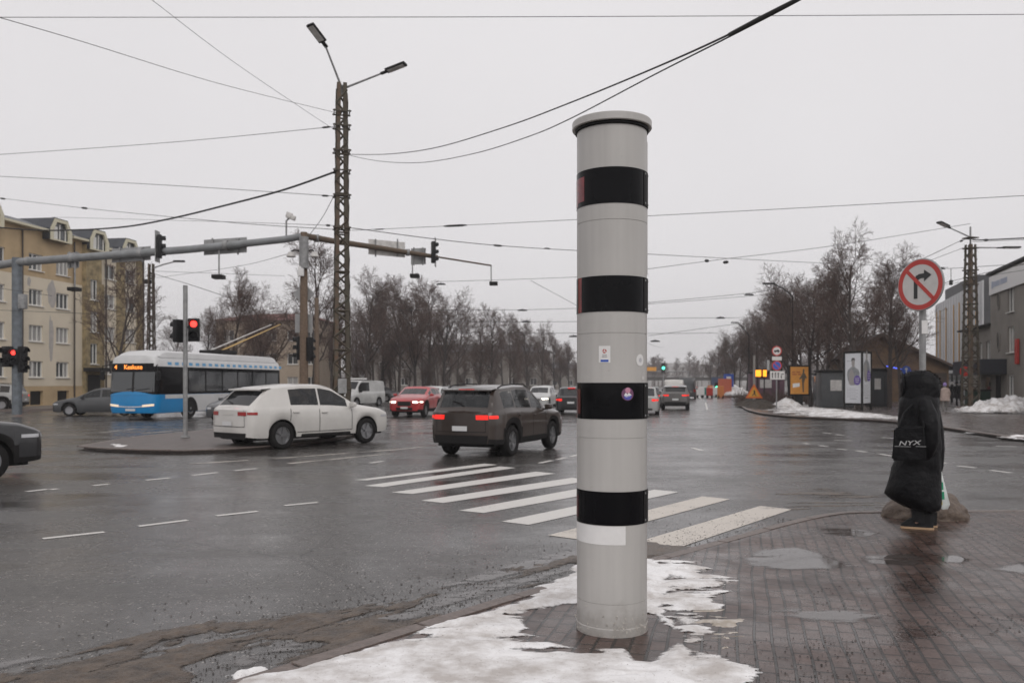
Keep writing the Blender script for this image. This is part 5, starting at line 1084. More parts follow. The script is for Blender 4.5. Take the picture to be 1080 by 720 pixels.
# ------------------------------------------------------------------ hooded person
M['coat'] = mat('black_puffer_fabric', (.0045, .0045, .0058), .5, spec=.2, vary=(6, .3), bump=(12, 1.))
M['knit'] = mat('black_trousers', (.008, .008, .009), .9)
M['skin'] = mat('skin', (.42, .26, .2), .55)
PE = thing('person', 'person in a long black hooded coat standing by the boulder with a plastic bag', 'person', ((969-540)/F*9.25, 9.25, PZ), -R(25))
pp = F/9.25
def lx(px): return (px-969)/pp
def lz(py): return EYE+(HZ-py)/pp-PZ
def loft(name, m, rows, par, n=40, fold=0., seed=0, cap=True):
    """rows: (py, px left, px right, depth, y centre)"""
    P = []
    for i, (py, a, b, dp, yc) in enumerate(rows):
        cx, rx = (lx(a)+lx(b))/2, (lx(b)-lx(a))/2; z = lz(py); row = []
        for k in range(n):
            t = 2*math.pi*k/n; f = 1+fold*(float(vnoise(k*9./n*(1 if k < n/2 else 1), i*.42, seed))-.5)*min(1, k/3, (n-k)/3); row.append((cx+rx*math.cos(t)*f, yc+dp/2*math.sin(t)*f, z))
        P.append(row)
    g = MB(); g.grid(P, close=True)
    if cap: g.add(P[0], [tuple(range(n))]); g.add(P[-1], [tuple(range(n))])
    return g.build(name, m, par, smooth=True, angle=70)
# body: head, torso, legs and arms as one skinned figure; faces left (towards -x)
H_ = [((0, 0, .86), .13), ((0, 0, 1.02), .12), ((0, 0, 1.25), .15), ((0.0, 0, 1.40), .10), ((-.01, 0, 1.47), .055), ((-.03, 0, 1.54), .075), ((-.04, 0, 1.62), .088), ((-.035, 0, 1.68), .06)]
legs = []
for sg, dx in ((-1, -.02), (1, .05)): legs.append([((0, 0, .86), .13), ((dx, sg*.09, .80), .10), ((dx-.01, sg*.09, .48), .065), ((dx+.02, sg*.09, .12), .05), ((dx-.02, sg*.09, .05), .045), ((dx-.13, sg*.09, .04), .035)])
arms = [[((0, 0, 1.25), .15), ((.02, -.13, 1.33), .06), ((.06, -.15, 1.06), .042), ((.02, -.14, .92), .034), ((-.03, -.11, .87), .03)],
        [((0, 0, 1.25), .15), ((.0, .17, 1.33), .065), ((.08, .23, 1.06), .05), ((.15, .22, .82), .038), ((.17, .22, .76), .03)]]
fing = []
for (hx_, hy, hz, sg) in ((-.03, -.11, .87, -1), (.17, .22, .76, 1)):
    for k, ln in enumerate((.065, .075, .07, .055)): o_ = (k-1.5)*.02; fing.append([((hx_, hy, hz), .03), ((hx_+o_, hy, hz-.045), .010), ((hx_+o_, hy+.012*sg, hz-.045-ln*.55), .009), ((hx_+o_, hy-.012*sg, hz-.045-ln), .008)])
    fing.append([((hx_, hy, hz), .03), ((hx_-.035, hy, hz-.02), .011), ((hx_-.045, hy-.01*sg, hz-.055), .009)])
body = skin('body', [H_]+legs+arms+fing, M['skin'], PE, 2)
g = MB(); g.bbox((-.128, 0, 1.60), (.035, .028, .05), .01)
for s_ in (-1, 1): g.bbox((-.112, s_*.032, 1.625), (.012, .022, .01), .004); g.bbox((-.03, s_*.088, 1.60), (.03, .012, .055), .005)
g.bbox((-.108, 0, 1.557), (.012, .045, .01), .004); g.build('face', M['skin'], PE, smooth=True)
coat = loft('long_coat', M['coat'], [(536, 960, 989, .40, 0), (533, 952, 990.5, .46, 0), (527, 942, 990.5, .50, 0), (521, 935.5, 990.5, .52, 0), (512, 938, 990.5, .51, 0), (506, 939.5, 990.5, .50, 0), (500, 941.5, 990.5, .50, 0), (494, 943, 990.3, .49, 0), (488, 945, 990.5, .49, 0), (479, 946, 989.8, .48, 0), (470, 946.5, 990.5, .48, 0), (462, 947, 990, .47, 0), (455, 948, 989, .46, 0), (448, 948.5, 989.5, .46, 0), (442, 949, 989, .45, 0), (436, 949.5, 988.8, .45, 0), (430, 950, 988.5, .45, 0), (422, 950.5, 989, .43, 0), (416, 954, 987, .34, 0), (412, 962, 981, .2, 0)], PE, n=72, fold=.13, seed=3)
hood = loft('hood', M['coat'], [(427, 952.5, 986, .34, 0), (420, 952, 988.5, .36, 0), (413, 952, 989.5, .35, 0), (405, 951.5, 990, .35, 0), (399, 952.5, 988.5, .33, 0), (394.5, 956, 984, .27, 0), (391.5, 961, 978.5, .18, 0), (390.3, 966, 973, .07, 0)], PE, n=56, fold=.16, seed=8)
rg = random.Random(12); g = MB()
for k in range(1500):
    t = rg.random()*6.283; py = rg.choice((rg.uniform(391, 424), rg.uniform(391, 400))); a_ = np.interp(py, [390.3, 391.5, 394.5, 399, 405, 413, 419, 427], [966, 961, 956, 952.5, 951.5, 952, 952, 952.5]); b_ = np.interp(py, [390.3, 391.5, 394.5, 399, 405, 413, 420, 427], [973, 978.5, 984, 988.5, 990, 989.5, 988.5, 986]); d_ = np.interp(py, [390, 391.5, 394.5, 399, 427], [.07, .18, .27, .33, .35])
    c0 = Vector(((lx(a_)+lx(b_))/2+(lx(b_)-lx(a_))/2*math.cos(t)*.97, d_/2*math.sin(t)*.97, lz(py))); n_ = Vector((math.cos(t), math.sin(t), .5*(405-py)/15+rg.gauss(0, .5))).normalized(); u_ = Vector((rg.gauss(0, 1), rg.gauss(0, 1), rg.gauss(0, 1))).normalized()*.004
    g.add([c0-u_, c0+u_, c0+n_*rg.uniform(.012, .03)+u_*rg.uniform(-2, 2)], [(0, 1, 2)])
g.build('hood_fur', M['coat'], hood, recalc=False)
g = MB(); g.tube([(lx(952.5)+.004+.02*math.cos(t)**2, .125*math.cos(t), lz(406)+.135*math.sin(t)) for t in np.linspace(0, 2*math.pi, 25)], .012, 8, cap=False); g.build('hood_rim', M['coat'], hood, smooth=True)
for nm, pts in (('sleeve', [(.05, -.17, lz(423)), (.085, -.215, lz(437)), (.105, -.225, lz(450)), (.10, -.225, lz(464)), (.07, -.20, lz(476)), (.03, -.15, lz(483))]), ('sleeve', [(.05, .19, lz(424)), (.13, .21, lz(436)), (.17, .22, lz(455)), (.175, .22, lz(475)), (.18, .215, lz(492)), (.18, .215, lz(499))])):
    g = MB(); g.tube(pts, [.07, .098, .088, .092, .075, .06], 16); g.build(nm, M['coat'], coat, smooth=True, angle=60)
for nm, dx, sg in (('trouser_leg', -.0, -1), ('trouser_leg', .09, 1)):
    g = MB(); g.tube([(dx, sg*.08, .36), (dx, sg*.08, .24), (dx+.005, sg*.08, .12), (dx, sg*.08, .08)], [.088, .082, .078, .075], 14); g.build(nm, M['knit'], PE, smooth=True)
sole_m = mat('tan_boot_sole', (.42, .28, .17), .7)
for sg, dx in ((-1, -.0), (1, .04)):
    y = sg*.09; out = [(-.185, 0), (-.18, .035), (-.12, .052), (0, .042), (.10, .046), (.145, .025), (.15, 0), (.145, -.025), (.10, -.046), (0, -.042), (-.12, -.052), (-.18, -.035)]
    g = MB(); g.prism([(p[0]+dx, p[1]+y) for p in out], 0.002, .026); bo_ = g.build('boot_sole', sole_m, PE)
    g = MB(); P = []
    for z, k, fr in ((.024, .97, 1), (.05, .95, .96), (.085, .86, .72), (.12, .82, .42), (.17, .82, .36)):
        P.append([((p[0]*(fr if p[0] < 0 else .95))+dx+(0 if fr > .5 else .005), p[1]*k*(1 if z < .1 else 1.35)+y, z) for p in out])
    g.grid(P, close=True); g.add(P[-1], [tuple(range(12))]); g.build('boot', M['knit'], PE, smooth=True, angle=60)
# shoulder bag with lettering
BG_ = thing('shoulder_bag', 'black shoulder bag with white brush lettering hanging at the hooded person\'s side', 'bag', ((969-540)/F*9.25, 9.25, PZ), -R(25))
g = MB(); pts = [(945.5, 450), (974, 447), (976, 483), (958, 484), (943, 483.5), (944.5, 470)]; P = [(lx(a), lz(b)) for a, b in pts]
Mf = Matrix(((1, 0, 0, 0), (0, 0, 1, 0), (0, 1, 0, 0), (0, 0, 0, 1)))
g.prism(P, -.335, -.268, Mf); bm = bmesh.new(); me = bpy.data.meshes.new('t'); me.from_pydata([tuple(v_) for v_ in g.v], [], g.f); bm.from_mesh(me); bmesh.ops.bevel(bm, geom=bm.edges[:], offset=.018, segments=3, affect='EDGES'); bm.to_mesh(me); bm.free()
g = MB(); g.add([v_.co.copy() for v_ in me.vertices], [tuple(p_.vertices) for p_ in me.polygons]); g.build('pouch', M['coat'], BG_, smooth=True)
g = MB(); g.tube([(lx(950), -.30, lz(451)), (lx(955), -.27, lz(435)), (lx(966), -.16, lz(423)), (lx(972), -.0, lz(418.5)), (lx(975), .14, lz(424))], .012, 8); g.tube([(lx(973), -.30, lz(449)), (lx(972), -.27, lz(435)), (lx(971), -.17, lz(424.5)), (lx(973), -.0, lz(418.5))], .012, 8); g.build('strap', M['coat'], BG_, smooth=True)
t = xf(text_mb('NYX', .078, .0006, .25), Matrix.Translation((lx(959.5), -.342, lz(465.3))) @ Matrix.Rotation(R(90), 4, 'X') @ Matrix.Rotation(R(4), 4, 'Z') @ Matrix.Diagonal((1.3, .85, 1, 1))); t.build('brush_lettering', mat('white_bag_print', (.45, .45, .45), .5), BG_, recalc=False)
g = MB(); g.box((lx(953.5), -.337, lz(468.9)), (.16, .004, .006)); g.box((lx(970.5), -.337, lz(468.4)), (.10, .004, .006)); g.build('printed_line', mat('faded_print', (.28, .28, .28), .6), BG_)
# plastic bag
PB = thing('plastic_bag', 'white and green plastic carrier bag held low behind the black coat', 'bag', ((969-540)/F*9.25, 9.25, PZ), -R(25))
g = MB(); P = []
for py, a, b, d_ in ((492, 986.5, 988.5, .02), (498, 984, 991, .06), (506, 981, 992.5, .12), (518, 978, 995, .15), (530, 976, 998, .15), (535, 978, 996, .12)):
    P.append([((lx(a)+lx(b))/2+(lx(b)-lx(a))/2*math.cos(t_)*(1+.12*math.sin(t_*5+py)), .16+d_/2*math.sin(t_), lz(py)-(.02 if (math.cos(t_) > .3 and py > 520) else 0)) for t_ in np.linspace(0, 2*math.pi, 25)[:-1]])
g.grid(P, close=True); g.add(P[-1], [tuple(range(24))]); pb = g.build('sack', mat('white_plastic_film', (.66, .7, .68), .3, vary=(12, .15)), PB, smooth=True)
g = MB(); 
for a, b, c_, d_ in ((988.6, 508, 992.2, 516), (988.4, 518, 993.2, 526)): g.add([(lx(a), .075, lz(b)), (lx(c_), .092, lz(b)), (lx(c_)+.004, .09, lz(d_)), (lx(a), .07, lz(d_))], [(0, 1, 2, 3)])
g.build('green_print', mat('green_bag_print', (.01, .28, .14), .4), pb, recalc=False)
g = MB(); g.add([(lx(988.6), .068, lz(528)), (lx(991.5), .08, lz(528)), (lx(991.5), .08, lz(532)), (lx(988.6), .068, lz(532))], [(0, 1, 2, 3)]); g.build('yellow_print', mat('yellow_bag_print', (.5, .4, .05), .4), pb, recalc=False)
# ------------------------------------------------------------------ masts
def lattice(name, label, cat, X, Y, H, w0, w1, z=0., yaw=.2, step=.5, leg=.05, lac=.02):
    t = thing(name, label, cat, (X, Y, z), yaw); g = MB(); s4 = ((1, 1), (-1, 1), (-1, -1), (1, -1))
    hw_ = lambda h: (w0+(w1-w0)*h/H)/2
    for i, (a, b) in enumerate(s4): 
        g = MB(); p0 = Vector((a*hw_(0), b*hw_(0), 0)); p1 = Vector((a*hw_(H), b*hw_(H), H))
        for d_ in ((1, 0), (0, 1)):
            n = Vector((-a*d_[0], -b*d_[1], 0))*leg*2.6; th = Vector((-a*(1-d_[0]), -b*(1-d_[1]), 0))*.012
            g.add([p0, p0+n, p0+n+th, p0+th, p1, p1+n, p1+n+th, p1+th], [(0, 1, 5, 4), (1, 2, 6, 5), (2, 3, 7, 6), (3, 0, 4, 7), (4, 5, 6, 7)])
        g.build('corner_angle', M['mast'] if i % 2 else M['rust'], t)
    g = MB(); n = int(H/step)
    for i in range(4):
        a, b = s4[i], s4[(i+1) % 4]
        for k in range(n):
            h0, h1 = k*step+.05, (k+1)*step+.05
            if h1 > H: continue
            q0, q1 = (a, b) if k % 2 else (b, a); p = Vector((q0[0]*hw_(h0), q0[1]*hw_(h0), h0)); q = Vector((q1[0]*hw_(h1), q1[1]*hw_(h1), h1))
            g.tube([p, q], lac*1.7, 4)
            if k % 3 == 0: g.tube([(a[0]*hw_(h0), a[1]*hw_(h0), h0), (b[0]*hw_(h0), b[1]*hw_(h0), h0)], lac*1.4, 4)
    g.build('lacing', M['mast'], t)
    g = MB(); g.bbox((0, 0, .12), (w0+.3, w0+.3, .35), .04); g.build('concrete_foot', M['kerb'], t); return t
def lamp(t, base, p, yaw, tilt=0., L=.85, wd=.3):
    g = MB(); g.tube([base, tuple(Vector(base).lerp(Vector(p), .5)+Vector((0, 0, .0))), p], [.04, .035, .03], 8); a = g.build('lamp_arm', M['galv'], t, smooth=True)
    Mx = Matrix.Translation(p) @ Matrix.Rotation(yaw, 4, 'Z') @ Matrix.Rotation(-tilt, 4, 'Y'); g = MB(); g.bbox((L*.5, 0, .02), (L*.75, wd, .09), .03, Mx); g.bbox((L*.06, 0, 0), (L*.3, wd*.4, .07), .02, Mx); h = g.build('lamp_head', M['trim'], a, smooth=True)
    g = MB(); g.box((L*.5, 0, -.03), (L*.6, wd*.8, .01), Mx); g.build('lamp_lens', M['white_dirty'], h)
MX, MY = (360.5-540)/F*29, 29.
LM = lattice('lattice_mast', 'tall rusty green lattice mast with two street lamps behind the white crossover', 'mast', MX, MY, 12.0, .58, .34, z=.1, yaw=.25, leg=.052, lac=.022, step=.45)
tp = at(361, 93, 29)-Vector((MX, MY, .1)); ry = Matrix.Rotation(-.25, 4, 'Z')
def lc(px, py, Y=29.): return tuple(ry @ (at(px, py, Y)-Vector((MX, MY, .1))))
b0 = lc(361, 94)
lamp(LM, b0, lc(343, 48, 28.2), math.atan2(-.8, -.6)-.25, R(35), .95, .34); lamp(LM, b0, lc(404, 77, 28.6), math.atan2(-.3, 1)-.25, R(14), 1.0, .3)
g = MB(); g.tube([lc(361, 100), lc(361, 90)], .05, 8); g.build('top_tube', M['galv'], LM)
for py in (119, 134, 160, 181, 207, 241):
    g = MB(); z = lc(360, py)[2]; 
    for s_ in (-1, 1): g.box((0, s_*.26, z), (.62, .03, .05)); g.box((s_*.26, 0, z), (.03, .62, .05))
    g.build('wire_collar', M['mast'], LM)
g = MB(); g.bbox((.0, -.32, 1.5), (.3, .14, .5), .02); g.build('switch_box', M['galv'], LM)
RX, RY = (1023.5-540)/F*47, 47.
RM = lattice('lattice_mast', 'rusty lattice mast with street lamps on the far right rising from a snow heap', 'mast', RX, RY, 9.4, .72, .42, z=.1, yaw=.35, leg=.06, lac=.026)
g = MB(); g.tube([(0, 0, 9.3), (0, 0, 10.4)], .05, 8); g.build('top_tube', M['galv'], RM)
ry2 = Matrix.Rotation(-.35, 4, 'Z'); l2 = lambda px, py, Y=47.: tuple(ry2 @ (at(px, py, Y)-Vector((RX, RY, .1))))
lamp(RM, l2(1023, 250), l2(1001, 240, 45.5), math.atan2(-.5, -1)-.35, R(14), 1.0, .34); lamp(RM, l2(1024, 261), l2(1054, 261.3, 46), -.35, 0, 1.3, .3)
for py in (251, 262, 285, 300):
    g = MB(); z = l2(1023, py)[2]; g.box((0, 0, z), (.6, .6, .06)); g.build('wire_collar', M['mast'], RM)
# small lattice lamp post by the apartment house
SX, SY = (159.5-540)/F*58, 58.
SM = lattice('lattice_mast', 'thin lattice mast with a single curved street lamp at the corner of the apartment house', 'mast', SX, SY, 9.9, .55, .35, z=.1, yaw=.1, step=.5, leg=.035)
l3 = lambda px, py, Y=58.: tuple(Matrix.Rotation(-.1, 4, 'Z') @ (at(px, py, Y)-Vector((SX, SY, .1))))
g = MB(); g.tube([l3(160, 285), l3(161, 283), l3(172, 279), l3(186, 275.5)], .05, 6); a = g.build('lamp_arm', M['galv'], SM, smooth=True)
g = MB(); g.bbox(Vector(l3(189, 275.5)), (.75, .3, .12), .04); g.build('lamp_head', M['trim'], a, smooth=True)
g = MB(); g.bbox(Vector(l3(155.5, 297)), (.5, .35, .3), .06); g.build('floodlight', M['trim'], SM, smooth=True)
# ------------------------------------------------------------------ signal heads
def signal(t, p, yaw, lit='red', n=2, s=.3, part='signal_head', board=False):
    """n lamps stacked; faces local direction yaw; p = centre"""
    Mx = Matrix.Translation(p) @ Matrix.Rotation(yaw, 4, 'Z'); H = s*n*1.05
    g = MB(); g.bbox((0, 0, 0), (s*.55, s, H), .03, Mx); h = g.build(part, M['black'], t, smooth=True)
    if board:
        g = MB(); g.box((-.05, 0, 0), (.015, s*1.9, H+s*.7), Mx); g.build('backing_board', M['trim'], h)
    for k in range(n):
        z = H/2-s*.52-k*s*1.05; on = (lit == 'red' and k == 0) or (lit == 'green' and k == n-1)
        g = MB(); g.lathe([(s*.3, .27*s), (s*.3, .33*s), (.001, .37*s)], (0, 0, 0), 16, 'x', cap=False); xf(g, Mx @ Matrix.Translation((0, 0, z)))
        g.build('lens', {'red': M['red_lamp'], 'green': M['green_lamp']}[lit] if on else M['black_glass'], h)
        g = MB(); P = [[(x, s*.40*math.cos(a), z+s*.40*math.sin(a)) for a in np.linspace(R(-20), R(200), 12)] for x in (s*.26, s*.75)]; g.grid([[Mx @ Vector(q) for q in r_] for r_ in P]); g.build('visor', M['black'], h)
    return h
# pedestrian light on the island
p0 = gp(195.5, 461, .12)
PL = thing('pedestrian_light_pole', 'slim grey pole on the traffic island with a red pedestrian light', 'traffic light', p0)
hP = EYE+(HZ-301)/F*p0.y-.12; g = MB(); g.lathe([(.065, 0), (.065, hP), (.001, hP+.01)], n=16); g.lathe([(.13, 0), (.12, .05), (.07, .06)], n=16); g.build('pole', M['galv'], PL, smooth=True)
zc = lambda py, Y, z=.12: EYE+(HZ-py)/F*Y-z
signal(PL, (.27, -.05, zc(348, p0.y)), R(-75), 'red', 2, .32); signal(PL, (-.14, .1, zc(348, p0.y)), R(120), 'none', 2, .32) if False else None
h2 = signal(PL, (-.19, .0, zc(349, p0.y)), R(150), 'red', 2, .32); 
for c in bpy.data.objects:
    if c.parent == h2 and c.name.startswith('lens'): c.data.materials[0] = M['black_glass']
g = MB(); g.tube([(0, 0, zc(345, p0.y)), (.27, -.02, zc(345, p0.y))], .03, 6); g.tube([(0, 0, zc(352, p0.y)), (-.19, 0, zc(352, p0.y))], .03, 6); g.build('bracket', M['black'], PL)
# ------------------------------------------------------------------ gantry across the avenue
GX0 = at(18, 404, 42.7); GX1 = at(320, 404, 35.7); OX, OY = GX1.x, GX1.y
GA = thing('signal_gantry', 'long grey pipe gantry on a wooden post and a steel post with sign boards', 'gantry', (OX, OY, 0))
def gl_(px, py, Y): return tuple(at(px, py, Y)-Vector((OX, OY, 0)))
Yg = lambda px: 1/((1/35.7)+(1/42.7-1/35.7)*(320-px)/(320-18)) if px <= 320 else 35.7+(px-320)/200*9.5
g = MB(); g.tube([gl_(-40, 286, 45), gl_(18, 276.5, 42.7), gl_(100, 270.5, Yg(100)), gl_(200, 263, Yg(200)), gl_(300, 252.5, Yg(300)), gl_(320, 249, 35.7)], [.22, .2, .19, .17, .15, .14], 10); g.build('left_arm', mat('weathered_grey_pipe', (.20, .205, .205), .6, metal=.2, vary=(1.5, .5), col2=(.30, .31, .32), bump=(10, .3)), GA, smooth=True)
g = MB(); g.tube([gl_(322, 249, 35.8), gl_(350, 254, Yg(350)), gl_(400, 261.5, Yg(400)), gl_(428, 266, Yg(428)), gl_(461, 271, Yg(461))], [.14, .13, .125, .12, .10], 10); g.tube([gl_(459, 270.6, Yg(461)), gl_(518, 280, Yg(518))], .045, 8); g.build('right_arm', M['rust'], GA, smooth=True)
for px in (30, 76, 148, 168, 238, 334, 430): 
    g = MB(); Y = Yg(px); yy = float(np.interp(px, [0, 18, 100, 200, 300, 320, 350, 400, 461], [279, 276.5, 270.5, 263, 252.5, 249, 254, 261.5, 271])); c = Vector(gl_(px, yy, Y)); g.tube([c-Vector((.1, 0, 0)), c+Vector((.1, 0, 0))], .23 if px < 320 else .17, 12); g.build('flange', M['galv'], GA, smooth=True)
g = MB(); g.tube([gl_(320.5, 440, 35.7)[:2]+(0.,), gl_(320.5, 245, 35.7)], [.2, .15], 12); g.build('wooden_post', M['wood'], GA, smooth=True)
g = MB(); g.tube([gl_(320.5, 250, 35.5), gl_(320.5, 283, 35.5)], .2, 12); g.build('post_sleeve', M['galv'], GA, smooth=True)
g = MB(); b_ = gl_(18, 404, 42.7); g.tube([b_[:2]+(.1,), b_[:2]+(gl_(18, 276, 42.7)[2]+.2,)], .24, 14); g.build('steel_post', mat('blue_grey_post', (.16, .18, .20), .6, metal=.2, vary=(3, .4)), GA, smooth=True)
g = MB(); c = gl_(24, 318, 42.5); g.bbox(c, (.35, .3, .75), .03); g.build('control_box', M['galv'], GA, smooth=True)
def gpanel(x0, x1, y0, y1, slope, dy, m=M['signback'], n='sign_board_back', th=.06):
    A = [at(x0, y0+slope, Yg(x0)+dy), at(x1, y0, Yg(x1)+dy), at(x1, y1, Yg(x1)+dy), at(x0, y1+slope, Yg(x0)+dy)]; g = MB(); o = Vector((OX, OY, 0)); d_ = Vector((0, th, 0))
    g.add([a-o for a in A]+[a-o+d_ for a in A], [(0, 1, 2, 3), (7, 6, 5, 4), (0, 4, 5, 1), (1, 5, 6, 2), (2, 6, 7, 3), (3, 7, 4, 0)]); p = g.build(n, m, GA)
    g = MB(); cx = (x0+x1)/2
    for xx in (x0+(x1-x0)*.2, x0+(x1-x0)*.8): g.tube([at(xx, y0+slope*.7-1, Yg(xx)+dy-.05)-o, at(xx, y1+slope*.5+1, Yg(xx)+dy-.05)-o], .04, 6)
    g.build('stiffener', M['galv'], p); return p
gpanel(71, 83, 266, 282, .5, .3); gpanel(118, 158.5, 259.5, 274, 3, .3); gpanel(215, 260, 250, 266, 3, .3); gpanel(388.5, 427, 255.5, 271.5, -3.5, .3, M['white_dirty'], 'sign_board'); gpanel(433.5, 449, 261.5, 278.5, .5, .3)
for px, py, yaw in ((168.5, 260, .3), (457, 266, .3)):
    signal(GA, gl_(px, py, Yg(px)-.25), yaw, 'none', 3, .34, board=False)
    g = MB(); c = Vector(gl_(px+(-2.5 if px < 300 else 2.2), py, Yg(px)-.1)); g.bbox(c, (.04, .5, 1.45), .01); g.build('backing_board', M['galv'], GA)
for px, py0, py1, w_ in ((79, 272, 304, .5), (231, 257, 291, .5), (435, 268, 290, .45), (518, 280, 298, .45), (159.5, 266, 297, 0), (24, 280, 330, 0)):
    if not w_: continue
    g = MB(); g.tube([gl_(px, py0, Yg(px)), gl_(px, py1, Yg(px))], .035, 6); h = g.build('detector_rod', M['galv'], GA)
    g = MB(); g.bbox(Vector(gl_(px-.5 if px < 300 else px+2.5, py1+1, Yg(px))), (w_, .5, .18), .03); g.build('detector', M['trim'], h)
g = MB(); g.tube([gl_(302, 251, Yg(300)), gl_(302, 233, Yg(300)), gl_(305, 230, Yg(300))], .04, 6); a = g.build('camera_mast', M['galv'], GA)
g = MB(); Mx = Matrix.Translation(gl_(307, 229, Yg(300))) @ Matrix.Rotation(R(20), 4, 'Y'); g.bbox((0, 0, 0), (.4, .2, .2), .04, Mx); g.bbox((-.1, 0, .05), (.25, .24, .22), .03, Mx); g.build('surveillance_camera', M['white_dirty'], a, smooth=True)
for sg, px in ((-1, 307), (1, 331.5)):
    g = MB(); g.tube([gl_(320, 266, 35.6), gl_(px-sg*3, 263.5, 35.5), gl_(px, 265, 35.5)], .03, 6); a = g.build('lamp_bracket', M['trim'], GA)
    g = MB(); c = gl_(px, 269, 35.5); g.lathe([(.06, .14), (.12, .12), (.17, .0), (.2, -.04), (.19, -.08)], c, 16); g.build('globe_lamp', M['white_dirty'], a, smooth=True)
g = MB(); g.bbox(gl_(317.5, 286, 35.4), (.24, .16, .42), .02); g.build('white_box', M['white'], GA, smooth=True)
g = MB(); c = Vector(gl_(320.5, 310, 35.9)); Mx = Matrix.Translation(c) @ Matrix.Rotation(R(45), 4, 'Y'); g.bbox((0, 0, 0), (.68, .03, .68), .01, Mx); g.build('diamond_sign_back', M['signback'], GA)
g = MB(); g.bbox(gl_(320.5, 341, 35.9), (.76, .03, .8), .01); g.build('square_sign_back', M['signback'], GA)
signal(GA, gl_(326.5, 368, 35.6), R(60), 'none', 3, .32); signal(GA, gl_(315, 367, 35.9), R(200), 'none', 3, .32)
signal(GA, gl_(8, 376, 42.4), R(-110), 'none', 2, .5, 'signal_head'); signal(GA, gl_(15, 376, 42.3), R(-80), 'red', 2, .38); signal(GA, gl_(24, 379, 42.4), R(-20), 'none', 3, .42)
# second thin post seen between gantry post and mast
g = MB(); p = at(334, 404, 60); g.tube([(0, 0, 0), (0, 0, EYE+(404-314)/F*60)], [.2, .15], 10); o = g.build('wooden_pole', M['wood'], smooth=True); o.location = (p.x, p.y, 0); tag(o, 'plain dark wooden pole between the gantry post and the lattice mast', 'pole')
# ------------------------------------------------------------------ overhead wires
GW = {}
def wirepts(P, sag=0, n=14):
    """P: (px, py, distance) knots; smooth curve through them"""
    V = [at(*p) for p in P]; out = []
    if len(V) == 2:
        for k in range(n+1): t = k/n; q = V[0].lerp(V[1], t); q.z -= sag*4*t*(1-t); out.append(q)
        return out
    for i in range(len(V)-1):
        a, b, c, d_ = V[max(i-1, 0)], V[i], V[i+1], V[min(i+2, len(V)-1)]
        for k in range(8):
            t = k/8; out.append(.5*((2*b)+(c-a)*t+(2*a-5*b+4*c-d_)*t*t+(3*b-a-3*c+d_)*t**3))
    return out+[V[-1]]
def wire(label, P, r, group=None, sag=0, m=None, ins=(), cat='wire', name='overhead_wire'):
    V = wirepts(P, sag); o0 = V[0].copy(); g = MB(); g.tube([v_-o0 for v_ in V], r, 6); o = g.build(name, m or M['wire'], smooth=True); o.location = o0; tag(o, label, cat, group)
    for px, py, Y, L_, rr in ins:
        c = at(px, py, Y)-o0; j = min(range(len(V)-1), key=lambda i: (V[i]-o0-c).length); d_ = (V[j+1]-V[j]).normalized()
        q = MB(); q.tube([c-d_*L_/2, c-d_*L_*.3, c+d_*L_*.3, c+d_*L_/2], [rr*.5, rr, rr, rr*.5], 8); q.build('insulator', M['cable'], o, smooth=True)
    return o
wire('straight thin wire crossing the whole sky near the top edge', [(-80, 18.5, 20), (540, 18, 20), (1160, 15, 20)], .008)
wire('thin wire from the upper left corner down to the top of the lattice mast', [(-60, 2, 14), (80, 42, 17), (230, 88, 23), (354, 119, 29)], .007)
wire('thin wire running steeply from the top edge down to the lattice mast', [(100, -45, 17), (160, 0, 19), (250, 68, 23), (354, 138, 29)], .006)
wire('thin wire rising gently from the left edge to the lattice mast', [(-60, 167, 36), (170, 151, 32), (354, 133.5, 29)], .010, ins=[(344, 134.3, 29.1, .35, .035)])
wire('thin wire falling gently from the left edge to the lattice mast, below the rising one', [(-60, 183, 38), (170, 195, 33), (354, 207, 29)], .011, ins=[(343, 206.5, 29.1, .3, .035)])
wire('black drooping cable from the lattice mast across the apartment house roof', [(-60, 234, 44), (0, 240, 42), (55, 243, 40), (124, 240, 36), (178, 231, 34), (240, 216, 32), (300, 200, 30), (354, 181, 29)], .035, m=M['cable'], cat='cable', name='overhead_cable')
wire('thin wire passing just above the apartment house roof', [(-60, 202, 50), (0, 209, 48), (89, 219.5, 42), (173, 228, 38), (260, 236, 33), (354, 242, 29)], .012, ins=[(3, 209.5, 48, .6, .05), (89, 219.5, 42, .6, .05)])
wire('thin wire from the roof ridge to the lattice mast, nearly level', [(55, 229, 60), (240, 234, 45), (354, 238, 29)], .011, ins=[(346, 237.7, 29.4, .5, .04)])
wire('short slack wire between the lattice mast and the wooden gantry post', [(352, 207, 29), (342, 226, 31), (334, 238, 33.5), (326, 248, 35.6)], .012)
wire('upper of the two thick black cables rising from the lattice mast to the top edge', [(369, 163, 29), (411, 162.5, 25.5), (461, 155.5, 22), (533, 134, 17.5), (600, 109, 14), (690, 72, 11), (770, 36, 9), (842, -2, 7.6), (880, -25, 7)], .0115, m=M['cable'], cat='cable', name='overhead_cable')
wire('lower of the two thick black cables rising from the lattice mast to the top edge', [(369, 164, 29), (400, 170, 26.5), (444, 171.5, 23), (500, 162, 19.5), (555, 145, 16.5), (600, 126, 14), (690, 79, 11), (770, 38.5, 9), (842, 1, 7.6), (880, -22, 7)], .009, m=M['cable'], cat='cable', name='overhead_cable')
g = MB(); V = [at(769, 36.5, 9.0), at(800, 20, 8.3), at(842, -1, 7.6)]; g.tube([v_-V[0] for v_ in V], .019, 8); o = g.build('cable_splice', M['cable'], smooth=True); o.location = V[0]; tag(o, 'thick black splice sleeve joining both cables at the top edge', 'cable joint')
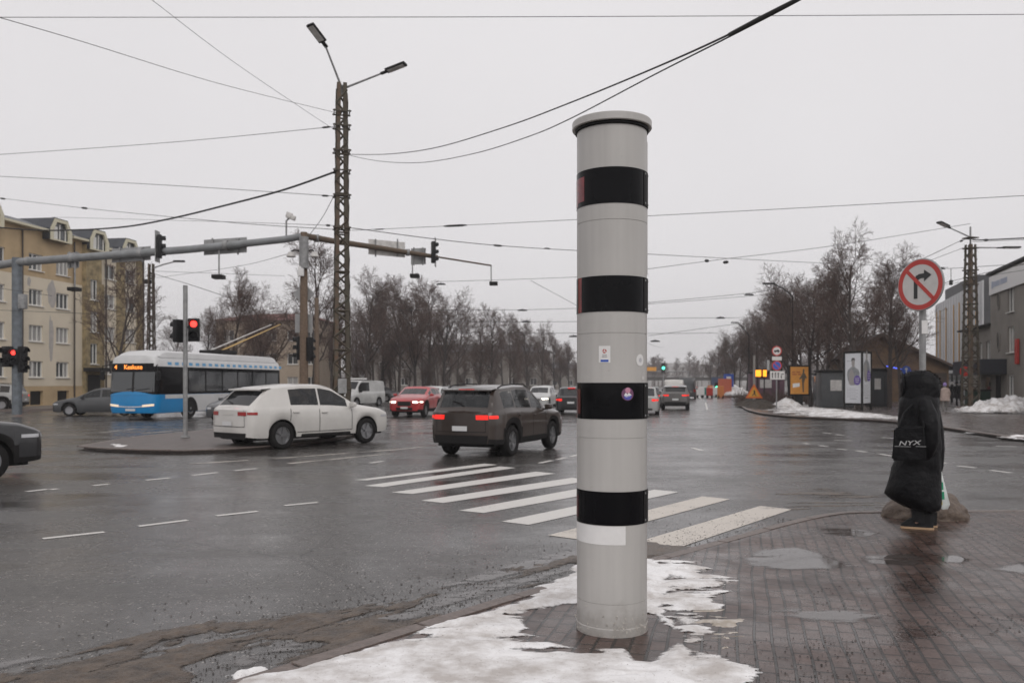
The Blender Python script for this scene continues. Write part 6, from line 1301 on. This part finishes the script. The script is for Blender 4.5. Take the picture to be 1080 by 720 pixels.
wire('wire from the lattice mast past the speed camera column to the right edge', [(371, 243, 29), (480, 238, 26), (610, 231.5, 24), (850, 219, 22), (1140, 203, 20)], .008, ins=[(480, 238, 26, .9, .035), (400, 241.8, 28, .5, .02)])
wire('thin wire descending from the lattice mast behind the speed camera column', [(371, 240.5, 29), (520, 258.5, 33), (684, 268, 40), (880, 278, 52), (1000, 282, 60)], .014, ins=[(525, 259, 33, .45, .04), (577, 262, 35, .35, .03), (745.5, 275, 44, .3, .08)])
wire('thin wire rising from behind the speed camera column to the right lattice mast', [(610, 293, 44), (684, 283.5, 44), (765, 273, 45), (880, 259, 46), (1023, 236, 47)], .014, ins=[(765.5, 276.5, 45, .3, .08)])
wire('thin wire meeting the right trees above the avenue', [(610, 325, 60), (684, 319, 60), (790, 309, 60), (830, 302, 60)], .018, group='trolleybus wires above the avenue')
for a in ([(460, 297, 60), (560, 294, 60), (684, 289, 60)], [(420, 327, 80), (610, 325, 80), (830, 309, 80)], [(470, 339, 90), (610, 339, 90), (684, 336, 90), (780, 335, 90)], [(480, 350.5, 110), (684, 351.5, 110), (757, 351, 110)], [(560, 296, 70), (684, 362, 120), (700, 366, 160)], [(684, 354, 110), (780, 341, 110)]):
    wire('thin trolleybus wire far off above the avenue', a, .016*a[0][2]/60, group='trolleybus wires above the avenue')
for px, py, Y in ((465, 300, 60), (551, 327.5, 85), (555, 339.5, 90), (605, 355, 110), (760, 335.5, 90), (691, 360, 120), (790, 311, 60)):
    g = MB(); g.tube([(-.35, 0, 0), (-.2, 0, .03), (.2, 0, .03), (.35, 0, 0)], [.02, .07, .07, .02], 6); g.tube([(0, 0, 0), (0, 0, .15)], .03, 5); o = g.build('wire_hanger', M['cable']); o.location = at(px, py, Y); o.scale = (Y/60,)*3; tag(o, 'small dark wire hanger floating above the avenue', 'wire hanger', 'small hangers on the trolleybus wires')
wire('thick wire leaving the right lattice mast to the right edge', [(1026, 253, 47), (1050, 252.5, 44), (1140, 248, 38)], .035, m=M['cable'], ins=[(1040, 253, 45.5, .5, .06)])
wire('thin wire below the thick one right of the right lattice mast', [(1026, 255, 47), (1140, 250, 40)], .014)
wire('thin wire from the right lattice mast towards the round sign, upper', [(1022, 252, 47), (1012, 254.5, 46), (975, 272, 42), (930, 290, 39)], .016, ins=[(1014, 254, 46, .4, .06)])
wire('thin wire from the right lattice mast towards the round sign, lower', [(1022, 259, 47), (980, 275, 43), (940, 290, 40)], .012)
wire('level wire with a hanging lamp between the round sign and the right edge', [(985, 282.5, 50), (1003, 283, 50), (1050, 280, 48), (1140, 275, 45)], .016, ins=[(992, 283, 50, .6, .06)])
wire('wire slanting past the right lattice mast in front of the striped hall', [(990, 300, 52), (1022, 292, 50), (1060, 283, 48), (1140, 266, 44)], .016)
wire('lowest wire crossing the right lattice mast', [(960, 306, 55), (1024, 295.5, 50), (1060, 288, 48), (1140, 276, 44)], .012)
g = MB(); g.tube([(0, 0, 0), (0, 0, -.75)], .02, 5); o = g.build('hanging_fitting', M['cable']); o.location = at(1003, 283, 50); tag(o, 'small fitting hanging from a wire right of the round sign', 'wire hanger'); g = MB(); g.bbox((0, 0, -.85), (.16, .16, .3), .03); g.build('weight', M['cable'], o)
wire('thin wire crossing the apartment house facade between the upper windows', [(-60, 297, 40), (0, 304, 40), (55, 312, 40)], .012)
wire('thin wire crossing the apartment house facade at mid height', [(-60, 325.5, 40), (0, 327, 40), (102, 331, 42)], .012)
wire('thin wire from the lamp mast of the apartment house to the pedestrian light pole', [(160, 288, 58), (200, 300, 50), (236, 312, 48)], .016)
wire('thin wire rising from the left trees to the globe lamps', [(165, 293, 58), (250, 281, 48), (303, 268, 36)], .011)
wire('thin level wire in the left sky between the lamp mast and the trees', [(164, 286, 58), (250, 289, 60), (300, 291, 62)], .013)
# ------------------------------------------------------------------ right side street furniture
def strokes(mb, M4, words, x0, y, h, gap=1.0):
    x = x0
    for wl in words: mb.prism([(x, y), (x+wl, y), (x+wl, y+h), (x, y+h)], .001, .004, M4); x += wl+h*gap
def advert(t, M4, W_, H_, seed):
    p = MB(); p.prism([(-W_/2, 0), (W_/2, 0), (W_/2, H_), (-W_/2, H_)], -.02, 0, M4); po = p.build('poster', mat('poster_white', (.66, .67, .7), .3), t)
    s = W_/1.3
    g = MB(); g.prism([(x*s, y*s) for x, y in ((-.42, 1.55), (-.5, 1.95), (-.42, 2.25), (-.2, 2.42), (-.07, 2.5), (.12, 2.5), (.2, 2.4), (.42, 2.28), (.52, 2.0), (.5, 1.45), (.2, 1.25), (-.2, 1.2))], .001, .004, M4); g.build('portrait_coat', mat('poster_grey', (.16, .17, .18), .5, vary=(3, .6), col2=(.34, .35, .36)), po)
    g = MB(); g.prism([(x*s, y*s) for x, y in ((-.08, 2.45), (-.12, 2.72), (-.11, 2.92), (0, 3.0), (.12, 2.92), (.14, 2.7), (.1, 2.45))], .005, .007, M4); g.prism([(x*s, y*s) for x, y in ((-.35, 1.3), (-.3, 2.1), (-.1, 2.35), (.1, 1.9), (.05, 1.2))], .005, .006, M4); g.build('portrait_light', mat('poster_face', (.32, .3, .29), .5), po)
    g = MB(); g.prism([(x*s, y*s) for x, y in ((-.13, 2.8), (-.13, 3.0), (-.05, 3.08), (.1, 3.07), (.16, 2.98), (.15, 2.82), (.1, 2.93), (-.06, 2.93))], .008, .009, M4); g.build('portrait_hair', mat('poster_dark', (.06, .055, .055), .5), po)
    g = MB(); g.prism([(s*(.34+.27*math.cos(a)), s*(1.55+.33*math.sin(a))) for a in np.linspace(0, 2*math.pi, 25)[:-1]], .009, .011, M4); pc = g.build('purple_disc', mat('poster_purple', (.13, .08, .32), .4), po)
    g = MB()
    for k, wl in ((0, .3), (1, .34), (2, .26)): strokes(g, M4 @ Matrix.Translation((0, 0, .011)), [wl*s], s*(.34)-wl*s/2, s*(1.66-.13*k), .035*s)
    g.build('disc_lettering', M['white'], pc)
    g = MB()
    for k in range(6): strokes(g, M4, [.13*s, .2*s, .09*s, .18*s, .16*s][:4+k % 2], -.5*s, s*(.98-.11*k), .018*s, 2.)
    strokes(g, M4, [.5*s], -.25*s, .28*s, .035*s); strokes(g, M4, [.18*s, .1*s], -.5*s, 2.85*s, .03*s); g.build('small_print', mat('poster_print', (.25, .25, .28), .5), po)
ac = at(905, 404, 50); AC = thing('advertising_column', 'tall white lit advertising column with two portrait posters meeting at a dark edge', 'advertising pillar', (ac.x, ac.y, PZ))
# two faces meeting at x=909; left face wide, right face foreshortened
pA, pB, pC = at(890.5, 404, 50.3)-ac, at(909.2, 404, 49.2)-ac, at(918.5, 404, 50.3)-ac
for a, b in ((pA, pB), (pB, pC)):
    n_ = Vector(((b-a).y, -(b-a).x, 0)).normalized(); 
    if n_.y > 0: n_ = -n_
    mid_ = (a+b)/2; W_ = (b-a).length-.12; M4 = frame((mid_.x, mid_.y, .42), n_); advert(AC, M4, W_, 2.95*1.0, 1)
g = MB()
for p in (pA, pB, pC): g.bbox((p.x, p.y, 1.75), (.11, .11, 3.5), .02)
g.prism([(p.x, p.y) for p in (pA, pB, pC)], .3, .4); g.prism([(p.x, p.y) for p in (pA, pB, pC)], 3.38, 3.5); g.build('frame', M['trim'], AC)
g = MB(); g.prism([(p.x*.9, p.y*.9+.1) for p in (pA, pB, pC)], .38, 3.4); g.build('core', M['white'], AC)
oc = at(842.5, 404, 56); OC = thing('poster_stand', 'orange poster in a dark upright frame among the right hand trees', 'poster stand', (oc.x, oc.y, PZ))
g = MB(); g.bbox((0, 0, 1.78), (1.42, .22, 2.05), .05); g.bbox((0, 0, .4), (.5, .16, .8), .03); g.build('frame', M['trim'], OC, smooth=True)
M4 = Matrix.Translation((0, -.115, 0)) @ Matrix.Rotation(R(90), 4, 'X'); g = MB(); g.prism([(-.6, .88), (.6, .88), (.6, 2.7), (-.6, 2.7)], 0, .006, M4); pp_ = g.build('poster', mat('orange_poster', (.62, .27, .045), .4, vary=(2, .15)), OC)
g = MB(); g.prism([(x, y) for x, y in ((.22, 1.0), (.3, 1.0), (.3, 1.6), (.4, 1.95), (.46, 1.9), (.5, 1.95), (.4, 2.2), (.32, 2.3), (.34, 2.5), (.28, 2.58), (.22, 2.5), (.22, 2.3), (.12, 2.1), (-.02, 1.9), (.02, 1.85), (.16, 1.95), (.18, 1.5))], .007, .01, M4); g.build('dark_figure', mat('poster_dark_figure', (.09, .07, .05), .6), pp_)
g = MB(); g.prism([(-.45, 1.3), (.02, 1.38), (.02, 1.62), (-.45, 1.58)], .007, .01, M4); g.build('white_note', M['white'], pp_); g = MB(); strokes(g, M4 @ Matrix.Translation((0, 0, .006)), [.3, .2], -.48, 2.15, .08); strokes(g, M4 @ Matrix.Translation((0, 0, .006)), [.2, .25], -.48, 2.3, .08); g.build('poster_lettering', mat('dull_red_print', (.35, .08, .03), .5), pp_)
# sign post with four signs
sp_ = at(819, 428, 52); SP = thing('road_sign_post', 'post with a round no lorries sign, a blue no parking sign and a lane board', 'road sign', (sp_.x, sp_.y, PZ)); zq = lambda py: EYE+(HZ-py)/F*52-PZ
g = MB(); g.tube([(0, 0, 0), (0, 0, zq(364))], .04, 8); g.build('post', M['galv'], SP)
def rsign(t, c, r, rim, inner, n='round_sign', k=.78):
    Mx = frame(c, (0, -1, 0)); g = MB(); g.prism(disc(r, 28), -.02, 0, Mx); o = g.build(n, rim, t); g = MB(); g.prism(disc(r*k, 28), .001, .006, Mx); i = g.build('sign_face', inner, o); return o, Mx
o, Mx = rsign(SP, (0, -.06, zq(370)), .31, M['red'], M['signwhite']); g = MB(); g.prism([(-.17, -.06), (.17, -.06), (.17, .0), (.1, .08), (0, .08), (0, .04), (-.17, .04)], .007, .01, Mx); g.prism(disc(.035, 10, (-.1, -.07)), .007, .01, Mx); g.prism(disc(.035, 10, (.1, -.07)), .007, .01, Mx); g.build('lorry_symbol', M['signblack'], o)
g = MB(); g.bbox((0, -.07, zq(378)), (.6, .03, .24), .01); g.build('white_plate', M['signwhite'], SP)
o, Mx = rsign(SP, (0, -.06, zq(385.5)), .31, M['red'], M['blue']); g = MB(); g.prism([(-.2, .16), (-.16, .2), (.2, -.16), (.16, -.2)], .007, .01, Mx); g.build('red_bar', M['red'], o)
g = MB(); g.bbox((0.03, -.07, zq(395.7)), (.92, .03, .52), .01); lb_ = g.build('lane_board', M['signwhite'], SP); g = MB()
for k in range(3): x = -.28+k*.18; g.box((x, -.09, zq(396)), (.05, .01, .3)); g.prism([(x-.06, zq(396)+.12), (x+.06, zq(396)+.12), (x, zq(396)+.2)], -.095, -.085, Matrix(((1, 0, 0, 0), (0, 0, 1, 0), (0, 1, 0, 0), (0, 0, 0, 1))))
g.box((.27, -.09, zq(397.2)), (.05, .01, .2)); g.box((.34, -.09, zq(394.5)), (.16, .01, .05)); g.build('lane_arrows', M['signblack'], lb_)
g = MB(); g.bbox((-.52, .02, zq(385)), (.16, .03, .62), .01); g.build('side_plate', M['signback'], SP)
# roadworks sign and lamps
wp = at(795.5, 425, 60); WP = thing('roadworks_sign', 'orange triangular roadworks sign on a pale pole by the kerb', 'road sign', (wp.x, wp.y, PZ)); g = MB(); g.tube([(0, 0, 0), (0, 0, 3.6)], [.11, .08], 10); g.build('pole', mat('pale_concrete_pole', (.3, .28, .26), .8), WP); g = MB(); zc_ = EYE+(HZ-413.5)/F*60-PZ; Mx = frame((-.05, -.14, zc_), (0, -1, 0))
g.prism([(-.62, -.42), (.62, -.42), (0, .6)], -.02, 0, Mx); o = g.build('warning_plate', mat('signal_orange', (.75, .16, .02), .4), WP); g = MB(); g.prism([(-.42, -.31), (.42, -.31), (0, .4)], .001, .006, Mx); i = g.build('sign_face', mat('amber_sheet', (.75, .36, .03), .4), o); g = MB(); g.prism([(-.16, -.25), (-.02, -.05), (-.06, .12), (.03, .16), (.1, .0), (.06, -.1), (.18, -.25), (.1, -.25), (0, -.12), (-.08, -.25)], .007, .01, Mx); g.build('digger_symbol', M['signblack'], i)
for k, (px, w_) in enumerate(((799, .5), (806, .3))):
    p = at(px, 393.5, 70); o = thing('warning_lamp', ('wide' if k == 0 else 'narrow')+' lit amber warning lamp on a dark post beside the roadworks sign', 'lamp', (p.x, p.y, PZ)); g = MB(); g.tube([(0, 0, 0), (0, 0, p.z-PZ)], .05, 6); g.build('post', M['trim'], o); g = MB(); g.bbox((0, -.05, p.z-PZ), (w_+.14, .2, .75), .05); h = g.build('lamp_case', M['black'], o); g = MB(); g.bbox((0, -.17, p.z-PZ), (w_, .04, .55), .015); g.build('lamp_lens', M['amber_lamp'], h)
# kiosk / electrical cabinets, bin
def cabinet(px, Y, w_, d_, h_, label, m, name='kiosk', cat='kiosk', snow=True, rz=-.15):
    p = at(px, 404, Y); t = thing(name, label, cat, (p.x, p.y, PZ), rz); g = MB(); g.bbox((0, 0, h_/2), (w_, d_, h_), .06); g.build('body', m, t, smooth=True)
    g = MB(); g.bbox((0, 0, h_+.06), (w_+.3, d_+.3, .14), .04); r_ = g.build('roof', M['trim'], t, smooth=True)
    if snow: g = MB(); g.bbox((0, 0, h_+.19), (w_+.2, d_+.2, .14), .06); g.build('snow_cover', M['snow'], r_, smooth=True)
    g = MB(); g.bbox((-w_*.05, -d_/2-.01, h_*.62), (w_*.34, .04, h_*.3), .01); g.build('hatch', M['white_dirty'], t); g = MB(); g.box((w_*.33, -d_/2-.005, h_*.45), (w_*.02, .03, h_*.8)); g.build('door_edge', M['black'], t); return t
kg = mat('grey_kiosk_metal', (.085, .09, .095), .5, vary=(1.5, .3)); cabinet(880.5, 56, 2.1, 1.6, 2.35, 'grey metal kiosk with a snow covered roof left of the advertising column', kg); cabinet(924, 58, 1.2, 1.2, 2.5, 'narrow dark grey kiosk right of the advertising column', mat('dark_kiosk_metal', (.035, .037, .042), .5), snow=True)
cabinet(866, 60, .9, 1.2, 2.2, 'pale glass sided shelter end beside the grey kiosk', mat('shelter_glass', (.10, .11, .115), .2), name='bus_shelter', cat='shelter')
cabinet(808, 76, 3.0, 1.6, 2.5, 'dark newspaper kiosk with pink and purple posters behind the sign post', mat('dark_purple_kiosk', (.06, .04, .06), .6, vary=(2, .5), col2=(.16, .06, .09)), snow=False)
# blue round sign, red round sign by the passage
for px, py, Y, m_, nm, lb in ((955.5, 390.5, 56, M['blue'], 'bicycle_path_sign', 'round blue path sign left of the hooded person\'s head'), (1017, 391.5, 50, M['red'], 'red_sign', 'round red sign left of the right lattice mast')):
    p = at(px, py, Y); t = thing(nm, lb, 'road sign', (p.x, p.y, PZ)); g = MB(); g.tube([(0, 0, 0), (0, 0, p.z-PZ)], .035, 8); g.build('post', M['galv'], t); o, Mx = rsign(t, (0, -.05, p.z-PZ), .3, m_, m_, k=.9); g = MB(); g.prism([(-.04, -.18), (.04, -.18), (.04, .02), (.12, .1), (0, .2), (-.12, .1), (-.04, .02)], .007, .01, Mx); g.build('symbol', M['signwhite'], o) if m_ is M['blue'] else None
# far traffic furniture at the end of the avenue
def fsign(px, py, Y, w_, h_, m_, label, name, cat='road sign', lit=None):
    p = at(px, py, Y); t = thing(name, label, cat, (p.x, p.y, PZ)); g = MB(); g.tube([(0, .06, 0), (0, .06, p.z-PZ)], .06, 6); g.build('post', M['galv'], t); g = MB(); g.bbox((0, 0, p.z-PZ), (w_, .06, h_), .01); return g.build('board', m_, t)
fsign(768.5, 401, 105, 1.25, 1.6, M['blue'], 'blue and white information board on a post beyond the snow heap', 'information_sign'); b_ = fsign(764.5, 409, 104, 1.7, 2.3, mat('orange_red_board', (.5, .12, .06), .5), 'orange red board standing in front of the distant snow heap', 'orange_board', 'board')
g = MB(); g.prism([(-.3, -.5), (-.3, .5), (.25, .5), (.25, 0), (-.05, 0), (-.05, -.5)], 0, .02, Matrix.Translation((0, -.1, at(768.5, 401, 105).z-PZ)) @ Matrix.Rotation(R(90), 4, 'X')); o = [x for x in bpy.data.objects if x.name.startswith('board') and x.parent and x.parent.name.startswith('information_sign')][0]; g.build('white_symbol', M['white'], o)
fsign(755, 402, 120, 1.3, 1.2, mat('dull_blue', (.05, .07, .13), .5), 'small dull blue sign under the right hand trees far down the avenue', 'blue_sign')
for px, py, Y, c_, lb in ((755.5, 408.5, 110, 'green', 'green lit traffic light on a post by the roadwork barriers'), (699.5, 388, 200, 'green', 'green light hanging above the far avenue beside an orange board')):
    p = at(px, py, Y); t = thing('traffic_light', lb, 'traffic light', (p.x, p.y, PZ)); k = Y/110; g = MB(); g.tube([(0, 0, 0), (0, 0, p.z-PZ+.4)], .07*k, 6); g.build('pole', M['galv'], t); g = MB(); g.bbox((0, -.1, p.z-PZ), (.5*k, .3, 1.3*k), .05); h = g.build('signal_head', M['black'], t); g = MB(); g.lathe([(.2*k, -.28), (.001, -.3)], (0, 0, p.z-PZ), 12, 'y', cap=False); g.build('lens', M['green_lamp'], h)
p = at(686.5, 389, 200); t = thing('gantry_board', 'orange board on a gantry above the far end of the avenue', 'road sign', (p.x, p.y, 0)); g = MB(); g.box((0, 0, p.z), (2.6, .1, .9)); g.build('board', mat('amber_board', (.75, .33, .03), .5), t); g = MB(); g.tube([(-8, .2, p.z-.6), (9, .2, p.z-.6)], .14, 6); g.tube([(-8, .2, 0), (-8, .2, p.z-.6)], .18, 6); g.tube([(9, .2, 0), (9, .2, p.z-.6)], .18, 6); g.build('frame', M['galv'], t)
bar_m = [M['white'], M['red'], mat('teal_barrier', (.02, .2, .17), .5), mat('orange_barrier', (.6, .2, .05), .5)]
bl = [(738, 98, 0), (743.5, 100, 2), (748.5, 96, 1), (753, 102, 0), (760, 95, 3), (733, 118, 1), (741, 125, 0), (749, 120, 3)]
for i, (px, Y, k) in enumerate(bl):
    p = at(px, 404, Y); t = thing('roadwork_barrier', ['white', 'red', 'teal', 'orange'][k]+' roadwork barrier '+('in the near row, '+['leftmost', 'second from left', 'in the middle', 'second from right', 'rightmost'][i] if i < 5 else 'in the row behind, '+['leftmost', 'in the middle', 'rightmost'][i-5]), 'barrier', (p.x, p.y, 0), group='roadwork barriers at the end of the avenue')
    g = MB(); g.bbox((0, 0, .75), (.75 if k else 1.1, .12, .9 if k != 3 else 1.3), .04); g.build('panel', bar_m[k], t); g = MB(); g.box((-.25, 0, .15), (.1, .5, .3)); g.box((.25, 0, .15), (.1, .5, .3)); g.build('foot', M['trim'], t)
# street lamps far right (arms over the avenue)
for px, py, Y, pt, lb in ((811, 299, 60, 836, 'arched street lamp reaching out of the right hand trees'), (775, 340, 95, 790, 'smaller arched street lamp reaching out of the far right hand trees')):
    a = at(px, py, Y); b = at(pt, py+12, Y); t = thing('street_lamp', lb, 'street lamp', (b.x, b.y, PZ)); g = MB(); g.tube([(0, 0, 0), (0, 0, b.z-PZ-.2), (-.2, 0, b.z-PZ+.1), ((a.x-b.x)*.5, 0, (a.z+b.z)/2-PZ+.15), (a.x-b.x+.3, 0, a.z-PZ)], [.07, .05, .045, .04, .035], 8); g.build('pole', M['trim'], t, smooth=True); g = MB(); g.bbox((a.x-b.x, 0, a.z-PZ), (.85, .3, .12), .04); g.build('lamp_head', M['trim'], t, smooth=True)
# ------------------------------------------------------------------ other people
def person(px, Y, h, coat_m, label, yaw=0., hat=None, legm=None, long=.62, group=None, skirt=None):
    p = at(px, 404, Y); s = h/1.72; t = thing('person', label, 'person', (p.x, p.y, PZ), yaw, group, s); st = .07
    H_ = [((0, 0, .92), .12), ((0, 0, 1.1), .12), ((0, 0, 1.32), .14), ((0, 0, 1.43), .07), ((0, 0, 1.5), .055), ((0, -.01, 1.6), .085), ((0, 0, 1.66), .07)]
    legs = [[((0, 0, .92), .12), ((sg*.09, 0, .84), .09), ((sg*.1, -.02+st*sg, .48), .06), ((sg*.1, st*2*sg, .09), .045), ((sg*.1, st*2*sg-.14, .04), .035)] for sg in (-1, 1)]
    arms = [[((0, 0, 1.32), .14), ((sg*.18, 0, 1.36), .06), ((sg*.24, .02, 1.1), .045), ((sg*.22, -.08, .88), .035), ((sg*.21, -.11, .80), .03)] for sg in (-1, 1)]
    skin('body', [H_]+legs+arms, legm or M['knit'], t, 1)
    g = MB(); zb = 1.45*(1-long); P = []
    for z, rx, ry_ in ((1.46, .09, .09), (1.40, .20, .13), (1.3, .23, .15), (1.1, .23, .17), (.9, .25, .19), (max(zb, .3)+.02, .28, .22), (max(zb, .3), .26, .2)): P.append([(rx*math.cos(a), ry_*math.sin(a), z) for a in np.linspace(0, 2*math.pi, 21)[:-1]])
    g.grid(P, close=True); g.build('coat', coat_m, t, smooth=True)
    for sg in (-1, 1): g = MB(); g.tube([(sg*.17, 0, 1.38), (sg*.25, .02, 1.1), (sg*.23, -.09, .86)], [.08, .07, .055], 10); g.build('sleeve', coat_m, t, smooth=True)
    g = MB(); g.lathe([(.09, 1.56), (.105, 1.62), (.1, 1.70), (.06, 1.755), (.001, 1.77)], n=14, cap=False); g.build('hat', hat or M['knit'], t, smooth=True)
    g = MB(); g.lathe([(.001, -.10), (.05, -.085), (.08, -.04), (.085, 0)], (0, .0, 1.6), 12, 'y', cap=False); g.build('face', M['skin'], t, smooth=True); return t
beige = mat('beige_down_coat', (.40, .31, .27), .7, vary=(6, .3)); lil = mat('lilac_hat', (.28, .2, .45), .8); red_j = mat('dark_red_jacket', (.2, .03, .03), .7)
person(996.5, 47, 1.60, beige, 'person in a pale beige down coat and lilac hat beside the right mast', R(160), lil, mat('grey_trousers', (.2, .19, .18), .8), .55)
person(1009, 58, 1.70, M['coat'], 'person in a black coat behind the beige coated person, nearest to the red sign', R(20), None, None, .6)
person(1004, 66, 1.66, M['coat'], 'person in black with a pale hat beside the glazed front of the striped hall', R(180), mat('pale_hat', (.5, .48, .46), .8))
person(1014, 57, 1.74, M['coat'], 'tall person in black directly left of the right lattice mast', R(180))
person(1045, 56, 1.66, red_j, 'person in a dark red jacket behind the snow heap right of the lattice mast', R(200), None, None, .45)
person(1037, 60, 1.7, M['coat'], 'person in black left of the dark red jacket behind the snow heap', R(170))
person(1056, 58, 1.68, mat('green_grey_jacket', (.06, .09, .08), .7), 'person in a green grey jacket right of the dark red jacket behind the snow heap', R(180), None, None, .45)
person(1073, 53, 1.78, M['coat'], 'person in a black coat at the right edge of the picture', R(150), None, None, .6)
# green bins behind the heap
for i, (px, Y) in enumerate(((1031, 54), (1065, 55))):
    p = at(px, 404, Y); t = thing('waste_bin', ('dark green waste container just right of the right lattice mast', 'dark green waste container near the right edge behind the snow heap')[i], 'waste bin', (p.x, p.y, PZ)); g = MB(); g.bbox((0, 0, .6), (1.2, .9, 1.0), .06); g.build('body', mat('dark_green_plastic', (.02, .05, .035), .6), t, smooth=True); g = MB(); g.bbox((0, 0, 1.15), (1.28, 1.0, .12), .05); g.build('lid', M['trim'], t, smooth=True)
# ------------------------------------------------------------------ air
g = MB(); g.box((0, 380, 24.5), (1300, 900, 51.5)); hz = g.build('haze', bpy.data.materials.new('haze')); hm = hz.data.materials[0]; hm.use_nodes = True; nt = hm.node_tree
nt.nodes.remove(nt.nodes['Principled BSDF']); pv = nt.nodes.new('ShaderNodeVolumePrincipled'); pv.inputs['Color'].default_value = (.86, .85, .86, 1); pv.inputs['Density'].default_value = .0008; pv.inputs['Anisotropy'].default_value = .2
nt.links.new(pv.outputs[0], nt.nodes['Material Output'].inputs['Volume']); hz['kind'] = 'stuff'
hz['label'] = 'thin grey winter haze over the whole junction'
